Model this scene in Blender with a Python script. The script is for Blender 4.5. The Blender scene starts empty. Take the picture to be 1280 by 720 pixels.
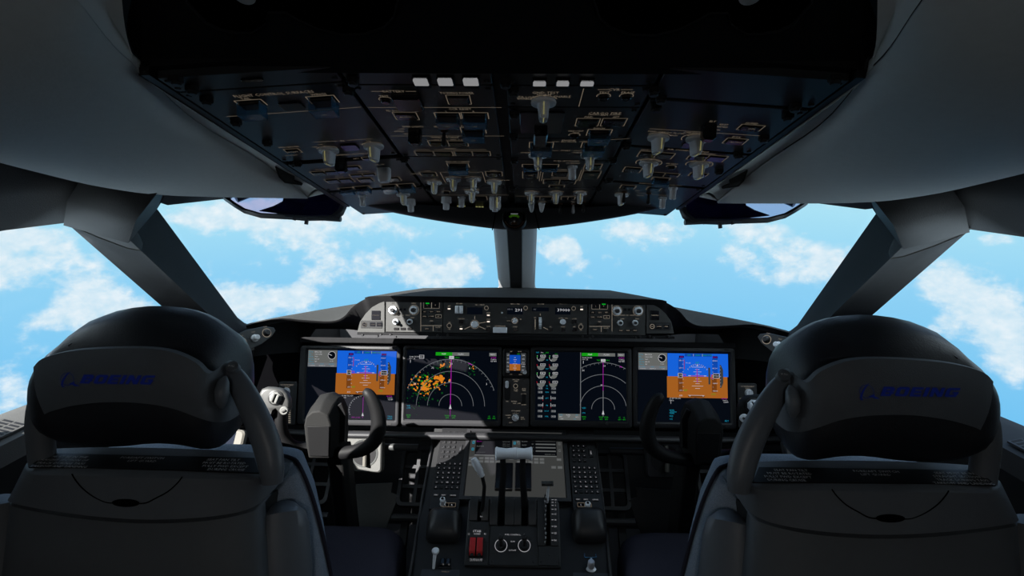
import bpy, math, random
from mathutils import Matrix, Vector
random.seed(7)
SC = bpy.context.scene
COL = SC.collection
PI = math.pi
V = Vector
F0 = 700.0
PITCH = math.radians(12.0)
CP, SP = math.cos(PITCH), math.sin(PITCH)
EYE_Z = 1.60
# ---------------------------------------------------------------- camera
cam_data = bpy.data.cameras.new('camera')
cam = bpy.data.objects.new('camera', cam_data)
COL.objects.link(cam)
cam_data.sensor_fit = 'HORIZONTAL'
cam_data.sensor_width = 36.0
cam_data.lens = F0 / 1280.0 * 36.0
cam_data.clip_start = 0.02
cam_data.clip_end = 5000
CAM = (Matrix.Translation((0.028, 0, EYE_Z)) @ Matrix.Rotation(math.radians(1.23), 4, 'Z')
       @ Matrix.Rotation(PI / 2 - PITCH, 4, 'X') @ Matrix.Rotation(math.radians(0.42), 4, 'Z'))
cam.matrix_world = CAM
SC.camera = cam

def q(dx, py, d):
    """A point of the symmetric cockpit: sideways, height and depth seen from the aisle."""
    up = (360 - py) / F0 * d
    return V((dx / F0 * d, d * CP + up * SP, EYE_Z + up * CP - d * SP))

def ray(px, py):
    o = CAM.translation
    return o, (CAM.to_3x3() @ V(((px - 640) / F0, (360 - py) / F0, -1.0)))

def P(px, py, d):
    o, r = ray(px, py)
    return o + r * d

def hit(px, py, F):
    """Local (u, v) where a measured point lies on the plane of frame F."""
    o, r = ray(px, py)
    n = F.to_3x3() @ V((0, 0, 1))
    t = (F.translation - o).dot(n) / r.dot(n)
    l = F.inverted() @ (o + r * t)
    return l.x, l.y

def frame(o, u, v):
    u = V(u).normalized()
    v = V(v)
    w = u.cross(v).normalized()
    v = w.cross(u).normalized()
    m = Matrix((u, v, w)).transposed().to_4x4()
    m.translation = V(o)
    return m

# ---------------------------------------------------------------- materials
MATS = {}
def mat(name, c, rough=0.6, metal=0.0, var=0.12, scale=60, bump=0.0, bscale=400, emit=None, es=0.0, alpha=1.0, spec=0.5, coat=0.0):
    m = bpy.data.materials.new(name)
    m.use_nodes = True
    nt = m.node_tree
    b = nt.nodes['Principled BSDF']
    b.inputs['Roughness'].default_value = rough
    b.inputs['Metallic'].default_value = metal
    b.inputs['Specular IOR Level'].default_value = spec
    b.inputs['Coat Weight'].default_value = coat
    if alpha < 1:
        b.inputs['Alpha'].default_value = alpha
    tc = nt.nodes.new('ShaderNodeTexCoord')
    if var > 0:
        nz = nt.nodes.new('ShaderNodeTexNoise')
        nz.inputs['Scale'].default_value = scale
        nz.inputs['Detail'].default_value = 4
        nt.links.new(tc.outputs['Object'], nz.inputs['Vector'])
        mx = nt.nodes.new('ShaderNodeMix')
        mx.data_type = 'RGBA'
        mx.inputs[6].default_value = (*[x * (1 - var) for x in c], 1)
        mx.inputs[7].default_value = (*[min(1, x * (1 + var)) for x in c], 1)
        nt.links.new(nz.outputs['Fac'], mx.inputs[0])
        nt.links.new(mx.outputs[2], b.inputs['Base Color'])
    else:
        b.inputs['Base Color'].default_value = (*c, 1)
    if bump > 0:
        n2 = nt.nodes.new('ShaderNodeTexNoise')
        n2.inputs['Scale'].default_value = bscale
        n2.inputs['Detail'].default_value = 3
        nt.links.new(tc.outputs['Object'], n2.inputs['Vector'])
        bp = nt.nodes.new('ShaderNodeBump')
        bp.inputs['Strength'].default_value = bump
        bp.inputs['Distance'].default_value = 0.002
        nt.links.new(n2.outputs['Fac'], bp.inputs['Height'])
        nt.links.new(bp.outputs['Normal'], b.inputs['Normal'])
    if emit is not None:
        b.inputs['Emission Color'].default_value = (*emit, 1)
        b.inputs['Emission Strength'].default_value = es
    MATS[name] = m
    return m

def sr(r, g, b):
    f = lambda x: ((x / 255 + 0.055) / 1.055) ** 2.4 if x > 10 else x / 255 / 12.92
    return (f(r), f(g), f(b))

def emat(name, rgb, s=1.0):
    """lit screen or backlit legend colour, or a glow put into a plain mark, given as it shows"""
    m = bpy.data.materials.new(name)
    m.use_nodes = True
    b = m.node_tree.nodes['Principled BSDF']
    c = sr(*rgb)
    b.inputs['Base Color'].default_value = (0.004, 0.004, 0.005, 1)
    b.inputs['Roughness'].default_value = 0.5
    b.inputs['Specular IOR Level'].default_value = 0.0
    b.inputs['Emission Color'].default_value = (*c, 1)
    b.inputs['Emission Strength'].default_value = s
    MATS[name] = m
    return m

mat('lining', (0.68, 0.73, 0.74), 0.75, bump=0.25, bscale=260, var=0.05, scale=90, spec=0.3)
mat('lining_dark', (0.80, 0.84, 0.84), 0.75, bump=0.2, bscale=260, var=0.05, spec=0.3)
mat('post_grey', (0.036, 0.039, 0.046), 0.6, bump=0.5, bscale=700, var=0.1, spec=0.35)
mat('header_grey', (0.040, 0.040, 0.041), 0.7, bump=0.3, bscale=500, var=0.08, spec=0.3)
mat('post_pale', (0.20, 0.20, 0.205), 0.6, bump=0.3, bscale=700, var=0.06)
mat('hull', (0.03, 0.03, 0.033), 0.9, var=0.1)
mat('roof_black', (0.010, 0.011, 0.013), 0.85, var=0.1, spec=0.15)
mat('panel', (0.022, 0.023, 0.025), 0.42, var=0.15, scale=30, bump=0.08, bscale=900, spec=0.45)
mat('panel_mcp', (0.040, 0.040, 0.039), 0.55, var=0.1, scale=30, bump=0.08, bscale=900, spec=0.3)
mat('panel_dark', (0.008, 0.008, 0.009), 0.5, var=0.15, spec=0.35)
mat('black', (0.006, 0.006, 0.007), 0.6, var=0.1, spec=0.3)
mat('gloss_black', (0.006, 0.006, 0.008), 0.22, var=0.1, spec=0.4)
mat('bezel', (0.016, 0.016, 0.018), 0.5, var=0.08, bump=0.05, spec=0.35)
mat('hood', (0.024, 0.0245, 0.024), 0.9, var=0.35, scale=900, bump=0.5, bscale=1200, spec=0.15)
mat('hood_under', (0.012, 0.012, 0.013), 0.9, var=0.2, spec=0.1)
mat('knob_grey', (0.72, 0.75, 0.80), 0.45, var=0.08, scale=200, alpha=1)
mat('knob_black', (0.012, 0.012, 0.013), 0.45, var=0.1)
mat('silver', (0.6, 0.6, 0.62), 0.35, 0.6, var=0.06)
mat('screw', (0.035, 0.035, 0.037), 0.45, 0.5, var=0.1)
mat('shell', (0.105, 0.116, 0.130), 0.55, var=0.06, bump=0.25, bscale=900, spec=0.35)
mat('shell_low', (0.095, 0.104, 0.114), 0.6, var=0.06, bump=0.25, bscale=900, spec=0.3)
mat('leather', (0.012, 0.014, 0.020), 0.42, var=0.2, scale=25, bump=0.2, bscale=350, spec=0.4)
mat('arm_grey', (0.125, 0.14, 0.16), 0.42, var=0.05, bump=0.1, bscale=600)
mat('fabric', (0.25, 0.30, 0.37), 0.95, var=0.45, scale=500, bump=0.6, bscale=900, spec=0.1)
mat('navy', (0.034, 0.034, 0.050), 0.95, var=0.35, scale=500, bump=0.5, bscale=1000, spec=0.1)
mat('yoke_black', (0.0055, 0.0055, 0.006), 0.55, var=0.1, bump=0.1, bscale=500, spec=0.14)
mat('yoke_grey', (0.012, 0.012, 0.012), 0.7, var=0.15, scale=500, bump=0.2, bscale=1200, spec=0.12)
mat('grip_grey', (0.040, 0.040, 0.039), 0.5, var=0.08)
mat('trim_grey', (0.030, 0.032, 0.032), 0.5, var=0.08)
mat('sill_sunlit', (0.045, 0.044, 0.042), 0.7, var=0.08, bump=0.2)
mat('tan', (0.07, 0.065, 0.055), 0.7, var=0.1)
mat('carpet', (0.03, 0.03, 0.034), 1.0, var=0.5, scale=700, bump=0.8, bscale=900, spec=0.05)
mat('red', (0.42, 0.010, 0.012), 0.45, var=0.08)
mat('tag_white', (0.62, 0.62, 0.62), 0.6, var=0.03)
emat('tag_glow', (150, 150, 152), 0.8)  # glow added to plain white tags so they show bright
mat('legend_blue', (0.012, 0.022, 0.10), 0.6, var=0.05)
mat('placard', (0.006, 0.006, 0.007), 0.45, var=0.05, spec=0.3)
mat('placard_text', (0.70, 0.69, 0.66), 0.6, var=0.02)
mat('seam_and_shade', (0.0015, 0.0015, 0.0018), 0.95, var=0.05, spec=0.0)
mat('guard_blue', (0.05, 0.22, 0.42), 0.2, var=0.15, scale=150, alpha=0.55, spec=0.6)
mat('hud_rim', (0.06, 0.065, 0.075), 0.4, var=0.08)
mat('hud_violet', (0.075, 0.07, 0.14), 0.35, var=0.08)
mat('plate_sunlit', (0.075, 0.075, 0.072), 0.6, var=0.1, bump=0.2)
mat('cork', (0.11, 0.11, 0.105), 0.6, var=0.05)
mat('copper', (0.12, 0.06, 0.035), 0.35, 0.5, var=0.1)
emat('legend', (150, 136, 118), 0.42)
emat('legend_mcp', (170, 160, 145), 0.6)
emat('pointer', (200, 195, 130), 0.30)
emat('lamp_white', (255, 240, 225), 1.1)
emat('lamp_green', (10, 170, 40), 0.8)
emat('lamp_dim', (185, 185, 120), 0.45)
emat('scr_bg', (4, 8, 16))
emat('scr_sky', (20, 96, 215))
emat('scr_sky2', (12, 70, 170))
emat('scr_gnd', (160, 92, 30))
emat('scr_gnd2', (115, 62, 20))
emat('scr_white', (190, 190, 195))
emat('scr_dim', (105, 108, 112))
emat('scr_grey', (98, 100, 98))
emat('scr_mid', (55, 58, 60))
emat('scr_cyan', (20, 140, 170))
emat('scr_green', (20, 150, 20))
emat('compass_green', (60, 110, 15), 0.3)
emat('scr_dgreen', (10, 70, 25))
emat('scr_mag', (150, 20, 150))
emat('scr_orange', (215, 125, 30))
emat('scr_red', (150, 20, 30))
emat('scr_ind', (30, 10, 70))
emat('cdu_bg', (56, 57, 56))
emat('cdu_key', (86, 88, 88))
emat('cdu_blk', (7, 8, 10))
emat('cdu_txt', (105, 108, 108))
emat('key_txt', (175, 175, 180), 0.8)
emat('efb', (62, 72, 92))
emat('wordmark_blue', (14, 24, 84), 0.25)
MATS['wordmark_blue'].node_tree.nodes['Principled BSDF'].inputs['Base Color'].default_value = (0.012, 0.025, 0.14, 1)

def glass_mat(name, tint, refl, rough=0.0):
    m = bpy.data.materials.new(name)
    m.use_nodes = True
    nt = m.node_tree
    nt.nodes.clear()
    out = nt.nodes.new('ShaderNodeOutputMaterial')
    tr = nt.nodes.new('ShaderNodeBsdfTransparent')
    tr.inputs[0].default_value = (*tint, 1)
    gl = nt.nodes.new('ShaderNodeBsdfGlossy')
    gl.inputs['Roughness'].default_value = rough
    mx = nt.nodes.new('ShaderNodeMixShader')
    mx.inputs[0].default_value = refl
    nt.links.new(tr.outputs[0], mx.inputs[1])
    nt.links.new(gl.outputs[0], mx.inputs[2])
    nt.links.new(mx.outputs[0], out.inputs[0])
    MATS[name] = m
glass_mat('window_glass', (0.985, 0.99, 0.99), 0.012)
glass_mat('hud_reflection', (0.035, 0.03, 0.07), 0.22, 0.04)
glass_mat('hud_clear', (0.80, 0.77, 0.90), 0.05)

# ---------------------------------------------------------------- text shapes
_txt = {}
def text_shape(s, bold=0.0):
    if (s, bold) in _txt: return _txt[(s, bold)]
    if s in _txt and not bold:
        return _txt[s]
    cu = bpy.data.curves.new('t', 'FONT')
    cu.body = s
    cu.size = 1.0
    cu.resolution_u = 3 if bold else 1
    cu.offset = bold
    o = bpy.data.objects.new('t', cu)
    COL.objects.link(o)
    dg = bpy.context.evaluated_depsgraph_get()
    me = bpy.data.meshes.new_from_object(o.evaluated_get(dg))
    vs = [(v.co.x, v.co.y) for v in me.vertices]
    fs = [tuple(p.vertices) for p in me.polygons]
    bpy.data.objects.remove(o)
    bpy.data.curves.remove(cu)
    bpy.data.meshes.remove(me)
    if vs:
        x0 = min(v[0] for v in vs); x1 = max(v[0] for v in vs)
    else:
        x0 = x1 = 0
    _txt[(s, bold) if bold else s] = (vs, fs, x0, x1)
    return (vs, fs, x0, x1)

# ---------------------------------------------------------------- mesh builder
class MB:
    def __init__(s):
        s.v = []; s.f = []; s.mi = []; s.mats = []
        s.T = Matrix.Identity(4)
    def m(s, name):
        if name not in s.mats:
            s.mats.append(name)
        return s.mats.index(name)
    def add(s, vs, fs, mt):
        n = len(s.v); k = s.m(mt)
        for p in vs:
            s.v.append(s.T @ V(p))
        for f in fs:
            s.f.append(tuple(i + n for i in f)); s.mi.append(k)
    def flat(s, poly, z, mt):
        a = sum(poly[i - 1][0] * poly[i][1] - poly[i][0] * poly[i - 1][1] for i in range(len(poly)))
        if a < 0: poly = poly[::-1]
        s.add([(x, y, z) for x, y in poly], [tuple(range(len(poly)))], mt)
    def rect(s, x0, y0, x1, y1, z, mt):
        s.flat([(x0, y0), (x1, y0), (x1, y1), (x0, y1)], z, mt)
    def line(s, x0, y0, x1, y1, w, z, mt):
        dx, dy = x1 - x0, y1 - y0
        L = math.hypot(dx, dy) or 1e-9
        nx, ny = -dy / L * w / 2, dx / L * w / 2
        s.flat([(x0 + nx, y0 + ny), (x0 - nx, y0 - ny), (x1 - nx, y1 - ny), (x1 + nx, y1 + ny)], z, mt)
    def pline(s, pts, w, z, mt, closed=False):
        n = len(pts)
        for i in range(n if closed else n - 1):
            a, b = pts[i], pts[(i + 1) % n]
            s.line(a[0], a[1], b[0], b[1], w, z, mt)
    def arc(s, cx, cy, r0, r1, a0, a1, z, mt, n=24):
        vs = []
        for i in range(n + 1):
            a = a0 + (a1 - a0) * i / n
            vs += [(cx + r0 * math.cos(a), cy + r0 * math.sin(a), z), (cx + r1 * math.cos(a), cy + r1 * math.sin(a), z)]
        s.add(vs, [(2 * i, 2 * i + 1, 2 * i + 3, 2 * i + 2) for i in range(n)], mt)
    def disc(s, cx, cy, r, z, mt, n=14, a0=0, a1=2 * PI):
        s.flat([(cx + r * math.cos(a0 + (a1 - a0) * i / n), cy + r * math.sin(a0 + (a1 - a0) * i / n)) for i in range(n + (0 if abs(a1 - a0 - 2 * PI) < 1e-6 else 1))], z, mt)
    def text(s, t, x, y, h, z, mt, al='c', shear=0.0, sx=1.0, rot=0.0):
        vs, fs, x0, x1 = text_shape(t)
        k = h / 0.7
        off = {'c': -(x0 + x1) / 2, 'l': -x0, 'r': -x1}[al]
        c, sn = math.cos(rot), math.sin(rot)
        out = []
        for a, b in vs:
            X = (a + off) * k * sx + b * k * shear
            Y = b * k - h / 2
            out.append((x + X * c - Y * sn, y + X * sn + Y * c, z))
        s.add(out, fs, mt)
    def frame_rect(s, x0, y0, x1, y1, w, z, mt):
        s.pline([(x0, y0), (x1, y0), (x1, y1), (x0, y1)], w, z, mt, True)
    def prism(s, poly, z0, z1, mt, ch=0.0):
        a = sum(poly[i - 1][0] * poly[i][1] - poly[i][0] * poly[i - 1][1] for i in range(len(poly)))
        if a < 0: poly = poly[::-1]
        n = len(poly)
        cx = sum(p[0] for p in poly) / n; cy = sum(p[1] for p in poly) / n
        hw = max(abs(p[0] - cx) for p in poly) or 1; hh = max(abs(p[1] - cy) for p in poly) or 1
        rings = [[(x, y, z0) for x, y in poly]]
        if ch > 0:
            rings.append([(x, y, z1 - ch) for x, y in poly])
            rings.append([(cx + (x - cx) * (1 - ch / hw), cy + (y - cy) * (1 - ch / hh), z1) for x, y in poly])
        else:
            rings.append([(x, y, z1) for x, y in poly])
        s.rings(rings, mt)
    def rings(s, rings, mt, cap0=True, cap1=True, closed=True):
        n = len(rings[0]); vs = [p for r in rings for p in r]; fs = []
        for k in range(len(rings) - 1):
            for i in range(n if closed else n - 1):
                j = (i + 1) % n
                fs.append((k * n + i, k * n + j, (k + 1) * n + j, (k + 1) * n + i))
        if cap0: fs.append(tuple(range(n - 1, -1, -1)))
        if cap1: fs.append(tuple((len(rings) - 1) * n + i for i in range(n)))
        s.add(vs, fs, mt)
    def rbox(s, cx, cy, w, h, z0, z1, mt, r=None, ch=None, n=3):
        if r is None: r = min(w, h) * 0.15
        r = min(r, w / 2 * .999, h / 2 * .999)
        if ch is None: ch = min(abs(z1 - z0) * 0.4, min(w, h) * 0.08)
        poly = []
        for sx, sy, a in ((1, 1, 0), (-1, 1, PI / 2), (-1, -1, PI), (1, -1, 1.5 * PI)):
            for i in range(n + 1):
                b = a + PI / 2 * i / n
                poly.append((cx + sx * (w / 2 - r) + r * math.cos(b), cy + sy * (h / 2 - r) + r * math.sin(b)))
        s.prism(poly, z0, z1, mt, ch)
    def box(s, lo, hi, mt):
        s.prism([(lo[0], lo[1]), (hi[0], lo[1]), (hi[0], hi[1]), (lo[0], hi[1])], lo[2], hi[2], mt)
    def lathe(s, prof, mt, cx=0, cy=0, n=20, flute=0.0, nf=0):
        rings = []
        for r, z in prof:
            rings.append([(cx + r * (1 - (flute if (nf and i % 2) else 0)) * math.cos(2 * PI * i / n), cy + r * (1 - (flute if (nf and i % 2) else 0)) * math.sin(2 * PI * i / n), z) for i in range(n)])
        s.rings(rings, mt)
    def tube(s, pts, rad, mt, n=12, cap=True, up=None):
        pts = [V(p) for p in pts]
        m = len(pts)
        if not isinstance(rad, (list, tuple)): rad = [rad] * m
        rings = []
        prev = None
        for i, p in enumerate(pts):
            t = (pts[min(i + 1, m - 1)] - pts[max(i - 1, 0)]).normalized()
            if prev is None:
                a = V(up) if up else (V((0, 0, 1)) if abs(t.z) < 0.9 else V((0, 1, 0)))
                x = a.cross(t).normalized()
            else:
                x = (prev - t * prev.dot(t)).normalized()
            prev = x
            y = t.cross(x)
            r = rad[i]
            ra, rb = r if isinstance(r, (list, tuple)) else (r, r)
            rings.append([tuple(p + x * ra * math.cos(2 * PI * k / n) + y * rb * math.sin(2 * PI * k / n)) for k in range(n)])
        s.rings(rings, mt, cap, cap)
    def grid(s, rows, mt):
        s.rings([[tuple(p) for p in r] for r in rows], mt, False, False, closed=False)
    def mesh(s, name, smooth=35, subsurf=0):
        me = bpy.data.meshes.new(name)
        me.from_pydata([tuple(v) for v in s.v], [], s.f)
        for n in s.mats:
            me.materials.append(MATS[n])
        me.polygons.foreach_set('material_index', s.mi)
        me.update()
        if smooth:
            me.shade_smooth()
            me.set_sharp_from_angle(angle=math.radians(smooth))
        return me

WM = {}
I4 = Matrix.Identity(4)
def link(name, data, parent=None, F=I4):
    o = bpy.data.objects.new(name, data)
    COL.objects.link(o)
    WM[o.name] = F.copy()
    if parent is not None:
        o.parent = parent
        o.matrix_basis = WM[parent.name].inverted() @ F
    else:
        o.matrix_basis = F
    return o

def tag(o, label=None, cat=None, group=None, kind=None):
    if label: o['label'] = label
    if cat: o['category'] = cat
    if group: o['group'] = group
    if kind: o['kind'] = kind
    return o

def thing(name, label, cat, F=I4, group=None):
    return tag(link(name, None, None, F), label, cat, group)

def part(name, mb, parent=None, F=I4, smooth=35, sub=0, solid=0, bev=0, label=None):
    o = link(name, mb.mesh(name, smooth), parent, F)
    if solid:
        md = o.modifiers.new('solid', 'SOLIDIFY'); md.thickness = solid; md.offset = 1
    if sub:
        md = o.modifiers.new('sub', 'SUBSURF'); md.levels = sub; md.render_levels = sub
    if bev:
        md = o.modifiers.new('bev', 'BEVEL'); md.width = bev; md.segments = 2; md.limit_method = 'ANGLE'
    if label: o['label'] = label
    return o

def struct(name, mb, **k):
    return tag(part(name, mb, **k), kind='structure')

def mir(p):
    return V((-p[0], p[1], p[2]))

def spline(pts, n):
    """Catmull-Rom through pts, n samples"""
    pts = [V(p) for p in pts]
    m = len(pts) - 1
    out = []
    for k in range(n):
        t = k / (n - 1) * m
        i = min(int(t), m - 1); f = t - i
        p0 = pts[max(i - 1, 0)]; p1 = pts[i]; p2 = pts[i + 1]; p3 = pts[min(i + 2, m)]
        out.append(0.5 * ((2 * p1) + (p2 - p0) * f + (2 * p0 - 5 * p1 + 4 * p2 - p3) * f * f + (3 * p1 - p0 - 3 * p2 + p3) * f ** 3))
    return out
# ================================================================ world and light
def build_world():
    w = bpy.data.worlds.new('sky_and_sea')
    SC.world = w
    w.use_nodes = True
    nt = w.node_tree
    nt.nodes.clear()
    N = nt.nodes.new; L = nt.links.new
    out = N('ShaderNodeOutputWorld'); bg = N('ShaderNodeBackground')
    L(bg.outputs[0], out.inputs[0])
    tc = N('ShaderNodeTexCoord')
    sx = N('ShaderNodeSeparateXYZ'); L(tc.outputs['Generated'], sx.inputs[0])
    def M(op, a, b=None, c=None):
        n = N('ShaderNodeMath'); n.operation = op
        for i, x in enumerate((a, b, c)):
            if x is None: continue
            if isinstance(x, (int, float)): n.inputs[i].default_value = x
            else: L(x, n.inputs[i])
        return n.outputs[0]
    az = M('ARCTAN2', sx.outputs[0], sx.outputs[1])
    el = M('ARCSINE', sx.outputs[2])
    cv = N('ShaderNodeCombineXYZ'); L(az, cv.inputs[0]); L(el, cv.inputs[1])
    def noise(scale, sy, det, rough, seed):
        mp = N('ShaderNodeMapping'); mp.inputs['Scale'].default_value = (scale, scale * sy, 1); mp.inputs['Location'].default_value = (seed, seed * .7, 0)
        L(cv.outputs[0], mp.inputs[0])
        n = N('ShaderNodeTexNoise'); n.inputs['Scale'].default_value = 1; n.inputs['Detail'].default_value = det; n.inputs['Roughness'].default_value = rough
        L(mp.outputs[0], n.inputs['Vector'])
        return n.outputs['Fac']
    blobs = [(45, 322, 62, 22, 1), (20, 300, 50, 20, .8), (125, 372, 42, 30, .9), (95, 350, 30, 20, .4), (70, 400, 35, 16, .6), (15, 495, 28, 34, .9), (150, 390, 35, 14, .7),
             (255, 272, 50, 12, .9), (300, 268, 45, 14, .8), (380, 290, 60, 20, .9), (345, 265, 60, 12, .8), (405, 335, 32, 24, .8), (320, 382, 40, 22, 1.15), (275, 375, 30, 20, .9), (375, 370, 22, 12, .8),
             (470, 328, 28, 18, .8), (520, 338, 26, 16, 1), (560, 345, 28, 18, 1), (585, 330, 18, 12, .9), (500, 285, 45, 12, .6), (445, 270, 30, 12, .7),
             (685, 312, 16, 11, .9), (706, 311, 18, 13, 1), (720, 330, 14, 16, .6), (780, 288, 40, 12, .8), (830, 285, 40, 14, .7), (945, 288, 32, 16, .9), (985, 318, 26, 22, .9), (1034, 328, 22, 20, 1), (975, 345, 40, 9, .6),
             (920, 320, 40, 12, .5), (1180, 350, 34, 22, 1.1), (1210, 375, 30, 22, .9), (1250, 400, 40, 34, 1.0), (1270, 440, 40, 30, 1.0), (1185, 410, 24, 14, .7), (1245, 298, 34, 10, .8), (1095, 345, 50, 14, .3),
             (20, 440, 40, 14, .2), (-80, 330, 80, 50, .9), (1380, 360, 70, 60, 1)]
    acc = None
    for (px, py, rx, ry, st) in blobs:
        d = ray(px, py)[1].normalized()
        a = math.atan2(d.x, d.y); e = math.asin(d.z)
        d2 = ray(px + rx, py)[1].normalized(); ra = max(0.01, abs(math.atan2(d2.x, d2.y) - a))
        d3 = ray(px, py - ry)[1].normalized(); re = max(0.008, abs(math.asin(d3.z) - e))
        dx = M('MULTIPLY', M('SUBTRACT', az, a), 1 / ra)
        dy = M('MULTIPLY', M('SUBTRACT', el, e), 1 / re)
        r2 = M('ADD', M('MULTIPLY', dx, dx), M('MULTIPLY', dy, dy))
        g = M('MULTIPLY', M('POWER', 2.0, M('MULTIPLY', r2, -1.0)), st)
        acc = g if acc is None else M('ADD', acc, g)
    acc = M('MINIMUM', acc, 1.25)
    n1 = noise(15, 1.45, 8, 0.58, 3.1)
    n2 = noise(46, 1.3, 5, 0.6, 9.4)
    n3 = noise(4, 2.2, 7, 0.6, 5.0)
    dens = M('ADD', M('MULTIPLY', acc, 0.75), M('ADD', M('MULTIPLY', M('SUBTRACT', n1, 0.53), 1.75), M('MULTIPLY', M('SUBTRACT', n2, 0.5), 0.75)))
    dens = M('ADD', dens, M('MULTIPLY', M('SUBTRACT', n3, 0.58), 0.7))
    mr = N('ShaderNodeMapRange'); mr.interpolation_type = 'SMOOTHSTEP'
    L(dens, mr.inputs[0]); mr.inputs[1].default_value = 0.10; mr.inputs[2].default_value = 0.70
    cloud = mr.outputs[0]
    # blue of the sea below and of the haze towards the horizon
    cr = N('ShaderNodeValToRGB')
    e2 = M('MULTIPLY_ADD', el, 1.0, 0.5)
    L(e2, cr.inputs[0])
    el_ = cr.color_ramp.elements
    el_[0].position = 0.02; el_[0].color = (*sr(88, 172, 232), 1)
    el_[1].position = 0.34; el_[1].color = (*sr(146, 212, 247), 1)
    for p, c in ((0.18, (118, 198, 245)), (0.44, (172, 228, 248)), (0.50, (185, 225, 240)), (0.62, (170, 200, 228)), (1.0, (120, 160, 205))):
        x = cr.color_ramp.elements.new(p); x.color = (*sr(*c), 1)
    shade = N('ShaderNodeMix'); shade.data_type = 'RGBA'
    L(M('MULTIPLY', M('SUBTRACT', n2, 0.35), 2.2), shade.inputs[0])
    shade.inputs[6].default_value = (*sr(206, 232, 246), 1); shade.inputs[7].default_value = (*sr(250, 253, 255), 1)
    mx = N('ShaderNodeMix'); mx.data_type = 'RGBA'
    L(M('MULTIPLY', cloud, 0.9), mx.inputs[0]); L(cr.outputs[0], mx.inputs[6]); L(shade.outputs[2], mx.inputs[7])
    # added bright cloud deck abeam and straight below, lighting the cabin from out of view
    m1 = N('ShaderNodeMapRange'); m1.interpolation_type = 'SMOOTHSTEP'; L(M('ABSOLUTE', az), m1.inputs[0]); m1.inputs[1].default_value = math.radians(56); m1.inputs[2].default_value = math.radians(76)
    m2 = N('ShaderNodeMapRange'); m2.interpolation_type = 'SMOOTHSTEP'; L(M('MULTIPLY', el, -1.0), m2.inputs[0]); m2.inputs[1].default_value = math.radians(30); m2.inputs[2].default_value = math.radians(42)
    fill_deck = M('MAXIMUM', m1.outputs[0], m2.outputs[0])
    mm = N('ShaderNodeMix'); mm.data_type = 'RGBA'
    L(fill_deck, mm.inputs[0]); L(mx.outputs[2], mm.inputs[6])
    dk = N('ShaderNodeMix'); dk.data_type = 'RGBA'
    L(n1, dk.inputs[0]); dk.inputs[6].default_value = (2.1, 2.8, 3.3, 1); dk.inputs[7].default_value = (4.3, 5.0, 5.4, 1)
    sc_ = N('ShaderNodeVectorMath'); sc_.operation = 'SCALE'; L(dk.outputs[2], sc_.inputs[0]); L(M('ADD', 0.62, M('MULTIPLY', m2.outputs[0], 0.9)), sc_.inputs[3])
    L(sc_.outputs[0], mm.inputs[7])
    L(mm.outputs[2], bg.inputs[0])
    bg.inputs[1].default_value = 1.0
    w.cycles.sampling_method = 'MANUAL'
    w.cycles.sample_map_resolution = 1024
build_world()
CLAMP = 1

SUN_AZ, SUN_EL = math.radians(225), math.radians(34.5)
SUN = V((math.sin(SUN_AZ) * math.cos(SUN_EL), math.cos(SUN_AZ) * math.cos(SUN_EL), math.sin(SUN_EL)))      # towards the sun
sd = bpy.data.lights.new('sun', 'SUN')
sd.energy = 28.0
sd.angle = math.radians(0.5)
sd.color = (1.0, 0.97, 0.92)
so = bpy.data.objects.new('sun', sd)
COL.objects.link(so)
so.rotation_euler = SUN.to_track_quat('Z', 'Y').to_euler()
so.location = SUN * 6

# ================================================================ cabin shell
# window openings: shared corner points, port side (mirrored for starboard)
CB_I = V((-0.078, 2.27, 1.085)); CT_I = V((-0.066, 1.73, 1.402))
I0, I1 = q(-341, 414, 1.87), q(-451, 262, 1.15)
R0, R1 = q(-358, 424, 1.72), q(-484, 303, 1.09)
O0, O1 = q(-392, 434, 1.62), q(-566, 282, 1.05)

def sides():
    return ((1, lambda p: V(p)), (-1, mir))

def strip(mb, a, b, mt):
    mb.grid([a, b], mt)

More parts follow.
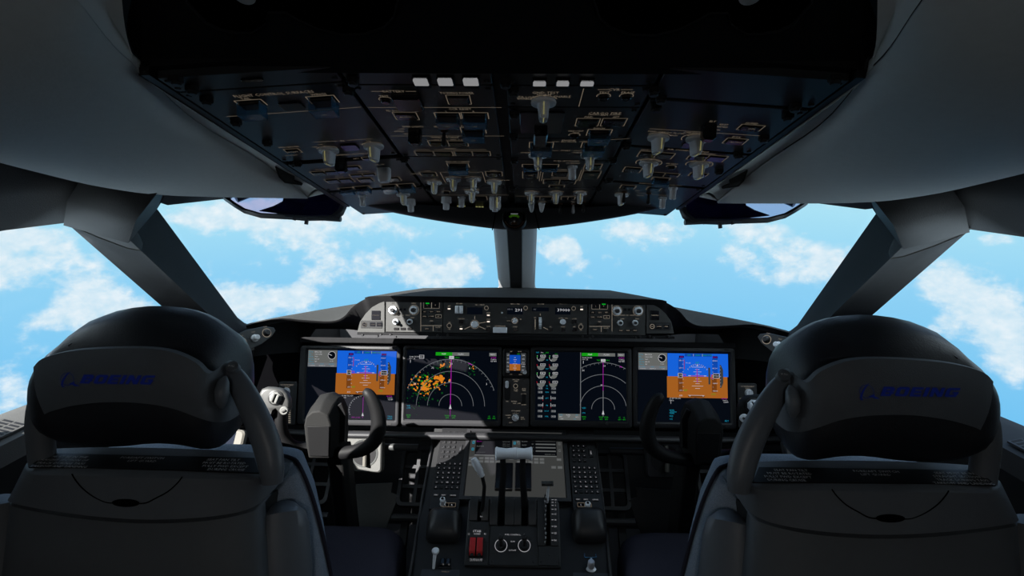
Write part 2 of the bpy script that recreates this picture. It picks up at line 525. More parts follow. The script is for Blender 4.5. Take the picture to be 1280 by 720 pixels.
# corner posts
for s, fm in sides():
    mb = MB()
    out = V((-0.05, 0.06, 0.0))
    top = []; bot = []
    rings = []
    for t in (-0.06, 0.0, 0.12, 0.25, 0.5, 0.75, 0.95, 1.01):
        Ii = I0.lerp(I1, t); Ri = R0.lerp(R1, t); Oi = O0.lerp(O1, t)
        flare = 0.05 * max(0, (0.10 - t) / 0.16) ** 2
        Ii = Ii + V((0.9 * flare, 0, 0))
        dpt = (Ri - (Ii + Oi) / 2)
        ring = [Ii, Ii.lerp(Ri, .35) , Ii.lerp(Ri, .85), Ri + dpt * .06, Ri.lerp(Oi, .12), Ri.lerp(Oi, .6), Oi, Oi + out, Ii + out]
        rings.append([tuple(fm(p)) for p in ring])
    mb.rings(rings, 'post_grey')
    post = struct('trim_3' if s > 0 else 'trim_4', mb, smooth=50)
    # clip cover at the head of the post with its pale piping, flush on both faces
    def lp(a, b, t): return a.lerp(b, t)
    tw = V((.0025, -.004, .001))
    Of = lambda t: O0.lerp(O1, t) + tw
    Rf = lambda t: (R0.lerp(R1, t) + ((R0.lerp(R1, t) - (I0.lerp(I1, t) + O0.lerp(O1, t)) / 2) * .06)) + tw
    If = lambda t: I0.lerp(I1, t) + tw
    low = [Of(.985), lp(Of(.945), Rf(.945), .35), lp(Of(.915), Rf(.915), .75), Rf(.925), lp(Rf(.94), If(.94), .15), lp(Rf(.98), If(.98), .24), lp(Rf(1.01), If(1.01), .26)]
    hi = [Of(1.01), lp(Of(1.01), Rf(1.01), .35), lp(Of(1.01), Rf(1.01), .75), Rf(1.01), lp(Rf(1.01), If(1.01), .1), lp(Rf(1.01), If(1.01), .2), lp(Rf(1.012), If(1.012), .26)]
    bk = V((-.002, .004, -.001))
    mb.rings([[tuple(fm(p + bk)) for p in low], [tuple(fm(p)) for p in low], [tuple(fm(p)) for p in hi]], 'header_grey', False, False, closed=False)
    mb.tube([fm(p) for p in low[:4]], 0.0013, 'tan', n=6)
    struct('trim_5' if s > 0 else 'trim_6', mb, smooth=40)
# centre post: pale cheeks and a dark core, standing between the two windscreens
mb = MB()
rings = []
for t in (-0.08, 0.0, 0.06, 0.15, 0.4, 0.7, 1.0, 1.55):
    c = V((0, 2.29, 1.08)).lerp(V((0, 1.74, 1.40)), t)
    w = 0.074 - 0.006 * t + 0.055 * max(0, (0.10 - t) / 0.18) ** 2
    nrm = V((0, -0.50, -0.86))
    ring = [V((-w, .03, .02)), V((-w * .98, 0, 0)), V((-w * .80, 0, 0)) + nrm * .020, V((-w * .34, 0, 0)) + nrm * .045, V((w * .34, 0, 0)) + nrm * .045,
            V((w * .80, 0, 0)) + nrm * .020, V((w * .98, 0, 0)), V((w, .03, .02)), V((0, .07, .05))]
    rings.append([tuple(c + p) for p in ring])
mb.rings(rings, 'post_pale')
cheek = len(mb.f)
struct('trim_7', mb, smooth=30)
mb = MB()
rings = []
for t in (-0.06, 0.3, 0.7, 1.0, 1.32):
    c = V((0, 2.29, 1.08)).lerp(V((0, 1.74, 1.40)), t)
    nrm = V((0, -0.50, -0.86))
    rings.append([tuple(c + V((-.024, 0, 0)) + nrm * .044), tuple(c + V((-.021, 0, 0)) + nrm * .053), tuple(c + V((.021, 0, 0)) + nrm * .053), tuple(c + V((.024, 0, 0)) + nrm * .044)])
mb.rings(rings, 'header_grey')
struct('trim_8', mb, smooth=30)

# header over the side window and windscreen, and roof hull above it
for s, fm in sides():
    b = [V((-0.93, -0.35, 1.44)), V((-0.92, 0.3, 1.455)), q(-640, 291, 0.94), q(-563, 281, 1.055), q(-520, 275, 1.09), q(-452, 266, 1.15), q(-452, 256, 1.16), q(-436, 258, 1.22), q(-360, 249, 1.36), q(-250, 226, 1.52), q(-100, 208, 1.66), V((0, 1.66, 1.62))]
    u = [p + V((0.07, -0.04, 0.06)) if i < 6 else p + V((0.02, -0.10, 0.045)) for i, p in enumerate(b)]
    u2 = [p + V((0.17, -0.09, 0.13)) if i < 6 else p + V((0.05, -0.20, 0.095)) for i, p in enumerate(b)]
    u3 = [V((p.x * .62, p.y - .2, 1.93)) if i < 5 else V((p.x * .80, p.y - .88, p.z + .45)) for i, p in enumerate(b)]
    bo = [p + V((-0.05, 0.06, 0.03)) for p in b]
    for L_ in (u, u2, u3, bo):
        L_[-1].x = 0
    mb = MB()
    mb.grid([[fm(p) for p in r] for r in (bo, b, u, u2)], 'header_grey')
    hd = [O1 + V((.004, -.006, -.004)), R1.lerp(I1, -.0) + V((.006, -.012, -.004)), I1 + V((.004, -.006, -.002))]
    mb.grid([[fm(p) for p in hd], [fm(p + V((.06, -.055, .05))) for p in hd], [fm(p + V((.16, -.10, .13))) for p in hd]], 'header_grey')
    struct('trim_1' if s > 0 else 'trim_2', mb, smooth=60, solid=0.004)
    mb = MB()
    o3 = [p + V((-0.06, 0.06, 0.05)) for p in b]
    o3[-1].x = 0
    mb.grid([[fm(p) for p in r] for r in (bo, o3, u3)], 'hull')
    # rear side wall panels of the hull
    mb.grid([[fm(p) for p in r] for r in ([V((-0.93, -0.35, 1.44)), V((-0.93, -1.6, 1.44))], [V((-.58, -.55, 1.93)), V((-.58, -1.6, 1.93))])], 'hull')
    struct('ceiling_left' if s > 0 else 'ceiling_right', mb, smooth=60)
mb = MB()
mb.box((-0.75, -1.62, 1.93), (0.75, 0.95, 1.97), 'hull')
struct('ceiling', mb)
mb = MB()
mb.box((-1.3, -1.66, -0.02), (1.3, -1.60, 2.0), 'hull')
struct('wall_back', mb)
mb = MB()
mb.box((-1.25, -1.62, -0.03), (1.25, 2.32, 0.0), 'carpet')
struct('floor', mb)
mb = MB()
mb.box((-0.76, 2.28, -0.0), (0.76, 2.33, 0.97), 'hull')
struct('wall_front', mb)
# side walls: from the floor to the sill, plus the solid wall aft of the side window
SILL = [V((-0.955, 1.78, 1.06)), V((-1.0, 1.55, 1.06)), V((-1.10, 1.10, 1.06)), V((-1.13, 0.6, 1.06)), V((-1.14, -0.35, 1.06)), V((-1.14, -1.61, 1.06))]
for s, fm in sides():
    mb = MB()
    ins = [p + V((0.075, 0.0, -0.018)) for p in SILL]
    low = [p + V((0.08, 0, -0.06)) for p in SILL]
    lo2 = [V((p.x - .02, p.y, 0.62)) for p in SILL]
    lo3 = [V((p.x - .02, p.y, 0.0)) for p in SILL]
    mb.grid([[fm(p) for p in r] for r in (low, lo2, lo3)], 'panel_dark')
    # nose part closing between sill and front wall
    mb.grid([[fm(p) for p in r] for r in ([V((-0.972, 1.78, 1.03)), V((-0.74, 2.31, .96))], [V((-0.976, 1.78, 0.62)), V((-0.74, 2.31, .62))], [V((-0.976, 1.78, 0.0)), V((-.74, 2.31, 0.0))])], 'panel_dark')
    # aft wall pier
    mb.grid([[fm(p) for p in r] for r in ([V((-1.112, 1.03, 1.058)), V((-1.14, 0.3, 1.058)), V((-1.14, -1.61, 1.06))], [V((-0.925, 0.88, 1.472)), V((-.915, .3, 1.47)), V((-0.915, -1.61, 1.46))])], 'lining_dark')
    struct('wall_left' if s > 0 else 'wall_right', mb, smooth=50)
    mb = MB()
    outr = [p + V((-0.03, 0.02, 0.0)) for p in SILL]
    mb.grid([[fm(p) for p in r] for r in (outr, SILL, ins, low)], 'sill_sunlit' if s > 0 else 'panel_dark')  # sunlight and shade put into the sill colours, pale on the captain's side
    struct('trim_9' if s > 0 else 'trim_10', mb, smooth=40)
    # vent grille let into the sill
    th = thing('demister_grille', 'slotted air vent in the sunlit pale sill of the captain\'s side window' if s > 0 else 'slotted air vent in the dark shaded sill of the co-pilot\'s side window', 'air vent',
               Matrix.Translation(fm(V((-1.07, 0.98, 1.05)))))
    a = V((-1.123, 1.10, 1.0615)); 
    pts = [(V((-1.093, 1.10, 1.061)), V((-1.040, 1.10, 1.0485))), (V((-1.112, 0.85, 1.061)), V((-1.058, 0.85, 1.0485)))]
    base = MB()
    up = V((0, 0, .004))
    ring0 = [pts[0][0], pts[0][1], pts[1][1], pts[1][0]]
    base.rings([[tuple(fm(p)) for p in ring0], [tuple(fm(p + up)) for p in ring0]], 'sill_sunlit' if s > 0 else 'panel')
    part('grille_plate', base, th)
    sl = MB()
    for k in range(22):
        t0 = (k + .25) / 22; t1 = (k + .75) / 22
        for (c0, c1) in ((.10, .45), (.55, .90)):
            qd = []
            for t, c in ((t0, c0), (t0, c1), (t1, c1), (t1, c0)):
                A = pts[0][0].lerp(pts[1][0], t); B = pts[0][1].lerp(pts[1][1], t)
                qd.append(A.lerp(B, c) + V((0, 0, .0046)))
            sl.rings([[tuple(fm(p - V((0, 0, .002)))) for p in qd], [tuple(fm(p)) for p in qd]], 'black')
    part('vent_slots', sl, th, smooth=0)

# panes
wnd = [('window_1', lambda p: V(p)), ('window_2', mir)]
for nm, fm in wnd:
    mb = MB()
    base = [q(-340, 410, 1.93) - V((0, 0, .03)), V((-.74, 2.12, .96)), V((-.4, 2.33, .96)), V((-0.06, 2.37, .96))]
    topp = [q(-446, 258, 1.21), q(-330, 245, 1.40), q(-190, 218, 1.58), V((-0.05, 1.66, 1.60))]
    mb.grid([[fm(p) for p in r] for r in (base, topp)], 'window_glass')
    struct(nm, mb, smooth=60)
wnd = [('window_3', lambda p: V(p)), ('window_4', mir)]
for nm, fm in wnd:
    mb = MB()
    base = [q(-392, 436, 1.66), V((-1.13, 1.10, 1.055)), V((-1.135, 0.9, 1.055))]
    topp = [q(-566, 276, 1.08), V((-0.95, 0.88, 1.47)), V((-0.955, 0.8, 1.47))]
    mb.grid([[fm(p) for p in r] for r in (base, topp)], 'window_glass')
    struct(nm, mb, smooth=60)

# ================================================================ inner ceiling lining
ON = q(0, 90, .5787); OF = q(0, 249, 1.183)
OM = frame(OF, (1, 0, 0), ON - OF)
def bank(s):
    h = -.168 if s > 0 else .168
    return OM @ Matrix.Translation((h, 0, 0)) @ Matrix.Rotation(math.radians(4 if s > 0 else -4), 4, 'Y') @ Matrix.Translation((-h, 0, 0))
OLF, ORF = bank(1), bank(-1)
VT = (ON - OF).length
def lining(fm, name, label):
    th = thing(name, label, 'ceiling panel', Matrix.Translation(fm(q(-500, 150, .75))))
    C = [q(-620, -110, .40), q(-530, 0, .45), q(-485, 61, .51), q(-450, 95, .57), q(-390, 155, .73), q(-315, 203, .95), q(-256, 249, 1.15)]
    O = [q(-1150, 20, .42), q(-850, 140, .58), q(-700, 192, .70), q(-600, 219, .80), q(-510, 239, .90), q(-420, 248.5, 1.02), q(-257, 250.5, 1.16)]
    rows = []
    for k in range(7):
        t = k / 6
        row = []
        for i in range(7):
            p = C[i].lerp(O[i], t)
            row.append(p + V((0.008, -.006, -0.018)) * math.sin(PI * t) * (1 - i / 6.0) ** .6 * 1.3)
        rows.append(spline(row, 25))
    lip = [p + V((-.015, .03, .10)) for p in spline(O, 25)]
    rows.append(lip)
    mb = MB()
    mb.grid([[fm(p) for p in r] for r in rows], 'lining')
    part('curved_panel', mb, th, Matrix.Translation((0, 0, 0)), smooth=55, solid=0.003)
    # concave band between the convex panel and the switch panel
    E = [q(-474, -60, .45), q(-472, 20, .49), q(-464, 68, .54)] + [OLF @ V((-.3635, v, .001)) for v in (VT + .004, VT * .66, VT * .33, VT * .165)]
    C2 = [p + V((0, 0, .002)) for p in C]
    rows = []
    for k in range(5):
        t = k / 4
        rows.append(spline([C2[i].lerp(E[i], t) + V((0, 0, .012)) * math.sin(PI * t) for i in range(7)], 25))
    mb = MB()
    mb.grid([[fm(p) for p in r] for r in rows], 'lining_dark')
    part('side_band', mb, th, smooth=55)
    # end wall of the lining above the windscreen
    mb = MB()
    e0 = [q(-256, 249, 1.15), OLF @ V((-.3635, VT * .165, .001)), OLF @ V((-.3635, VT * .165, .001)) + V((0, .02, .08))]
    mb.grid([[fm(p) for p in e0], [fm(p + V((-.02, .06, .02))) for p in e0]], 'lining_dark')
    part('end_cap', mb, th)
    # grab recess
    mb = MB()
    rc = [(-296, 190), (-296, 210), (-291, 224), (-284, 231), (-263, 234), (-260, 228), (-260, 218)]
    dd = [1.00, 1.00, 1.02, 1.045, 1.09, 1.10, 1.09]
    outr = [q(x, y, d - .012) for (x, y), d in zip(rc, dd)]
    cx = sum((p for p in outr), V((0, 0, 0))) / len(outr)
    mid = [p.lerp(cx, .10) + V((0, .0, .004)) for p in outr]
    inn = [p.lerp(cx, .16) + V((-.015, .03, .02)) for p in outr]
    mb.rings([[tuple(fm(p)) for p in r] for r in (outr, mid, inn)], 'black', False, True)
    part('grab_recess', mb, th, smooth=30)
    mb = MB()
    rc = [(-295, 196), (-295, 210), (-290, 222), (-283, 229), (-273, 230), (-271, 214)]
    dd = [1.0, 1.0, 1.02, 1.04, 1.06, 1.05]
    a = [q(x, y, d - .014) for (x, y), d in zip(rc, dd)]
    mb.rings([[tuple(fm(p)) for p in r] for r in (a, [p + V((0, .004, .004)) for p in a])], 'header_grey')
    part('grab_pad', mb, th, smooth=30)
    return th
lining(lambda p: V(p), 'ceiling_lining', 'curved grey ceiling lining over the captain\'s seat, with a dark grab recess')
lining(mir, 'ceiling_lining', 'curved grey ceiling lining over the co-pilot\'s seat, with a dark grab recess')

# black rear roof panel with double-lobed recesses and reading lamps
th = thing('roof_light_panel', 'matt black roof panel with double round recesses, behind the overhead switches', 'roof panel', Matrix.Translation(q(0, 60, .56)))
edge = [(-441, 92), (-462, 68), (-470, 45), (-468, 20), (-462, 0), (-450, -60), (-420, -160)]
poly = [q(x, y, .50 + max(y, -160) / 92 * .075 if y > -60 else .42 + (y + 160) / 100 * .03) for x, y in edge]
poly = [V(p) for p in poly]
PB = q(0, 91, .575); PT = q(0, -160, .40)
FR = frame(PB, (1, 0, 0), PT - PB)
loc = []
for x, y in edge:
    up = (360 - y) / F0
    rr = V((x / F0, CP + up * SP, up * CP - SP))
    n = FR.to_3x3() @ V((0, 0, 1))
    t = (FR.translation - V((0, 0, EYE_Z))).dot(n) / rr.dot(n)
    l = FR.inverted() @ (V((0, 0, EYE_Z)) + rr * t)
    loc.append((l.x, l.y))
full = loc + [(-x, y) for x, y in reversed(loc)]
mb = MB()
mb.prism(full, -0.02, 0.0, 'roof_black', 0)
part('roof_plate', mb, th, FR)
def lobes(pts, fm=1):
    return [((p[0]) * fm, p[1]) for p in pts]
def ideal_hit(x, y, F):
    up = (360 - y) / F0
    rr = V((x / F0, CP + up * SP, up * CP - SP))
    n = F.to_3x3() @ V((0, 0, 1))
    t = (F.translation - V((0, 0, EYE_Z))).dot(n) / rr.dot(n)
    l = F.inverted() @ (V((0, 0, EYE_Z)) + rr * t)
    return l.x, l.y
for fm in (1, -1):
    ol = [(-392, -60), (-392, 0), (-380, 14), (-368, 27), (-350, 36), (-328, 40), (-310, 40), (-298, 33), (-291, 27), (-288, 14), (-265, 14), (-252, 22), (-225, 35), (-195, 42), (-165, 41), (-140, 32), (-128, 20), (-122, 0), (-122, -60)]
    pts = [ideal_hit(x * fm, y, FR) for x, y in ol]
    mb = MB()
    cx = sum(p[0] for p in pts) / len(pts); cy = sum(p[1] for p in pts) / len(pts)
    sh = [(cx + (x - cx) * .985, cy + (y - cy) * .985) for x, y in pts]
    mb.rings([[(x, y, .000) for x, y in pts], [(x, y, .0035) for x, y in pts], [(x, y, .0035) for x, y in sh], [(x, y, .0006) for x, y in sh]], 'panel', False, False)
    mb.flat(sh, .0006, 'seam_and_shade')
    part('lamp_recess', mb, th, FR, smooth=20)
    u, v = ideal_hit(-316 * fm, -12, FR)
    mb = MB()
    mb.lathe([(.010, 0), (.010, .006), (.006, .008), (.0005, .009)], 'tag_white', u, v, 24)
    part('reading_lamp', mb, th, FR)
# ================================================================ shared small controls
def mk(fn, name):
    mb = MB(); fn(mb); return mb.mesh(name)
def _bar_knob(mb, s=1.0, m='knob_grey'):
    mb.lathe([(.0145 * s, 0), (.0150 * s, .0015), (.0145 * s, .0038 * s), (.0095 * s, .0052 * s)], m, n=28)
    rings = []
    for z, w, h in ((.004, .0078, .0110), (.010, .0064, .0112), (.018, .0058, .0104), (.0225, .0048, .0092), (.0236, .0032, .0075)):
        r = []
        for k in range(16):
            a = 2 * PI * k / 16
            cx = math.copysign(abs(math.cos(a)) ** .6, math.cos(a)); cy = math.copysign(abs(math.sin(a)) ** .6, math.sin(a))
            r.append((cx * w * s, cy * h * s, z * s))
        rings.append(r)
    mb.rings(rings, m)
    # pale index line over the grip, facing aft and over its crown
    y = .0112 * s
    mb.add([(-.0005, y + .0003, .0045 * s), (.0005, y + .0003, .0045 * s), (.0005, .0107 * s, .018 * s), (-.0005, .0107 * s, .018 * s)], [(0, 1, 2, 3)], 'pointer')
    mb.box((-.0005, .0100 * s, .006 * s), (.0005, .0118 * s, .0195 * s), 'pointer')
    mb.box((-.0005, -.004 * s, .0225 * s), (.0005, .0085 * s, .0240 * s), 'pointer')
def _cyl_knob(mb):
    mb.lathe([(.0085, 0), (.0085, .003), (.0066, .004), (.0060, .014), (.0064, .020), (.0052, .022)], 'knob_grey', n=24, flute=.07, nf=1)
    mb.lathe([(.0012, .019), (.0012, .0224)], 'black', 0, 0, 8)
def _dual_knob(mb):
    mb.lathe([(.0105, 0), (.0105, .012), (.0098, .013)], 'knob_grey', n=28, flute=.08, nf=1)
    mb.lathe([(.0070, .013), (.0066, .025), (.0055, .0265)], 'knob_grey', n=24, flute=.08, nf=1)
def _big_fluted(mb):
    mb.lathe([(.0115, 0), (.0120, .004), (.0115, .024), (.0100, .027)], 'knob_grey', n=36, flute=.09, nf=1)
    mb.lathe([(.0065, .027), (.0060, .031)], 'knob_grey', n=16)
    mb.box((.004, .0095, .004), (.0055, .0118, .024), 'pointer')
def _toggle(mb, m='knob_black'):
    mb.lathe([(.0052, 0), (.0052, .002), (.0034, .003)], 'copper', n=12)
    mb.lathe([(.0020, .002), (.0034, .015), (.0036, .020), (.0022, .022)], m, n=14)
def _cone(mb):
    mb.lathe([(.0075, 0), (.0078, .002), (.0070, .004), (.0042, .017), (.0022, .020)], 'knob_grey', n=18)
def _paddle(mb):
    rings = []
    for z, w, h, dy in ((0, .011, .010, 0), (.012, .0105, .010, 0), (.020, .0098, .009, .001), (.0235, .0075, .007, .002)):
        rings.append([(math.copysign(abs(math.cos(2 * PI * k / 20)) ** .5, math.cos(2 * PI * k / 20)) * w, math.copysign(abs(math.sin(2 * PI * k / 20)) ** .5, math.sin(2 * PI * k / 20)) * h + dy, z) for k in range(20)])
    mb.rings(rings, 'knob_grey')
def _boxsw(mb):
    mb.rbox(0, 0, .017, .017, 0, .020, 'gloss_black', .003, .003)
def _screw(mb):
    mb.lathe([(.0033, 0), (.0033, .001), (.0025, .0016)], 'screw', n=10)
def _dzus(mb):
    mb.rbox(0, 0, .012, .010, 0, .006, 'black', .002, .001)
    mb.lathe([(.0050, .003), (.0050, .008), (.0040, .009)], 'screw', n=14)
PM = {'k': mk(lambda b: _bar_knob(b, 1.0), 'bar_knob'), 'K': mk(lambda b: _bar_knob(b, 1.0), 'wide_bar_knob'), 'j': mk(lambda b: _bar_knob(b, .92), 'small_bar_knob'),
      'c': mk(_cyl_knob, 'cylinder_knob'), 'd': mk(_dual_knob, 'dual_knob'), 'f': mk(_big_fluted, 'fluted_knob'), 't': mk(_toggle, 'toggle'),
      'o': mk(_cone, 'cone_lever'), 'q': mk(_paddle, 'paddle_knob'), 'x': mk(_boxsw, 'square_rotary'), 'z': mk(_dzus, 'fastener'),
      'w': mk(lambda b: _toggle(b, 'silver'), 'silver_toggle')}
PN = {'k': 'selector_knob', 'K': 'selector_knob', 'j': 'selector_knob', 'c': 'round_knob', 'd': 'dual_knob', 'f': 'fluted_knob', 't': 'toggle_switch', 'o': 'lever_switch',
      'q': 'paddle_knob', 'x': 'rotary_switch', 'w': 'toggle_switch'}

# ================================================================ overhead panel
cols = {'ml': (OM, -.1655, -.0085, 640), 'mr': (OM, .0065, .1655, 640), 'ol': (OLF, -.352, -.1705, 460), 'or': (ORF, .1705, .352, 810)}

def module(col, yr, name_label, items, hx=None, group=None):
    F, u0, u1, rx = cols[col]
    if hx: rx = hx
    va = hit(rx, yr[0], F)[1]; vb = hit(rx, yr[1], F)[1]
    if yr[0] <= 91: va = VT + .012
    vc = (va + vb) / 2; uc = (u0 + u1) / 2
    Fm = F @ Matrix.Translation((uc, vc, 0))
    th = thing('switch_module', name_label, 'switch panel', Fm, 'overhead switch modules')
    mb = MB()
    mb.rbox(uc, vc, u1 - u0, va - vb - .0022, -.008, 0, 'panel', .003, .0008)
    for su in (u0 + .006, u1 - .006):
        for sv in (va - .010, vb + .010):
            mb.T = Matrix.Translation((su, sv, 0)); _screw(mb); mb.T = I4
    fp = part('faceplate', mb, th, F)
    mk_ = MB()
    for it in items:
        k = it[0]
        if k in PN:
            x, y = it[1], it[2]
            u, v = hit(x, y, F)
            ang = it[3] if len(it) > 3 else 0
            link(PN[k], PM[k], th, F @ Matrix.Translation((u, v, 0)) @ Matrix.Rotation(ang, 4, 'Z'))
            if k in 'kKj':
                mk_.line(u, v + .013, u, v + .020, .0009, .0004, 'legend')
                mk_.arc(u, v, .0165, .0175, PI * .15, PI * .85, .0004, 'legend', 12)
        elif k in 'bgusp':
            x0, x1, y0, y1 = it[1:5]
            xc, yc = (x0 + x1) / 2, (y0 + y1) / 2
            ua = hit(x0, yc, F)[0]; ub = hit(x1, yc, F)[0]; v1 = hit(xc, y0, F)[1]; v0 = hit(xc, y1, F)[1]
            cu, cv_ = (ua + ub) / 2, (v0 + v1) / 2
            w, h = ub - ua, v1 - v0
            if k == 'b':
                b = MB(); b.rbox(0, 0, w * .90, h * .86, 0, .0026, 'gloss_black', .001, .0008)
                if len(it) > 5 and it[5]:
                    b.text(it[5], 0, h * .15, min(.0036, h * .3), .003, 'legend', sx=1.1)
                part('push_button', b, th, F @ Matrix.Translation((cu, cv_, 0)))
                mk_.pline([(ua - .001, v1 + .001), (ua - .001, v0 - .001), (ub + .001, v0 - .001), (ub + .001, v1 + .001)], .0009, .0004, 'legend', True)
            elif k == 'p':
                for j in (0, 1):
                    b = MB(); b.rbox(0, 0, w * .45, h * .84, 0, .0024, 'gloss_black', .001, .0008)
                    part('push_button', b, th, F @ Matrix.Translation((ua + w * (.25 + .5 * j), cv_, 0)))
                mk_.pline([(ua - .001, v1 + .001), (ua - .001, v0 - .001), (ub + .001, v0 - .001), (ub + .001, v1 + .001)], .0009, .0004, 'legend', True)
                mk_.line(cu, v0, cu, v1, .0006, .0004, 'legend')
            elif k == 'g' or k == 'u':
                hh = max(h, .018)
                b = MB(); b.rbox(0, 0, w * .86, hh * .8, 0, .0045, 'gloss_black', .001, .0008)
                sw = part('guarded_switch', b, th, F @ Matrix.Translation((cu, cv_, 0)))
                mk_.pline([(ua - .0015, v0 + hh * .2), (ua - .0015, v1 + .0015), (ub + .0015, v1 + .0015), (ub + .0015, v0 + hh * .2)], .0012, .0004, 'legend')
                g = MB()
                H = it[5] if len(it) > 5 else .013
                gw, gh = w * .96, hh * .98
                for (x_, y_, a_, b_) in ((-gw / 2, -gh / 2, gw, .0012), (-gw / 2, -gh / 2, .0012, gh), (gw / 2 - .0012, -gh / 2, .0012, gh)):
                    g.box((x_, y_, .001), (x_ + a_, y_ + b_, H), 'guard_blue')
                g.box((-gw / 2, -gh / 2, H - .0012), (gw / 2, gh / 2 - .002, H), 'guard_blue')
                g.text('LIFT', 0, 0, .0022, H + .0002, 'legend')
                part('guard_cover', g, sw, F @ Matrix.Translation((cu, cv_, 0)), label='translucent blue guard cover')
            elif k == 's':
                b = MB(); b.rbox(0, 0, w, h, -.001, .0022, 'gloss_black', .003, .0005)
                part('dark_window', b, th, F @ Matrix.Translation((cu, cv_, 0)))
        elif k == 'B':
            x0, x1, y0, y1, H = it[1:6]
            xc, yc = (x0 + x1) / 2, (y0 + y1) / 2
            ua = hit(x0, yc, F)[0]; ub = hit(x1, yc, F)[0]; v1 = hit(xc, y0, F)[1]; v0 = hit(xc, y1, F)[1]
            b = MB(); b.rbox(0, 0, ub - ua, v1 - v0, 0, H, 'gloss_black', .002, .002)
            part('hooded_switch', b, th, F @ Matrix.Translation(((ua + ub) / 2, (v0 + v1) / 2, 0)))
        elif k == 'W':
            xa_, xb_, ya_, yb_, yc_ = it[1:6]
            ua, ub = hit(xa_, ya_, F)[0], hit(xb_, ya_, F)[0]
            v1, vm, v0 = hit(xa_, ya_, F)[1], hit(xa_, yb_, F)[1], hit(xa_, yc_, F)[1]
            b = MB(); b.rbox((ua + ub) / 2, (v1 + v0) / 2, ub - ua + .002, v1 - v0, 0, .005, 'black', .001, .001)
            hd = part('tag_holder', b, th, F)
            b = MB(); b.rbox((ua + ub) / 2, (v1 + vm) / 2, ub - ua, v1 - vm, .003, .0065, 'tag_glow', .0008, .0005)
            part('white_tag', b, hd, F, label='blank white tag with a glow put into it')
        elif k == 'r':
            u, v = hit(it[1], it[2], F)
            b = MB(); b.lathe([(.0055, 0), (.0055, .004), (.0045, .005)], 'gloss_black', n=16)
            part('test_button', b, th, F @ Matrix.Translation((u, v, 0)))
            mk_.arc(u, v, .0072, .0082, -.3, PI + .3, .0004, 'legend', 16)
        elif k == 'R':
            u, v = hit(it[1], it[2], F)
            mk_.arc(u, v, .0195, .0207, -.5, PI + .5, .0004, 'legend', 24)
        elif k == 'T':
            u, v = hit(it[2], it[3], F)
            mk_.text(it[1], u, v, (it[4] if len(it) > 4 else .0038) * 1.6, .0004, 'legend', sx=(it[5] if len(it) > 5 else 1.0) * .62)
        elif k == 'L':
            a = hit(it[1], it[2], F); c = hit(it[3], it[4], F)
            mk_.line(a[0], a[1], c[0], c[1], .0009, .0004, 'legend')
        elif k == 'G':
            x, y, n = it[1:4]
            u, v = hit(x, y, F)
            b = MB()
            for j in range(3):
                b.rbox((j - 1) * .0065, 0, .005, .004, 0, .004, 'lamp_dim', .001, .001)
            part('indicator_lamps', b, th, F @ Matrix.Translation((u, v, 0)))
    if mk_.v:
        part('markings', mk_, th, F, smooth=0)
    return th

# carrier frame round the modules
th = thing('overhead_panel_housing', 'black housing that carries the overhead switch modules above the windscreen', 'panel housing', Matrix.Translation(OF))
mb = MB()
for F, u0, u1 in ((OM, -.168, .168), (OLF, -.360, -.168), (ORF, .168, .360)):
    mb.T = F
    mb.box((u0, -.040, -.020), (u1, VT + .02, -.0085), 'panel_dark')
mb.T = OLF; mb.box((-.362, -.03, -.02), (-.3535, VT + .02, .0005), 'panel_dark')
mb.T = ORF; mb.box((.3535, -.03, -.02), (.362, VT + .02, .0005), 'panel_dark')
mb.T = OM; mb.box((-.0075, -.04, -.009), (.0055, VT + .02, -.004), 'black')
mb.T = I4
part('carrier_frame', mb, th)
# rounded lower nose of the housing
lip = [(-216, 246, 1.19), (-206, 253, 1.205), (-160, 267, 1.24), (-90, 280, 1.27), (-25, 289, 1.29), (0, 290, 1.29)]
top = [(-213, 243, 1.185), (-200, 247, 1.19), (-150, 256, 1.205), (-90, 260.5, 1.22), (-25, 262, 1.228), (0, 262, 1.228)]
Lp = [q(*a) for a in lip]; Tp = [q(*a) for a in top]
Tp = [p + V((0, 0, .004)) for p in Tp]
Lp2 = [p + V((0, .03, .01)) for p in Lp]; Lp3 = [p + V((0, .07, .09)) for p in Lp]
def full_row(r): 
    r = spline(r, 13)
    return r + [mir(p) for p in reversed(r[:-1])]
mb = MB()
midr = [a.lerp(b, .5) + V((0, -.006, -.006)) for a, b in zip(Tp, Lp)]
mb.grid([full_row(r) for r in (Tp, midr, Lp, Lp2, Lp3)], 'panel')
part('nose_fairing', mb, th, smooth=60, sub=1)
for px0, px1 in (((620, 263), (615.5, 287.5)), ((668, 263), (674, 287))):
    mb = MB()
    pts = [P(px0[0] + (px1[0] - px0[0]) * t, px0[1] + (px1[1] - px0[1]) * t, 1.222 + .06 * t - .006 * math.sin(PI * t)) for t in (0, .33, .66, 1)]
    mb.tube(pts, .0012, 'seam_and_shade', n=6)
    part('fairing_seam', mb, th)
# side cheeks down the length of the housing
for s in (1, -1):
    fm = (lambda p: V(p)) if s > 0 else mir
    F = OLF
    r1 = [F @ V((-.362, v, .0005)) for v in (-.03, .15, .3, .45, VT + .02)]
    r2 = [p + V((-.006, 0, .05)) for p in r1]
    mb = MB(); mb.grid([[fm(p) for p in r] for r in (r1, r2)], 'panel_dark')
    part('side_cheek', mb, th, smooth=40, solid=.002)
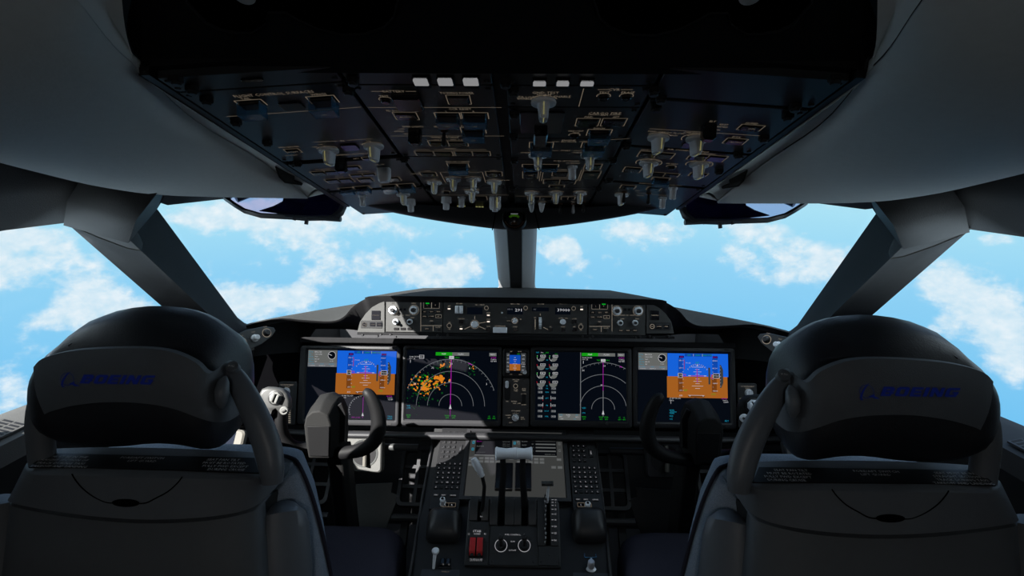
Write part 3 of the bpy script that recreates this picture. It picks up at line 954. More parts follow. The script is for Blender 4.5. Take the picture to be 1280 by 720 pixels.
# fasteners on the column joints
for (x, y, c) in ((441, 97, OM), (436, 110, OM), (505, 197, OM), (536, 233, OM), (632, 100, OM), (642, 111, OM), (643, 198, OM), (640, 234, OM), (643, 140, OM), (642, 168, OM), (817, 110, OM), (826, 120, OM), (820, 131, OM), (783, 180, OM), (766, 198, OM), (762, 223, OM), (748, 234, OM),
                  (220, 96, OLF), (240, 108, OLF), (258, 122, OLF), (295, 150, OLF), (334, 176, OLF), (372, 202, OLF), (1044, 95, ORF), (994, 130, ORF), (985, 142, ORF), (955, 170, ORF), (923, 191, ORF), (899, 212, ORF)):
    u, v = hit(x, y, c)
    link('fastener', PM['z'], th, c @ Matrix.Translation((u, v, .0002)))
# standby compass in the nose
F = frame(P(643, 273.5, 1.236), (1, 0, 0), (0, .35, .75))
th = thing('standby_compass', 'round standby compass with green card, set in the overhead nose above the centre post', 'compass', F)
mb = MB(); mb.lathe([(.027, -.01), (.027, .003), (.0255, .0055), (.0235, .004), (.0225, -.002)], 'panel_dark', n=36); part('compass_rim', mb, th, F)
mb = MB(); mb.lathe([(.0225, -.002), (.019, .006), (.012, .010), (.0005, .0115)], 'gloss_black', n=28); part('compass_bowl', mb, th, F)
mb = MB()
mb.arc(0, -.012, .0125, .0175, PI * .25, PI * .75, .0125, 'compass_green', 16)
for k in range(5): mb.rect(-.010 + k * .0048, -.002, -.008 + k * .0048, .001, .0128, 'black')
mb.rect(-.008, .0058, .008, .0075, .0128, 'scr_dim')
part('compass_card', mb, th, F, label='green compass card', smooth=0)
mb = MB(); mb.arc(0, 0, .019, .0225, PI * 1.1, PI * 1.9, .004, 'copper', 20); mb.rbox(0, -.014, .012, .005, 0, .011, 'copper'); part('compass_mount', mb, th, F)

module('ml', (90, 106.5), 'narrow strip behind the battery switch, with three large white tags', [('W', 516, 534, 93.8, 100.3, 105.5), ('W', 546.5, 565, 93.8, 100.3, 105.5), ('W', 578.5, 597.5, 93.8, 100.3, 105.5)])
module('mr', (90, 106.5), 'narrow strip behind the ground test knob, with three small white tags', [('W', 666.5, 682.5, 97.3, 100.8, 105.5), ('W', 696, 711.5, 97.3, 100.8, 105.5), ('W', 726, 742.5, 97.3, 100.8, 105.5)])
module('ml', (106.5, 196.5), 'battery and cabin reset switch module with blue guards, beside the centre line', [
    ('T', 'BATTERY', 492, 113.8, .0036, 1.2), ('L', 464, 113.8, 479, 113.8), ('L', 507, 113.8, 520, 113.8), ('T', 'TEST', 480, 120, .0036), ('r', 482, 124),
    ('B', 493, 527, 115.5, 132, .008), ('T', 'TOWING POWER', 571, 116, .0034), ('b', 560, 587, 119, 129.5, ''), ('L', 460, 134, 627, 134),
    ('T', 'CCR RESET', 575, 136, .0036, 1.1), ('T', 'FD DOOR POWER', 503, 138.2, .0034), ('b', 494, 521, 140.5, 149, 'AUTO'),
    ('T', 'L', 558, 139, .003), ('T', 'R', 592, 139, .003), ('g', 546, 574, 141, 150), ('g', 579, 609, 141, 150), ('T', 'EMER LIGHTS', 516, 158, .0034), ('x', 519, 163), ('T', 'OFF', 502, 161, .003), ('T', 'ARMED', 499, 163.8, .003), ('T', 'ON', 507, 167, .003),
    ('T', 'SERV INTPH', 554, 158, .0034), ('T', 'OFF', 554, 161, .003), ('t', 555, 163.5), ('T', 'PASS OXYGEN', 591, 157.5, .0034), ('g', 578, 606, 159.5, 168), ('L', 488, 169.7, 630, 169.7),
    ('T', 'WINDOW HEAT', 556, 171.5, .0034, 1.1), ('p', 537, 584, 176, 182), ('T', 'L SIDE  FWD', 549, 174.5, .0028), ('T', 'FWD  R SIDE', 573, 174.5, .0028),
    ('T', 'PRIMARY', 563, 185.5, .003), ('L', 519, 186.8, 538, 186.8), ('L', 543, 186.8, 608, 186.8), ('p', 520, 565, 189, 194), ('p', 569, 612, 189, 194)])
module('ml', (196.5, 233), 'hydraulic pump module with four index knobs and one small blue guard', [
    ('T', 'RAM AIR TURBINE', 572, 201.8, .0034), ('g', 561, 585, 204, 210), ('b', 526, 545, 215, 219.5, ''), ('b', 608, 627, 214.5, 219.5, ''), ('T', 'L ENG', 534, 213.3, .003), ('T', 'R ENG', 617, 213, .003),
    ('L', 550, 215, 603, 215), ('L', 550, 215, 557, 228), ('L', 603, 215, 607, 228), ('T', 'DEMAND', 580, 219, .003), ('T', 'C1  ELEC  C2', 578, 213.5, .003),
    ('T', 'PRIMARY', 520, 217, .0034, 1, ), ('T', 'DEMAND', 631, 225, .003),
    ('T', 'L ELEC', 543, 223.5, .003), ('T', 'R ELEC', 618, 223.5, .003), ('j', 543, 227.5), ('j', 567, 223.5), ('j', 592, 223.5), ('j', 618, 227)])
module('ml', (233, 263), 'passenger sign and cabin light module with a tall fluted knob, by the nose', [
    ('r', 558, 239.5), ('L', 545, 243.5, 636, 243.5), ('T', 'STORM  WIPERS', 589, 236.5, .0032), ('j', 590, 239.5), ('d', 558, 246.5), ('c', 577, 246), ('f', 619, 246), ('b', 594, 608, 245, 249.5, ''), ('G', 576.5, 257.5, 3), ('G', 599.5, 258.5, 3), ('T', 'L WIPER', 555, 250, .003), ('T', 'DOME', 577, 250.5, .003)])
module('mr', (106.5, 133.5), 'ground test and voice recorder module with one broad index knob', [
    ('T', 'GND TEST', 682, 115.6, .0038, 1.2), ('T', 'NORM', 680, 118.3, .0036, 1.1), ('T', 'DATA LOAD', 656, 121, .0036, 1.1), ('T', 'ENABLE', 656, 122.9, .0034), ('T', 'ENABLE', 703, 120.4, .0036, 1.1), ('K', 679.5, 126.5),
    ('L', 730, 109, 723.5, 133), ('T', 'CVR', 768, 111.6, .004, 1.2), ('L', 747, 111.6, 761, 111.6), ('L', 776, 111.6, 791, 111.6), ('T', 'TEST', 755.5, 115.3, .0036, 1.1), ('T', 'ERASE', 785, 115.3, .0036, 1.1), ('r', 754.5, 119.5), ('r', 783, 119.5)])
module('mr', (133.5, 172.5), 'cargo fire module beside a square black blank window', [
    ('s', 650, 704, 139, 165), ('T', 'CARGO FIRE', 756, 141.3, .0042, 1.2), ('L', 735, 143.3, 749, 143.3), ('T', 'ARM', 755, 143.4, .0034), ('L', 762, 143.3, 775, 143.3), ('T', 'FWD', 736, 146, .0034), ('T', 'AFT', 770, 146, .0034),
    ('b', 721, 748, 148, 157, ''), ('b', 753, 781, 148, 157, ''), ('T', 'DISCH', 749, 160.2, .0034, 1.1), ('g', 735, 762, 162, 171), ('T', 'FIRE/OVHT', 720, 163.5, .003), ('T', 'TEST', 720, 165.8, .003), ('r', 718, 168.5), ('B', 667, 684, 160, 176, .010)])
module('mr', (172.5, 199.5), 'engine start module with two guarded switches above two index knobs', [
    ('L', 690, 176.8, 699, 176.8), ('T', 'ENGINE', 711, 175.2, .0036, 1.1), ('T', 'EEC MODE', 711, 177, .0032), ('L', 724, 176.8, 787, 172.8), ('g', 663, 690, 178, 186), ('g', 728, 755, 178, 186), ('T', 'START', 707, 188, .0036), ('L', 690, 188, 698, 188), ('L', 717, 188, 727, 188),
    ('T', 'START', 656, 190.5, .0032), ('T', 'START', 721, 190.5, .0032), ('k', 672.5, 193), ('k', 737.5, 193)])
module('mr', (199.5, 234), 'fuel jettison and fuel pump module crowded with small black buttons', [
    ('T', 'FUEL JETTISON', 708, 201, .0036, 1.2), ('g', 654, 673, 205.5, 209.5, .008), ('g', 677, 697, 205.5, 209.5, .008), ('b', 654, 672, 214.5, 222.5, 'ON'), ('T', 'TO REMAIN', 716, 203.8, .003), ('c', 715.5, 208), ('b', 731, 751, 205, 211, ''), ('b', 728, 749, 213.5, 222.5, 'ON'),
    ('b', 691, 710, 214, 219.5, ''), ('T', 'CROSSFEED', 701, 212, .003), ('L', 676, 214, 674, 226), ('L', 679, 214, 677, 226), ('L', 727, 212, 722, 226), ('L', 729.5, 212, 724.5, 226), ('p', 680, 719, 224, 229.5), ('T', 'CENTER PUMPS', 700, 222, .003), ('b', 687, 705, 231.5, 233.5, '')])
module('mr', (234, 263), 'anti-ice and landing light module with knobs, cone levers and toggles', [
    ('j', 664.5, 241), ('j', 695, 241), ('j', 725, 241), ('T', 'WING', 664, 238.3, .003), ('T', 'ENGINE', 695, 238.3, .003), ('T', 'ENGINE', 725, 238.3, .003), ('p', 660, 690, 246, 249), ('p', 702, 718, 246, 249), ('L', 645, 245, 735, 245), ('T', 'LANDING', 678, 252, .003), ('T', 'TAXI', 716, 252, .003),
    ('o', 664.5, 254), ('o', 677, 254), ('t', 700.5, 254.5), ('w', 716.5, 254.5), ('t', 729, 252.5)])
module('ol', (84, 101.5), 'plain black end strip beside the captain\'s ceiling lining, at the top corner', [('s', 300, 330, 97, 100)], hx=440)
module('ol', (101.5, 197), 'flight control surfaces module with two big blue guards, over the captain\'s side', [
    ('T', 'FLIGHT CONTROL SURFACES', 342, 117, .0042, 1.15), ('T', 'TAIL', 307, 123, .0036, 1.1), ('T', 'WINGS', 398, 117.6, .0036, 1.1), ('g', 299, 331, 125, 134, .017), ('g', 388, 421, 120, 131, .017), ('s', 350, 380, 127, 136),
    ('L', 283, 145.5, 451, 133.5), ('b', 357, 375, 186, 190.5, 'NORM'), ('T', 'HYD/GEN REF', 361, 183.5, .0034), ('T', 'IRS', 428, 175.7, .0036), ('L', 392, 177.5, 422, 175.9), ('L', 434, 175.2, 466, 173), ('K', 411, 187, .25), ('K', 467, 182, .25), ('s', 427, 448, 180, 187),
    ('T', 'ON', 400, 180.3, .003), ('T', 'OFF', 393.5, 183.5, .003), ('T', 'OFF', 453, 179.8, .003), ('T', 'ON', 460, 176, .003), ('L', 356, 194.5, 372, 193.3), ('T', 'EXTERNAL  ELECTRICAL', 440, 192.5, .0034)], hx=440)
module('ol', (197, 233), 'electrical generator module with a fat grey paddle knob and paired buttons', [
    ('x', 426, 200), ('T', 'APU', 445, 198, .0036), ('q', 480, 211), ('T', 'OFF  ON', 474, 205.5, .003), ('b', 432, 450, 207, 211, ''), ('b', 453, 468, 196, 199, ''), ('p', 389, 425, 213.5, 218), ('T', 'LTS  BATTERY', 404, 211.5, .003), ('p', 437, 470, 217, 219.5),
    ('p', 407, 442, 223, 228), ('T', 'BUS TIE', 424, 221, .003), ('b', 448, 466, 222, 227, ''), ('T', 'EXT PWR', 455, 214, .0032), ('b', 484, 500, 221, 226, ''), ('T', 'AFT EXT PWR', 478, 229, .003)], hx=505)
module('ol', (233, 263), 'drive disconnect module with four blue guards, at the captain\'s end of the nose', [
    ('g', 425, 443, 234.5, 238.5, .010), ('g', 444, 463, 232.5, 237.5, .010), ('g', 478, 497, 230.5, 236.5, .010), ('g', 499, 518, 229.5, 235.5, .010), ('c', 453, 244.5), ('j', 504, 242.5), ('d', 513, 249.5), ('L', 440, 247, 465, 245), ('T', 'PANEL/FLOOD', 452, 243.5, .003), ('T', 'WIPER', 510, 247, .003)], hx=540)
module('or', (84, 122.5), 'plain blank black module over the co-pilot\'s side, at the top corner', [('s', 0, 1, 0, 1)] if 0 else [('L', 2000, 0, 2000, 1)] if 0 else [], hx=831)
module('or', (122.5, 182), 'pressurisation and locator module with two broad index knobs, one ringed', [
    ('x', 886, 157), ('T', 'ELT', 891, 151.5, .0034), ('T', 'RESET', 905, 155.5, .003), ('T', 'ARMED', 903, 158.3, .003), ('T', 'ON', 897, 162, .003), ('b', 924, 953, 156, 162.5, 'ON'), ('T', 'HUMID', 940, 154, .0034), ('L', 812, 160.5, 951, 169.5),
    ('T', 'FWD CARGO FLOW', 833, 165.3, .0034, 1.1), ('T', 'CARGO TEMP', 870, 166, .0034, 1.1), ('T', 'HIGH', 842, 169, .003), ('K', 823, 171, -.25), ('K', 871, 173, -.25), ('R', 871, 173), ('b', 906, 932, 173, 179.5, 'AUTO'), ('T', 'BULK', 921, 171, .0034), ('s', 853, 875, 177, 184)], hx=797)
module('or', (182, 226), 'air conditioning module with two ringed index knobs, over the co-pilot\'s side', [
    ('T', 'AIR CONDITIONING', 860, 188, .0038, 1.2), ('p', 798, 842, 190, 197), ('T', 'EQUIP COOLING', 815, 187.8, .003), ('p', 860, 908, 193.5, 200.5), ('T', 'RECIRC FANS', 884, 192, .003), ('T', 'CABIN', 873, 202.5, .003), ('k', 811, 203, -.2), ('R', 811, 203), ('k', 874, 205, -.2), ('R', 874, 205),
    ('r', 839, 208), ('T', 'AIR RESET', 840, 204.5, .003), ('b', 780, 801, 209, 215, ''), ('p', 812, 849, 216, 220), ('b', 862, 884, 216, 220, ''), ('g', 815, 836, 222, 226)], hx=772)
module('or', (226, 263), 'exterior light module with two black toggles, at the co-pilot\'s end of the nose', [
    ('b', 776, 794, 231.5, 235.5, ''), ('b', 809, 826, 233.5, 237.5, ''), ('T', 'BLEED ISOLATION', 812, 229.5, .0032), ('t', 780.5, 239.5), ('t', 811, 241.5), ('j', 777, 243, -.15), ('c', 841.5, 234.5), ('c', 828.5, 247), ('L', 795, 240.5, 850, 246), ('L', 836, 231, 852, 232), ('T', 'NAV', 797, 238, .003), ('T', 'STROBE', 800, 244, .003)], hx=745)

# ================================================================ head-up combiners
def hud(fm, label):
    F = Matrix.Translation(fm(q(-290, 260, 1.24)))
    th = thing('head_up_display', label, 'head-up display', F)
    ol = [(-364, 252, 1.26), (-352, 260, 1.25), (-340, 267, 1.24), (-318, 273, 1.235), (-280, 274.5, 1.23), (-262, 276, 1.225), (-222, 275, 1.215), (-213, 268, 1.22), (-209, 259, 1.23), (-212, 250, 1.245), (-228, 240, 1.275), (-250, 231, 1.31), (-275, 226, 1.34), (-330, 232, 1.33), (-360, 243, 1.29)]
    pts = [q(*a) for a in ol]
    n = len(pts)
    c = sum(pts, V((0, 0, 0))) / n
    nrm = (pts[3] - pts[7]).cross(pts[12] - pts[4]).normalized()
    if nrm.y > 0: nrm = -nrm
    rings = [[tuple(fm(p.lerp(c, a) + nrm * b)) for p in pts] for a, b in ((0, -.006), (-.02, 0), (0, .006), (.07, .006), (.085, .0), (.07, -.006), (0, -.006))]
    mb = MB(); mb.rings(rings[:4], 'hud_rim', False, False); mb.rings(rings[3:5], 'hud_violet', False, False); mb.rings(rings[4:], 'hud_rim', False, False)
    part('combiner_rim', mb, th, smooth=50, label='dark rounded rim')
    mb = MB(); mb.rings([[tuple(fm(p.lerp(c, .07) + nrm * b)) for p in pts] for b in (-.0015, .0015)], 'hud_clear')
    part('combiner_glass', mb, th, smooth=30, label='clear lavender glass')
    mb = MB()
    cp = [q(-318, 268, 1.238), q(-300, 262, 1.25), q(-289, 256, 1.262), q(-286, 246, 1.275), q(-290, 232, 1.315)] + [p.lerp(c, .085) for p in (pts[12], pts[11], pts[10], pts[9], pts[8], pts[7], pts[6], pts[5], pts[4])]
    mb.rings([[tuple(fm(p + nrm * b)) for p in cp] for b in (.0025, .0045)], 'hud_reflection')  # dark reflection of the cabin is put into this tint
    part('reflection_pane', mb, th, smooth=30, label='dark violet glass tinted as a reflection of the cabin')
    mb = MB()
    for dx, y0, y1, w in ((-273.5, 274, 278, 2.2), (-258, 275, 283, 2.6), (-239, 274, 278, 2.2)):
        a = q(dx, y0, 1.222); b = q(dx - 1, y1, 1.222)
        mb.tube([fm(a), fm(b)], (w / 700 * 1.22), 'hud_rim', n=8)
    mb.tube([fm(q(-285, 273, 1.225)), fm(q(-215, 276, 1.215))], (.004, .006), 'hud_rim', n=8)
    part('latch_bar', mb, th)
    # arm up to the ceiling
    mb = MB()
    mb.tube([fm(q(-350, 250, 1.27)), fm(q(-320, 238, 1.30)), fm(q(-300, 215, 1.32))], .012, 'hud_rim', n=8)
    mb.tube([fm(q(-225, 236, 1.28)), fm(q(-235, 222, 1.30)), fm(q(-250, 205, 1.32))], .012, 'hud_rim', n=8)
    part('pivot_arm', mb, th)
hud(lambda p: V(p), 'stowed head-up glass in a rounded dark rim, over the captain\'s windscreen')
hud(mir, 'stowed head-up glass in a rounded dark rim, over the co-pilot\'s windscreen')
# ================================================================ glareshield
lipc = [(0, 372, 1.80), (-168, 372, 1.80), (-190, 377, 1.815), (-205, 387, 1.84), (-216, 399, 1.865), (-232, 404.5, 1.88), (-265, 403.5, 1.88), (-300, 402, 1.87), (-345, 413, 1.83), (-375, 424, 1.76), (-400, 436, 1.68)]
back = [V((0, 2.30, 1.105)), V((-.30, 2.24, 1.105)), V((-.36, 2.19, 1.105)), V((-.44, 2.15, 1.10)), V((-.52, 2.10, 1.10)), V((-.58, 2.08, 1.095)), V((-.66, 2.03, 1.09)), V((-.75, 1.97, 1.085)), V((-.90, 1.86, 1.075)), V((-.97, 1.72, 1.068)), V((-.99, 1.62, 1.064))]
Lc = [q(*a) for a in lipc]
nn = 33
def sym(r):
    return list(reversed(r)) + [mir(p) for p in r[1:]]
def densify(r):
    out = []
    for i in range(len(r) - 1):
        for k in range(3): out.append(r[i].lerp(r[i + 1], k / 3))
    return out + [r[-1]]
a = spline(Lc, nn); b = spline(back, nn)
th = thing('glareshield', 'long dark glareshield hood under the windscreens, raised in the middle over the mode control panel', 'glareshield', Matrix.Translation((0, 1.9, 1.05)))
mb = MB()
rows = [sym([p for p in b])]
rid = []
for k in (.2, .45, .7, .88):
    r = [x.lerp(y, k) for x, y in zip(b, a)]
    # the hood climbs to a ridge just behind the raised middle
    rid = []
    for i, p in enumerate(r):
        up = max(0, 1 - abs(p.x) / .52)
        rid.append(p + V((0, 0, .02 * math.sin(PI * k) * min(1, up * 3))))
    rows.append(sym(rid))
rows.append(sym(a))
mb.grid(rows, 'hood')
part('hood_top', mb, th, smooth=60)
mb = MB()
lip2 = [p + V((0, .004, -.010)) for p in a]
und = []
for p in a:
    und.append(V((p.x * 1.0, p.y + (.15 if abs(p.x) < .75 else .06), 1.02 if abs(p.x) < .75 else .96)))
mid = [V((p.x, p.y + .075, min(p.z - .03, 1.07))) for p in a]
mb.grid([sym(r) for r in (a, lip2, mid, und)], 'hood_under')
part('hood_underside', mb, th, smooth=60)
# trim piece with three knobs where the hood meets each corner post
for s in (1, -1):
    fm = (lambda p: V(p)) if s > 0 else mir
    pl = [(-352, 423, 1.70), (-341, 418, 1.735), (-318, 413, 1.775), (-304, 413.5, 1.79), (-301, 417, 1.79), (-305, 424, 1.775), (-318, 434, 1.75), (-334, 442, 1.72), (-352, 449, 1.68)]
    pts = [q(*a_) for a_ in pl]
    c = sum(pts, V((0, 0, 0))) / len(pts)
    nrm = (pts[0] - c).cross(pts[3] - c).normalized()
    if nrm.y > 0: nrm = -nrm
    F = frame(fm(c), fm((pts[3] - pts[0])) * (1 if s > 0 else -1), fm(pts[3] - pts[7]))
    if (F.to_3x3() @ V((0, 0, 1))).y > 0: F = frame(fm(c), -fm((pts[3] - pts[0])) * (1 if s > 0 else -1), fm(pts[3] - pts[7]))
    t2 = thing('corner_light_panel', 'small grey lobe-shaped panel with lighting knobs, at the %s end of the glareshield' % ("captain's" if s > 0 else "co-pilot's"), 'light panel', F)
    Fi = F.inverted()
    lp = [(Fi @ fm(p)).xy for p in pts]
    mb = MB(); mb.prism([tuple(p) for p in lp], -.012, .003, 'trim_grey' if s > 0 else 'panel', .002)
    part('lobe_plate', mb, t2, F)
    for j, (dx, y, d) in enumerate(((-342, 432, 1.70), (-327, 427, 1.735), (-312, 420, 1.765))):
        l = Fi @ fm(q(dx, y, d))
        mb = MB()
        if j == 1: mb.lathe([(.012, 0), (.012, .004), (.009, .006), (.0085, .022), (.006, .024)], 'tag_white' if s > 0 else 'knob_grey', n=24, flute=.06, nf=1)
        else: mb.lathe([(.012, 0), (.011, .006), (.009, .012), (.007, .014)], 'knob_black', n=20); mb.arc(0, 0, .0125, .0145, 0, 2 * PI, .001, 'legend_mcp')
        part('lighting_knob', mb, t2, F @ Matrix.Translation((l.x, l.y, .003)))
        mb = MB(); mb.text(('DOOR', 'MAP', 'DIM')[j], l.x, l.y + .020, .004, .0036, 'legend_mcp'); part('marking', mb, t2, F, smooth=0)

# ================================================================ mode control panel row
MC = q(0, 396, 1.815)
MF = frame(MC, (1, 0, 0), (0, math.sin(math.radians(13)), math.cos(math.radians(13))))
def uv(x, y, F=None): return hit(x, y, F or MF)
def mpanel(name, label, x0, x1, y0=376.5, y1=417, poly=None, m='panel_mcp', cat='control panel'):
    u0 = uv(x0, 396)[0]; u1 = uv(x1, 396)[0]; v1 = uv(646, y0)[1]; v0 = uv(646, y1)[1]
    th = thing(name, label, cat, MF @ Matrix.Translation(((u0 + u1) / 2, v0, 0)))
    mb = MB()
    if poly: mb.prism([uv(*p) for p in poly], -.05, 0, m, .001)
    else: mb.rbox((u0 + u1) / 2, (v0 + v1) / 2, u1 - u0 - .0015, v1 - v0, -.05, 0, m, .001, .001)
    part('faceplate', mb, th, MF)
    return th
def at_uv(x, y, F=None):
    u, v = uv(x, y, F)
    return (F or MF) @ Matrix.Translation((u, v, 0))
PXM = 1.815 / 700
def c_knob(th, x, y, r, m='knob_grey', F=None, h=.016, dual=False, name='selector_knob', ring=True):
    r = r * PXM
    mb = MB()
    if dual:
        mb.lathe([(r, 0), (r, h * .5), (r * .92, h * .6)], m, n=28, flute=.06, nf=1)
        mb.lathe([(r * .52, h * .5), (r * .5, h * 1.3), (r * .38, h * 1.4)], 'knob_black', n=20)
    else:
        mb.lathe([(r, 0), (r * .97, h * .8), (r * .8, h)], m, n=28, flute=.08, nf=1)
    if ring: mb.arc(0, 0, r * 1.12, r * 1.12 + .001, 0, 2 * PI, .0006, 'legend_mcp')
    return part(name, mb, th, at_uv(x, y, F))
def c_btn(th, x, y, w, h, txt='', m='gloss_black', lamp=None, F=None, name='push_button', outline=False, s=PXM):
    mb = MB()
    w *= s; h *= s
    mb.rbox(0, 0, w, h, 0, .0025, m, .0008, .0006)
    if lamp: mb.rbox(0, 0, w * .8, h * .55, .0025, .0029, lamp, .0004, .0001)
    if txt: mb.text(txt, 0, 0, min(h * .45, .0034), .0031, 'legend_mcp')
    if outline: mb.frame_rect(-w / 2 - .001, -h / 2 - .001, w / 2 + .001, h / 2 + .001, .0008, .0003, 'legend_mcp')
    return part(name, mb, th, at_uv(x, y, F))
def c_txt(mb, t, x, y, h=1.6, F=None, m='legend_mcp', al='c', sx=1.0):
    u, v = uv(x, y, F); mb.text(t, u, v, h * PXM, .0005, m, al, sx=sx)
def c_line(mb, pts, w=.4, F=None, m='legend_mcp'):
    mb.pline([uv(x, y, F) for x, y in pts], w * PXM, .0004, m)

def efis(s):
    X = (lambda x: x) if s > 0 else (lambda x: x + 254.5)
    x0, x1 = (482, 553.5) if s > 0 else (735.5, 807)
    lab = 'captain\'s display control panel with silver knobs, its lower corner lit by the sun' if s > 0 else 'co-pilot\'s display control panel with silver knobs, wholly in shade'
    th = mpanel('display_control_panel', lab, x0, x1)
    k = MB()
    if s > 0: big = [(491.5, 387.5), (517.5, 387.5)]; sm = [(495, 402), (512.5, 402)]; bt = [495.5, 504, 512.5]; dv = 526; px = 1
    else: big = [(771, 388.5), (797.5, 388.5)]; sm = [(775, 403.5), (793.5, 403.5)]; bt = [776, 785, 793.5]; dv = 765
    for x, y in big:
        c_knob(th, x, y, 5.4, dual=True); c_txt(k, 'BARO' if x == big[1][0] else 'MINS', x, y - 8.5, 1.5)
    for x, y in sm:
        c_knob(th, x, y, 3.6, dual=True, ring=False); c_txt(k, 'PLAN', x + 3, y - 5, 1.3)
    xm = (sm[0][0] + sm[1][0]) / 2
    c_line(k, [(xm - 9, 394), (xm - 3, 394)]); c_line(k, [(xm + 3, 394), (xm + 9, 394)]); c_txt(k, 'ND', xm, 394, 1.3)
    for x in bt: c_btn(th, x, 411 if s > 0 else 413, 6, 2.8, 'WXR')
    for dx in (-5, 4): 
        c_btn(th, xm + dx * .6, 387, 3, 3, '', name='small_button'); 
    bx = 539.5 if s > 0 else 749.5
    y0 = 0 if s > 0 else 1
    c_btn(th, bx - 5, 381.5 + y0, 9, 7, 'L', lamp=None, outline=True); c_btn(th, bx + 5, 381.5 + y0, 9, 7, 'R', outline=True)
    mb = MB(); mb.rbox(0, 0, 4.5 * PXM, 1.6 * PXM, .0026, .0032, 'lamp_green', .0004, .0001)
    part('status_lamp', mb, th, at_uv(bx + (-5 if s > 0 else 5), 379.2 + y0), label='green status lamp')
    for r, yy in enumerate((389.5, 395.3)):
        for c_, t in enumerate((('SYS', 'CDU', 'INFO'), ('CHKL', 'COMM', 'ND'))[r]):
            c_btn(th, bx + (c_ - 1) * 8.7, yy + y0, 6.4, 3, t, outline=(r == 1 and c_ == 2))
    c_txt(k, 'ENG', bx, 401 + y0, 1.3); c_knob(th, bx, 404 + y0, 1.7, 'knob_black', ring=False, name='round_button', h=.008)
    c_line(k, [(bx - 13, 407 + y0), (bx + 13, 407 + y0)], .5); c_line(k, [(bx + 2, 407 + y0), (bx + 2, 414 + y0)], .5)
    c_line(k, [(dv, 378), (dv, 414)], .5)
    c_btn(th, bx - 6, 410.8 + y0, 6, 2.8, 'CANC'); c_txt(k, 'CLOCK', bx + 8, 409 + y0, 1.3); c_knob(th, bx + 8, 412 + y0, 1.6, 'knob_black', ring=False, name='round_button', h=.006)
    part('markings', k, th, MF, smooth=0)
efis(1); efis(-1)

for s in (1, -1):
    if s > 0:
        pl = [(480.8, 376.5), (474, 379), (465, 384), (457, 392), (450, 402), (446.5, 415.5), (480.8, 416)]
        cx, bx, lab = 455.5, 465, 'wedge-shaped warning light panel at the sunlit end of the mode control row'
    else:
        pl = [(808, 377.5), (815, 380), (824, 385), (832, 392), (839, 402), (842.5, 417), (808, 417)]
        cx, bx, lab = 815, 826, 'wedge-shaped warning light panel at the shaded end of the mode control row'
    th = mpanel('warning_light_panel', lab, min(p[0] for p in pl), max(p[0] for p in pl), poly=pl)
    sx_ = 470 if s > 0 else 818.5
    c_btn(th, sx_, 394, 11, 11.5, 'WARNING', name='master_switch')
    mb = MB(); mb.rbox(0, 0, 27 * PXM, 9.5 * PXM, 0, .0015, 'panel_dark', .001, .0005)
    part('switch_strip', mb, th, at_uv(464.5 if s > 0 else 825, 405.5 if s > 0 else 407.5))
    mb = MB(); mb.arc(0, 0, 2.4 * PXM, 3.0 * PXM, 0, 2 * PI, .003, 'legend_mcp'); mb.rect(-.004, -.0007, .004, .0007, .003, 'legend_mcp'); mb.lathe([(2.3 * PXM, 0), (2.2 * PXM, .0028)], 'gloss_black')
    part('round_button', mb, th, at_uv(cx, 405.5 if s > 0 else 408))
    for j in (0, 1):
        xx = (466 + j * 8.5) if s > 0 else (823.5 + j * 9)
        c_btn(th, xx, 405.5 if s > 0 else 408, 7, 5, ('COMM', 'CHKL')[j])

th = mpanel('mode_control_panel', 'long autopilot mode control panel in the centre, its window reading 39000', 554, 734.5)
k = MB()
for (x, y) in ((561.5, 386), (610.5, 394), (610.5, 402), (576.5, 411), (727, 386.8)):
    c_btn(th, x, y, 4.2, 2.8, '', lamp='lamp_white', name='lit_button')
c_txt(k, 'A/P', 561.5, 382.5, 1.7); c_txt(k, 'A/P', 727, 383.3, 1.7); c_txt(k, 'VNAV', 610.5, 399, 1.3); c_txt(k, 'LNAV', 610.5, 391, 1.3); c_txt(k, 'A/T', 576.5, 408, 1.3)
mb = MB()
for j in (-1, 1): mb.rbox(j * 2.6 * PXM, 0, 4.6 * PXM, 10 * PXM, 0, .010, 'knob_grey', .002, .003)
part('arm_switch', mb, th, at_uv(574, 387)); c_txt(k, 'A/T ARM', 574, 379.5, 1.4)
for x0, x1, y0, y1, t, tx in ((584, 603, 384, 393, '', 0), (634, 653.5, 384.3, 393.2, '291', 648), (665, 686, 384.2, 389.3, '', 0), (694, 713, 384.3, 393.2, '39000', 704.5)):
    ua, va = uv(x0, y0); ub, vb = uv(x1, y1)
    mb = MB(); mb.rbox((ua + ub) / 2, (va + vb) / 2, ub - ua, va - vb, 0, .001, 'scr_bg', .0005, .0002)
    if t:
        u, v = uv(tx, 387.5); mb.text(t, u, v, 3.6 * PXM, .0014, 'scr_white', sx=1.25)
    if x0 == 634:
        u, v = uv(637.5, 386.5); mb.text('HDG', u, v, 1.7 * PXM, .0014, 'scr_dim', sx=1.2)
    if x0 == 665:
        u, v = uv(668.5, 386.7); mb.text('V/S', u, v, 1.6 * PXM, .0014, 'scr_dim', sx=1.1)
    part('readout_window', mb, th, MF)
c_knob(th, 593.5, 405.5, 4.6, dual=False)
c_line(k, [(593.5, 395), (593.5, 399)], .5); c_line(k, [(588, 408), (580.5, 411.5)], .5); c_line(k, [(599, 408), (607, 411.5)], .5); c_line(k, [(599, 404), (607.5, 402.5)], .5)
for x, y, r in ((608, 385, 2.0), (657, 385, 2.0), (717, 385.5, 2.0), (561.5, 407, 2.3), (726, 408.5, 2.3)): c_knob(th, x, y, r, 'knob_black', h=.008, name='round_button')
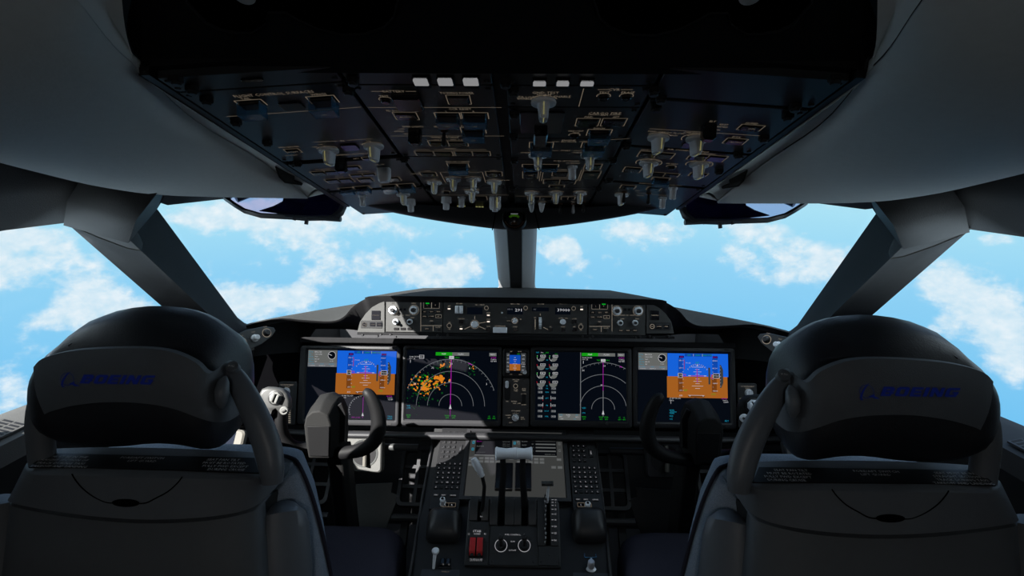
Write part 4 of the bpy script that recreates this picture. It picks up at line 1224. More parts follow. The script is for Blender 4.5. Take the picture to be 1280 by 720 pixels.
c_txt(k, 'ON', 561.5, 403, 1.3); c_txt(k, 'OFF', 561.5, 411.5, 1.3); c_txt(k, 'ON', 726, 404.5, 1.3); c_txt(k, 'OFF', 726, 412.5, 1.3)
for x, y, t in ((576.5, 402, 'CLB CON'), (610.5, 411.5, 'FLCH'), (644, 412, 'HOLD'), (688, 412, 'V/S'), (704, 412, 'HOLD'), (718, 402, 'LOC/FS'), (718, 412, 'APP')):
    c_btn(th, x, y, 5.4, 4.2, ''); c_txt(k, t, x, y - 3.6, 1.3)
mb = MB(); mb.rbox(0, 0, 17.5 * PXM, 7 * PXM, 0, .012, 'knob_grey', .002, .002); part('disengage_bar', mb, th, at_uv(625.2, 412.6), label='pale grey disengage bar'); c_txt(k, 'A/P DISENGAGE', 625, 407.6, 1.3)
c_knob(th, 627.5, 391, 1.2, ring=False, h=.004, name='round_button')
c_knob(th, 643.5, 400.8, 3.2); c_knob(th, 703.5, 402.3, 3.6, ring=False); c_txt(k, 'SEL', 651, 399, 1.2); c_txt(k, 'AUTO', 636, 401, 1.2)
mb = MB()
mb.rbox(0, 0, 5.6 * PXM, 16.5 * PXM, 0, .0012, 'black', .003)
prof = [(-.019, .001), (-.014, .008), (-.005, .0115), (.005, .0115), (.014, .008), (.019, .001)]
mb.rings([[(-.0046, y, z) for y, z in prof], [(.0046, y, z) for y, z in prof]], 'knob_grey')
for j in range(7): mb.rbox(0, -.014 + j * .0047, .0094, .001, .007, .0122 - abs(j - 3) * .0012, 'black', .0003, .0001)
part('pitch_wheel', mb, th, at_uv(675.2, 404)); c_txt(k, 'DN', 669, 397, 1.3); c_txt(k, 'UP', 669, 411, 1.3)
c_line(k, [(669, 399), (669, 409.5)], .7); c_line(k, [(679, 409), (685, 412)], .5); c_line(k, [(675.3, 392), (675.3, 394.5)], .5)
for x, y, t in ((600, 381, 'IAS  o  MACH'), (644, 380, 'HDG  o  TRK'), (676, 380, 'V/S o FPA'), (703.5, 379.5, 'ALTITUDE'), (704, 397.8, 'AUTO   1000')): c_txt(k, t, x, y, 1.4)
part('markings', k, th, MF, smooth=0)
# ledge beneath the row with its thumb screws
th = thing('panel_mounting_rail', 'thin black rail with paired thumb screws, under the mode control panel row', 'rail', MF @ Matrix.Translation((0, uv(646, 420)[1], 0)))
mb = MB()
v0 = uv(646, 421)[1]; v1 = uv(646, 417.6)[1]
ul, ur = uv(447, 418)[0], uv(843, 418)[0]
mb.rbox((ul + ur) / 2, (v0 + v1) / 2, ur - ul, v1 - v0, -.05, .006, 'hood_under', .001, .001)
mb.rbox((ul + ur) / 2, uv(646, 373.8)[1], ur - ul - .1, .009, -.05, .010, 'hood_under', .002, .002)
part('rail_bar', mb, th, MF)
for x, y in ((454.5, 418.5), (473, 420), (477, 418), (489, 418), (495.5, 421), (547.5, 419), (552, 421), (560, 418.5), (728, 420), (737, 422), (740.5, 420), (794, 422), (799.5, 420.5), (811.5, 420), (816, 422), (834.5, 420)):
    u, v = uv(x, y)
    mb = MB(); mb.lathe([(.0035, 0), (.0035, .010), (.0028, .012)], 'screw', n=10)
    part('thumb_screw', mb, th, MF @ Matrix.Translation((u, v, .004)))

# ================================================================ main instrument panel
PO = q(0, 483, 1.955)
TP = math.radians(17)
PF = frame(PO, (1, 0, 0), (0, math.sin(TP), math.cos(TP)))
th = thing('instrument_panel', 'wide black main instrument panel that carries the four big displays', 'instrument panel', PF)
mb = MB()
ul, vt = hit(300, 424, PF); ur, vb = hit(992, 541, PF)
mb.rbox((ul + ur) / 2, (vt + vb) / 2 - .004, ur - ul, vt - vb, -.03, -.0065, 'seam_and_shade', .01, .002)  # near-black so that shade on the plate lies in its colour
part('back_plate', mb, th, PF)
def psurf(y, w): return PF @ V((0, hit(646, y, PF)[1], w))
# dark strip standing in for shade under the glareshield
mb = MB()
u0, u1 = hit(376, 430, PF)[0], hit(918, 430, PF)[0]
va = hit(646, 425, PF)[1]; vb_ = hit(646, 431.5, PF)[1]
mb.rbox((u0 + u1) / 2, (va + vb_) / 2, u1 - u0, va - vb_, -.006, .010, 'hood_under', .002, .002)
part('shade_strip', mb, th, PF)
# rounded lower lip running right across
L0 = hit(640, 545, PF)[1]
mb = MB()
pts0 = [(-1.00, L0 + .010, .01), (-.80, L0 + .0, .03), (-.30, L0, .03), (0, L0 + .004, .028), (.30, L0, .03), (.80, L0, .03), (1.0, L0 + .010, .01)]
rr = [(.013, .020)] * 7
mb.tube(pts0, rr, 'bezel', n=14, up=(0, 0, 1))
part('lower_lip', mb, th, PF, smooth=60, sub=1)
mb = MB()
mb.tube([(-1.0, L0 - .045, -.01), (-.33, L0 - .045, .0)], .012, 'trim_grey', n=10)  # captain's rail is paler, with its sunlight in the colour
part('knee_rail', mb, th, PF, smooth=60); mb = MB()
mb.tube([(.33, L0 - .045, 0), (1.0, L0 - .045, -.01)], .012, 'bezel', n=10)
part('knee_rail', mb, th, PF, smooth=60)

def bezel(name, label, bx, act, cat='display', m='bezel'):
    """bx: outline, act: lit area, both measured x0,y0,x1,y1"""
    xc = (bx[0] + bx[2]) / 2; yc = (bx[1] + bx[3]) / 2
    u0 = hit(bx[0], yc, PF)[0]; u1 = hit(bx[2], yc, PF)[0]; v1 = hit(xc, bx[1], PF)[1]; v0 = hit(xc, bx[3], PF)[1]
    a0 = hit(act[0], yc, PF)[0]; a1 = hit(act[2], yc, PF)[0]; b1 = hit(xc, act[1], PF)[1]; b0 = hit(xc, act[3], PF)[1]
    Ft = PF @ Matrix.Translation(((u0 + u1) / 2, v0, 0))
    th = thing(name, label, cat, Ft)
    mb = MB()
    def rr_(x0, y0, x1, y1, r, z, n=4):
        out = []
        for sx, sy, a in ((1, 1, 0), (-1, 1, PI / 2), (-1, -1, PI), (1, -1, 1.5 * PI)):
            for i in range(n + 1):
                b = a + PI / 2 * i / n
                out.append(((x0 + x1) / 2 + sx * ((x1 - x0) / 2 - r) + r * math.cos(b), (y0 + y1) / 2 + sy * ((y1 - y0) / 2 - r) + r * math.sin(b), z))
        return out
    mb.rings([rr_(u0, v0, u1, v1, .010, -.006), rr_(u0, v0, u1, v1, .010, .007), rr_(u0 + .003, v0 + .003, u1 - .003, v1 - .003, .008, .009),
              rr_(a0 - .006, b0 - .006, a1 + .006, b1 + .006, .006, .009), rr_(a0 - .001, b0 - .001, a1 + .001, b1 + .001, .002, .004)], m, True, False)
    part('bezel', mb, th, PF)
    mb = MB()
    for su, sv in ((u0 + .03, v1 - .006), (u1 - .03, v1 - .006), (u0 + .03, v0 + .006), (u1 - .03, v0 + .006)):
        mb.rbox(su, sv, .016, .006, .009, .0105, 'panel_dark', .001)
    part('latch', mb, th, PF)
    class S: pass
    s = S()
    s.x = lambda x: a0 + (x - act[0]) / (act[2] - act[0]) * (a1 - a0)
    s.y = lambda y: b1 - (y - act[1]) / (act[3] - act[1]) * (b1 - b0)
    s.k = (a1 - a0) / (act[2] - act[0])
    s.mb = MB()
    def Z(l): return .0045 + l * .00012
    s.rect = lambda x0, y0, x1, y1, l, mt: s.mb.rect(s.x(x0), s.y(y1), s.x(x1), s.y(y0), Z(l), mt)
    s.line = lambda x0, y0, x1, y1, w, l, mt: s.mb.line(s.x(x0), s.y(y0), s.x(x1), s.y(y1), w * s.k, Z(l), mt)
    s.text = lambda t, x, y, h, l, mt, al='c', sx=1.0: s.mb.text(t, s.x(x), s.y(y), h * s.k, Z(l), mt, al, sx=sx)
    s.arc = lambda x, y, r, w, d0, d1, l, mt, n=40: s.mb.arc(s.x(x), s.y(y), (r - w / 2) * s.k, (r + w / 2) * s.k, math.radians(d0), math.radians(d1), Z(l), mt, n)
    s.disc = lambda x, y, r, l, mt, d0=0, d1=360, n=14: s.mb.disc(s.x(x), s.y(y), r * s.k, Z(l), mt, n, math.radians(d0), math.radians(d1))
    s.poly = lambda pts, l, mt: s.mb.flat([(s.x(x), s.y(y)) for x, y in pts], Z(l), mt)
    s.rect(act[0], act[1], act[2], act[3], 0, 'scr_bg')
    s.done = lambda lab='lit screen': part('screen', s.mb, th, PF, smooth=0, label=lab)
    s.th = th
    return s

def pfd(s, X, Y, k=1.0):
    """X, Y map the captain's screen coordinates to this one"""
    def R(x0, y0, x1, y1, l, m): s.rect(X(x0), Y(y0), X(x1), Y(y1), l, m)
    def Ln(x0, y0, x1, y1, w, l, m): s.line(X(x0), Y(y0), X(x1), Y(y1), w, l, m)
    def T(t, x, y, h, l, m, al='c', sx=1.0): s.text(t, X(x), Y(y), h, l, m, al, sx)
    # flight data block
    R(384.2, 438, 420.6, 459, 1, 'scr_grey'); R(384.2, 454, 420.6, 459, 2, 'scr_dim')
    for i, (a, b) in enumerate((('FLT #', 'BAC123'), ('MIC', '118.00 VHF'), ('XPDR', '7000'), ('SELCAL', 'AB-CD'), ('TAIL #', '787'))):
        y = 440.3 + i * 3
        T(a, 385, y, 1.5, 3, 'scr_cyan', 'l'); T(b, 392.5, y, 1.8 if i == 0 else 1.4, 3, 'scr_white', 'l')
    s.disc(X(414), Y(444.5), 5.0, 3, 'scr_white', n=28); s.disc(X(414), Y(444.5), 4.5, 4, 'scr_bg', n=28)
    Ln(410, 443, 414, 444.6, .6, 5, 'scr_white'); T('01:30', 414, 451.8, 1.4, 3, 'scr_white')
    T('UTC TIME', 388.5, 455.5, 1.2, 4, 'scr_cyan'); T('DATE', 402, 455.5, 1.2, 4, 'scr_cyan'); T('ELAPSED', 414, 455.5, 1.2, 4, 'scr_cyan')
    T('11:30:07z', 390, 457.6, 1.3, 4, 'scr_white'); T('24 JUN 21', 402, 457.6, 1.3, 4, 'scr_white'); T('00:30', 415, 457.6, 1.3, 4, 'scr_white')
    # attitude
    R(421.0, 438.3, 494.8, 466.6, 1, 'scr_sky'); R(420.0, 466.6, 493.6, 492.7, 1, 'scr_gnd')
    R(442, 438.6, 475, 442, 2, 'scr_sky2')
    T('SPD', 447.5, 440.3, 1.8, 3, 'scr_green'); T('LNAV', 458, 440.3, 1.8, 3, 'scr_green'); T('VNAV PTH', 469, 440.3, 1.8, 3, 'scr_green')
    Ln(452.7, 438.8, 452.7, 441.8, .4, 3, 'scr_white'); Ln(463.6, 438.8, 463.6, 441.8, .4, 3, 'scr_white')
    R(434, 444, 439.5, 466.6, 2, 'scr_sky2'); R(433.5, 466.6, 439, 485.5, 2, 'scr_gnd2')
    R(475.5, 444, 482, 466.6, 2, 'scr_sky2'); R(474.5, 466.6, 480.5, 485.5, 2, 'scr_gnd2')
    R(435, 441.2, 441, 443.9, 2, 'scr_ind'); T('.833', 438, 442.6, 1.7, 3, 'scr_mag'); R(476, 441.2, 482.3, 443.9, 2, 'scr_ind'); T('39000', 479, 442.6, 1.7, 3, 'scr_mag')
    for i in range(9):
        y = 447 + i * 4.6
        Ln(439, y, 440.2, y, .35, 4, 'scr_white'); Ln(475.5, y, 476.5, y, .35, 4, 'scr_white')
        if i % 2 == 0 and i != 4:
            T(str(330 - i * 20), 436.6, y, 1.7, 4, 'scr_white'); T(str(39400 - i * 100), 479, y, 1.6, 4, 'scr_white')
    Ln(441.3, 446, 441.3, 458, .8, 4, 'scr_red')
    for x0, x1 in ((433.5, 439), (476, 484)):
        R(x0, 462.6, x1, 468.4, 5, 'scr_white'); R(x0 + .5, 463.1, x1 - .5, 467.9, 6, 'cdu_blk')
    T('290', 436.3, 465.5, 2.2, 7, 'scr_white'); T('39000', 480, 465.5, 2.2, 7, 'scr_white')
    s.poly([(X(484.5), Y(452)), (X(486), Y(452)), (X(488.5), Y(458)), (X(488.5), Y(474)), (X(486), Y(480)), (X(484.5), Y(480))], 3, 'scr_mid')
    R(470.5, 455.5, 472.8, 476, 3, 'scr_mid')
    for i in range(7): Ln(484.5, 454 + i * 4, 485.7, 454 + i * 4, .3, 4, 'scr_white')
    # pitch ladder
    for i, w in enumerate((7, 2.6, 5, 2.6, 0, 2.6, 5, 2.6, 7, 3)):
        y = 455 + i * 2.9
        if w: Ln(457.2 - w, y, 457.2 + w, y, .42, 4, 'scr_white')
    s.arc(X(457.2), Y(466), 14.5, .35, 35, 145, 4, 'scr_dim', 20)
    for a in (35, 50, 60, 70, 80, 90, 100, 110, 120, 130, 145):
        ca, sa = math.cos(math.radians(a)), math.sin(math.radians(a))
        s.line(X(457.2) + 13.6 * ca, Y(466) - 13.6 * sa, X(457.2) + 15.4 * ca, Y(466) - 15.4 * sa, .35, 4, 'scr_white')
    T('A/P', 457.2, 449.5, 2.3, 4, 'scr_green'); T('TO/GA', 446, 450, 1.4, 4, 'scr_white')
    s.poly([(X(457.2), Y(451.4)), (X(456), Y(453.6)), (X(458.4), Y(453.6))], 5, 'scr_white')
    Ln(446, 465.6, 468, 465.6, .8, 5, 'scr_white'); Ln(449, 465.7, 465, 465.7, .8, 6, 'scr_mag'); Ln(456.8, 457, 456.8, 474, .9, 6, 'scr_mag')
    R(439.3, 463.8, 443, 467, 4, 'scr_mag'); R(439.9, 464.4, 442.4, 466.4, 5, 'scr_sky'); R(473.8, 463.8, 476.2, 469, 4, 'scr_mag'); R(474.4, 464.4, 476.2, 468.4, 5, 'scr_gnd')
    T('REF', 442.5, 483.5, 2.0, 4, 'scr_green'); T('STD', 476.5, 488, 2.3, 4, 'scr_green'); T('.833', 436.5, 490, 1.9, 4, 'scr_white')
    R(445.5, 489.6, 465.5, 492, 3, 'scr_gnd2'); Ln(445.5, 489.6, 465.5, 489.6, .4, 4, 'scr_white'); s.poly([(X(447), Y(489.6)), (X(448.5), Y(489.6)), (X(447.7), Y(491.4))], 5, 'scr_white'); s.poly([(X(463), Y(489.6)), (X(464.5), Y(489.6)), (X(463.7), Y(491.4))], 5, 'scr_white')
def mini_map(s, X, Y):
    s.text('GS 480 TAS 470', X(428), Y(494.6), 1.5, 2, 'scr_white', 'l'); s.text('310/22', X(428), Y(497), 1.5, 2, 'scr_white', 'l')
    s.text('ALPHA', X(487.5), Y(494.5), 1.6, 2, 'scr_mag'); s.text('1134.5z', X(488.5), Y(496.6), 1.4, 2, 'scr_white'); s.text('125NM', X(489), Y(498.7), 1.4, 2, 'scr_white')
    s.arc(X(455.2), Y(512), 17.5, .45, -20, 200, 2, 'scr_dim', 40)
    for i in range(23):
        a = math.radians(-20 + i * 10); r = 17.5
        s.line(X(455.2) + (r - 1.3) * math.cos(a), Y(512) - (r - 1.3) * math.sin(a), X(455.2) + r * math.cos(a), Y(512) - r * math.sin(a), .35, 3, 'scr_white')
    s.line(X(455.2), Y(495), X(455.2), Y(522), .5, 3, 'scr_mag')
    s.poly([(X(455.2), Y(515)), (X(453.8), Y(519.5)), (X(456.6), Y(519.5))], 4, 'scr_white')
    s.text('RW 22 ILS', X(447), Y(521.3), 1.7, 3, 'scr_mag'); s.text('TERR', X(489), Y(519.6), 1.7, 3, 'scr_cyan', sx=1.1); s.text('WXR', X(489), Y(522.2), 1.7, 3, 'scr_cyan', sx=1.1)

s = bezel('primary_flight_display', 'flight display with blue and orange horizon, beside the bright weather radar screen', (374.5, 432.6, 499.5, 531), (383.2, 437.8, 495, 524.2), 'display')
pfd(s, lambda x: x, lambda y: y); mini_map(s, lambda x: x, lambda y: y)
s.done('screen with blue and orange horizon')
s = bezel('primary_flight_display', 'flight display with blue and orange horizon, beside the engine gauge screen', (790.8, 434.6, 918.5, 535.2), (797, 441, 911.5, 527.5), 'display')
pX = lambda x: 834.5 + (x - 421.0) * (75.6 / 73.8) if x >= 419.9 else 797 + (x - 383.4) * (37.5 / 37.4)
pY = lambda y: y + 3.4 + (y - 438) * .02
pfd(s, pX, pY)
s.text('GS 480 TAS 470', 836, 498, 1.5, 2, 'scr_white', 'l'); s.text('310/22', 836, 500.6, 1.5, 2, 'scr_white', 'l'); s.line(838, 500, 838, 505, .4, 3, 'scr_white')
s.text('ALPHA', 904.5, 497.5, 1.6, 2, 'scr_mag'); s.text('1134.5z', 905.5, 499.8, 1.4, 2, 'scr_white'); s.text('125NM', 906.5, 502, 1.4, 2, 'scr_white')
for i, t in enumerate(('WXR', 'TERR', 'VSD', '+15')): s.text(t, 836, 513 + i * 3.6, 1.9, 2, 'scr_cyan', 'l')
s.line(837, 515, 845, 515, .5, 3, 'scr_cyan'); s.text('ALT', 907, 525, 2.0, 3, 'scr_cyan')
s.arc(872.5, 520, 17.5, .45, 10, 170, 2, 'scr_dim', 30)
s.done('screen with blue and orange horizon')

def nav(s, cx, cy, radii, x0, x1, lim=None):
    pass
# weather radar map
s = bezel('navigation_display', 'navigation display with orange and green weather radar returns, half crossed by a sun patch', (503.3, 432.6, 626.5, 532), (508, 438, 621.8, 524.5), 'display')
cx, cy = 563.8, 507.3
s.rect(544, 440.4, 564.8, 444.6, 2, 'scr_green'); s.rect(564.8, 440.4, 586, 444.6, 2, 'scr_grey'); s.text('MAP', 554.4, 442.5, 2, 3, 'scr_white'); s.text('PLAN', 575.4, 442.5, 2, 3, 'scr_white')
s.rect(611, 440.4, 620, 444.6, 2, 'scr_grey'); s.text('MENU', 615.5, 442.5, 1.8, 3, 'scr_white', sx=.9)
for i, (t, m) in enumerate((('ALPHA', 'scr_mag'), ('1134.5z', 'scr_white'), ('125 NM', 'scr_white'))): s.text(t, 620, 446.5 + i * 2.2, 1.6, 3, m, 'r')
s.text('GS 480 TAS 470', 511, 446.5, 1.6, 3, 'scr_white', 'l', .8); s.text('310 / 22', 511, 449, 1.6, 3, 'scr_white', 'l'); s.line(512.5, 450.5, 512.5, 454, .5, 3, 'scr_white')
s.rect(523.5, 444.2, 529.5, 448.8, 3, 'scr_white'); s.rect(524, 444.7, 529, 448.3, 4, 'scr_bg'); s.text('HDG', 526.5, 446.5, 1.6, 5, 'scr_white')
s.arc(cx, cy, 57.5, .6, 20, 159, 3, 'scr_dim', 60)
for r in (14.2, 28.5, 42.5): s.arc(cx, cy, r, .55, 0, 180, 3, 'scr_dim', 40)
for i in range(28):
    a = math.radians(21 + i * 5.1); l = 2.4 if i % 2 else 1.4
    s.line(cx + (57.5 - l) * math.cos(a), cy - (57.5 - l) * math.sin(a), cx + 57.5 * math.cos(a), cy - 57.5 * math.sin(a), .4, 4, 'scr_dim')
for a, t in ((32, '3'), (64, '0'), (90, '33'), (116, '30'), (149, '24')):
    s.text(t, cx + 52.5 * math.cos(math.radians(a)), cy - 52.5 * math.sin(math.radians(a)), 2.4, 5, 'scr_white')
s.text('TRK', 557.5, 446.8, 1.8, 5, 'scr_green'); s.text('MAG', 571, 446.8, 1.8, 5, 'scr_green'); s.rect(561, 445, 567, 448.8, 5, 'scr_white'); s.text('291', 564, 447, 2, 6, 'scr_bg')
s.line(cx, 449, cx, 507, .9, 5, 'scr_mag'); s.text('80', 561.8, 477, 1.8, 5, 'scr_white')
s.poly([(cx, 505), (cx - 1.6, 511), (cx + 1.6, 511)], 6, 'scr_white')
s.line(cx, 511, cx, 520, .5, 5, 'scr_mag')
random.seed(11)
def blot(x, y, r, l, m):
    n = 9
    s.poly([(x + r * random.uniform(.55, 1.2) * math.cos(2 * PI * i / n), y + r * random.uniform(.55, 1.2) * math.sin(2 * PI * i / n)) for i in range(n)], l, m)
def cluster(cx_, cy_, sx, sy, n, m, l, r0, r1):
    for i in range(n):
        x = random.gauss(cx_, sx); y = random.gauss(cy_, sy)
        if math.hypot(x - 563.8, y - 507.3) < 62 and 509 < x < 620 and 441 < y < 523: blot(x, y, random.uniform(r0, r1), l + i * .002, m)
cluster(531, 483, 11, 9, 90, 'scr_dgreen', 1.0, .5, 1.5); cluster(520, 497, 7, 9, 40, 'scr_dgreen', 1.0, .4, .9); cluster(536, 481, 5, 4, 22, 'scr_green', 1.4, .7, 1.5)
cluster(551, 458, 6, 4, 30, 'scr_dgreen', 1.1, .4, 1.2); cluster(589, 459, 4, 4, 26, 'scr_dgreen', 1.1, .4, 1.2); cluster(600, 452, 6, 4, 12, 'scr_dgreen', 1.1, .4, .8)
cluster(535, 481, 10, 6, 55, 'scr_orange', 1.8, .6, 1.7); cluster(549, 473, 3, 3, 18, 'scr_orange', 2.0, 1.0, 2.4); cluster(531, 484, 4, 3, 20, 'scr_orange', 2.0, 1.0, 2.4); cluster(552, 457, 2.5, 1.5, 8, 'scr_orange', 2.0, .7, 1.6); cluster(563, 454, .8, 2.5, 7, 'scr_orange', 2.0, .5, 1.0); cluster(531, 492, 4, 2, 8, 'scr_orange', 2.0, .5, 1.2); cluster(591, 460, 1.5, 1.5, 4, 'scr_orange', 2.0, .5, 1.0)
s.line(585, 453.5, 590, 456, .9, 5, 'scr_mag')
for i, t in enumerate(('VSD', 'CTR')): s.text(t, 509.5, 508 + i * 2.7, 1.8, 3, 'scr_cyan', 'l')
for x in (512, 560, 568, 612, 618): s.text('WXR' if x < 600 else '+5', x, 519.5, 1.7, 3, 'scr_green'); s.text('GPS', x, 522, 1.7, 3, 'scr_green')
s.done('screen with radar map')

# engine gauges and map
s = bezel('engine_display', 'display with white engine gauges down one side and a plain arc map on the other', (663.2, 434.3, 789.3, 533.8), (669.3, 440.2, 782.6, 525.6), 'display')
s.line(725.6, 440.5, 725.6, 525.2, .9, 2, 'scr_dim')
for t, x, m in (('TAT', 671.5, 'scr_cyan'), ('-36c', 677, 'scr_white'), ('CRZ', 683.5, 'scr_green')): s.text(t, x, 441.3, 1.5, 3, m)
for r, (y, d1, t) in enumerate(((447.5, 310, 'N1'), (458.5, 360, 'EGT'), (469, 310, 'N2'), (480, 360, 'FF'))):
    for c_, x in enumerate((676, 691.5)):
        if d1 == 360: s.disc(x, y, 5.0, 2, 'scr_grey', 180, 360, 18)
        else: s.poly([(x, y)] + [(x + 5 * math.cos(math.radians(a)), y - 5 * math.sin(math.radians(a))) for a in range(220, 371, 12)], 2, 'scr_grey'); s.arc(x, y, 5, .4, 150, 250, 2, 'scr_white', 12)
        s.rect(x - .8, y - 3.2, x + 5.6, y - .4, 4, 'scr_white'); s.rect(x - .3, y - 2.8, x + 5.2, y - .8, 5, 'cdu_blk'); s.text(('85.9', '690', '88.2', '5.2')[r], x + 2.5, y - 1.8, 1.5, 6, 'scr_white')
        s.line(x - 5.2, y - 2.5, x - 4.6, y, .7, 3, 'scr_red' if r % 2 else 'scr_green')
        if r == 0: s.text('90.1', x + 3.4, y - 4.7, 1.5, 3, 'scr_green')
    s.text(t, 683.7, y + 3.2, 1.4, 3, 'scr_cyan')
for i, (y, t) in enumerate(((486.3, 'OIL'), (491, 'TEMP'), (498.3, 'QTY'), (507.3, 'VIB'), (514.4, 'DUCT'), (521, 'FUEL'))):
    for x in (675.3, 692):
        s.rect(x - 2.8, y - 1.3, x + 2.8, y + 1.3, 3, 'scr_dim'); s.rect(x - 2.2, y - .9, x + .6, y + .9, 4, 'cdu_blk'); s.text('82', x - .7, y, 1.3, 5, 'scr_white')
        if i in (2, 3):
            xx = x + (3.4 if x < 680 else -3.4); s.line(xx, y - 3, xx, y + 1.6, .4, 3, 'scr_white'); s.line(xx, y + 2, xx, y + 3.6, .5, 3, 'scr_red')
    s.text(t, 683.7, y, 1.4, 3, 'scr_cyan')
s.rect(698, 517.3, 725.2, 525.2, 2, 'scr_grey')
for x, y, t, m in ((701.5, 518.8, 'FUEL', 'scr_cyan'), (710.5, 518.8, 'FLAPS', 'scr_white'), (721, 518.8, 'GW', 'scr_cyan'), (701, 521, '18.4', 'scr_white'), (721.5, 521.2, '402.1', 'scr_white'), (711, 521, 'UP', 'scr_white'), (702.5, 523.6, '18.4', 'scr_white'), (718.5, 523.6, 'CG', 'scr_cyan')): s.text(t, x, y, 1.4, 4, m)
cx, cy = 753.7, 511.2
s.rect(727, 441, 747.5, 445, 2, 'scr_green'); s.rect(747.5, 441, 768.8, 445, 2, 'scr_grey'); s.text('MAP', 737.5, 443, 2, 3, 'scr_white'); s.text('PLAN', 758, 443, 2, 3, 'scr_white'); s.rect(771.8, 441, 780.4, 445, 2, 'scr_grey'); s.text('MENU', 776, 443, 1.7, 3, 'scr_white', sx=.9)
for i, (t, m) in enumerate((('ALPHA', 'scr_mag'), ('1134.5z', 'scr_white'), ('125 NM', 'scr_white'))): s.text(t, 780.3, 446.8 + i * 2.2, 1.6, 3, m, 'r')
s.text('GS 480 TAS 470', 727.5, 447, 1.6, 3, 'scr_white', 'l', .8); s.text('310 / 22', 727.5, 449.2, 1.6, 3, 'scr_white', 'l'); s.line(729, 451, 729, 454.5, .5, 3, 'scr_white')
s.arc(cx, cy, 57.7, .6, 61, 119, 3, 'scr_dim', 40); s.arc(cx, cy, 43, .6, 49, 131, 3, 'scr_dim', 40); s.arc(cx, cy, 29, .6, 9, 171, 3, 'scr_dim', 40); s.arc(cx, cy, 14.3, .6, 0, 180, 3, 'scr_dim', 30)
for i in range(11):
    a = math.radians(63 + i * 5.4); s.line(cx + 56 * math.cos(a), cy - 56 * math.sin(a), cx + 57.7 * math.cos(a), cy - 57.7 * math.sin(a), .4, 4, 'scr_dim')
s.text('TRK', 747.8, 450, 1.7, 5, 'scr_green'); s.text('MAG', 759.2, 450, 1.7, 5, 'scr_green'); s.rect(751, 448.6, 756.6, 452, 5, 'scr_white'); s.text('291', 753.8, 450.3, 1.9, 6, 'scr_bg'); s.text('33', 755.3, 457, 2, 5, 'scr_white'); s.text('30', 729, 463, 2.2, 5, 'scr_white')
s.line(cx, 452, cx, 488, .6, 5, 'scr_mag'); s.line(cx, 488, cx, 520, .8, 5, 'scr_dim'); s.poly([(cx, 512), (cx - 1.5, 517.5), (cx + 1.5, 517.5)], 6, 'scr_white'); s.line(774.5, 457, 777.5, 458.6, .9, 5, 'scr_mag'); s.text('80', 751.8, 481, 1.8, 5, 'scr_white')
s.text('VSD', 727.5, 509.8, 1.9, 3, 'scr_cyan', 'l'); s.text('CTR', 727.5, 516, 1.6, 3, 'scr_cyan', 'l')
for x in (730, 751, 757.5, 774, 779.5): s.text('WXR' if x < 770 else '+5', x, 520.8, 1.6, 3, 'scr_green'); s.text('GPS', x, 523.4, 1.6, 3, 'scr_green')
s.done('screen with engine gauges and map')
mb = MB(); mb.lathe([(.005, 0), (.005, .004), (.003, .006)], 'screw', n=12)
u, v = hit(758, 529.3, PF); part('brightness_knob', mb, s.th, PF @ Matrix.Translation((u, v, .009)))

# standby instrument
s = bezel('standby_flight_display', 'small square standby horizon instrument between the two inner displays', (628.5, 435.5, 661.5, 471.5), (633, 441.2, 657.2, 466), 'display', 'panel_dark')
s.rect(633, 441.2, 637, 466, 1, 'scr_mid'); s.rect(651, 441.2, 657.2, 466, 1, 'scr_mid'); s.rect(637, 443.8, 650.5, 455, 2, 'scr_sky2'); s.rect(637, 455, 650.5, 463, 2, 'scr_gnd')
for i in range(5): s.text(str(320 - i * 20), 635, 444 + i * 4.6, 1.4, 3, 'scr_white'); s.text(str(394 - i * 2), 654, 444 + i * 4.6, 1.6, 3, 'scr_white')
for i, w in enumerate((2, 4, 2, 5.5, 2, 4, 2)): s.line(643.7 - w / 2, 447 + i * 2.6, 643.7 + w / 2, 447 + i * 2.6, .4, 4, 'scr_white')
s.rect(650.5, 453.5, 657.2, 456.4, 4, 'cdu_blk'); s.text('39000', 654, 455, 1.6, 5, 'scr_white'); s.text('STD', 648, 442.5, 1.4, 4, 'scr_green')
s.done('screen with small horizon')
mb = MB(); mb.lathe([(.0075, 0), (.0075, .012), (.006, .014)], 'knob_grey', n=20, flute=.06, nf=1)
u, v = hit(655.8, 464.8, PF); part('baro_knob', mb, s.th, PF @ Matrix.Translation((u, v, .009)))
mb = MB()
for x, y, t in ((639, 439.3, 'APP'), (649.5, 439.3, 'HP/IN'), (639, 468, 'RST'), (651, 468, 'BARO')):
    u, v = hit(x, y, PF); mb.text(t, u, v, .0035, .0094, 'legend_mcp')
part('markings', mb, s.th, PF, smooth=0)

# landing gear and autobrake panel
F = PF
xc = 645
u0, u1 = hit(628.5, 500, PF)[0], hit(661.5, 500, PF)[0]; v1, v0 = hit(xc, 472.5, PF)[1], hit(xc, 533, PF)[1]
th = thing('landing_gear_panel', 'narrow black panel with the landing gear lever and autobrake knob, below the standby horizon', 'control panel', PF @ Matrix.Translation((0, v0, 0)))
mb = MB(); mb.rbox((u0 + u1) / 2, (v0 + v1) / 2, u1 - u0, v1 - v0, -.006, .004, 'panel', .004, .001)
for x, y in ((633.5, 474.5), (655, 474.5), (633.5, 530), (655, 530), (659, 510)):
    u, v = hit(x, y, PF); mb.lathe([(.0035, .004), (.003, .006)], 'screw', u, v, 10)
part('faceplate', mb, th, PF)
def on(x, y, z=.004): 
    u, v = hit(x, y, PF); return PF @ Matrix.Translation((u, v, z))
mb = MB(); mb.rbox(0, 0, .021, .061, 0, .0012, 'black', .009, .0004); part('lever_slot', mb, th, on(634.2, 489))
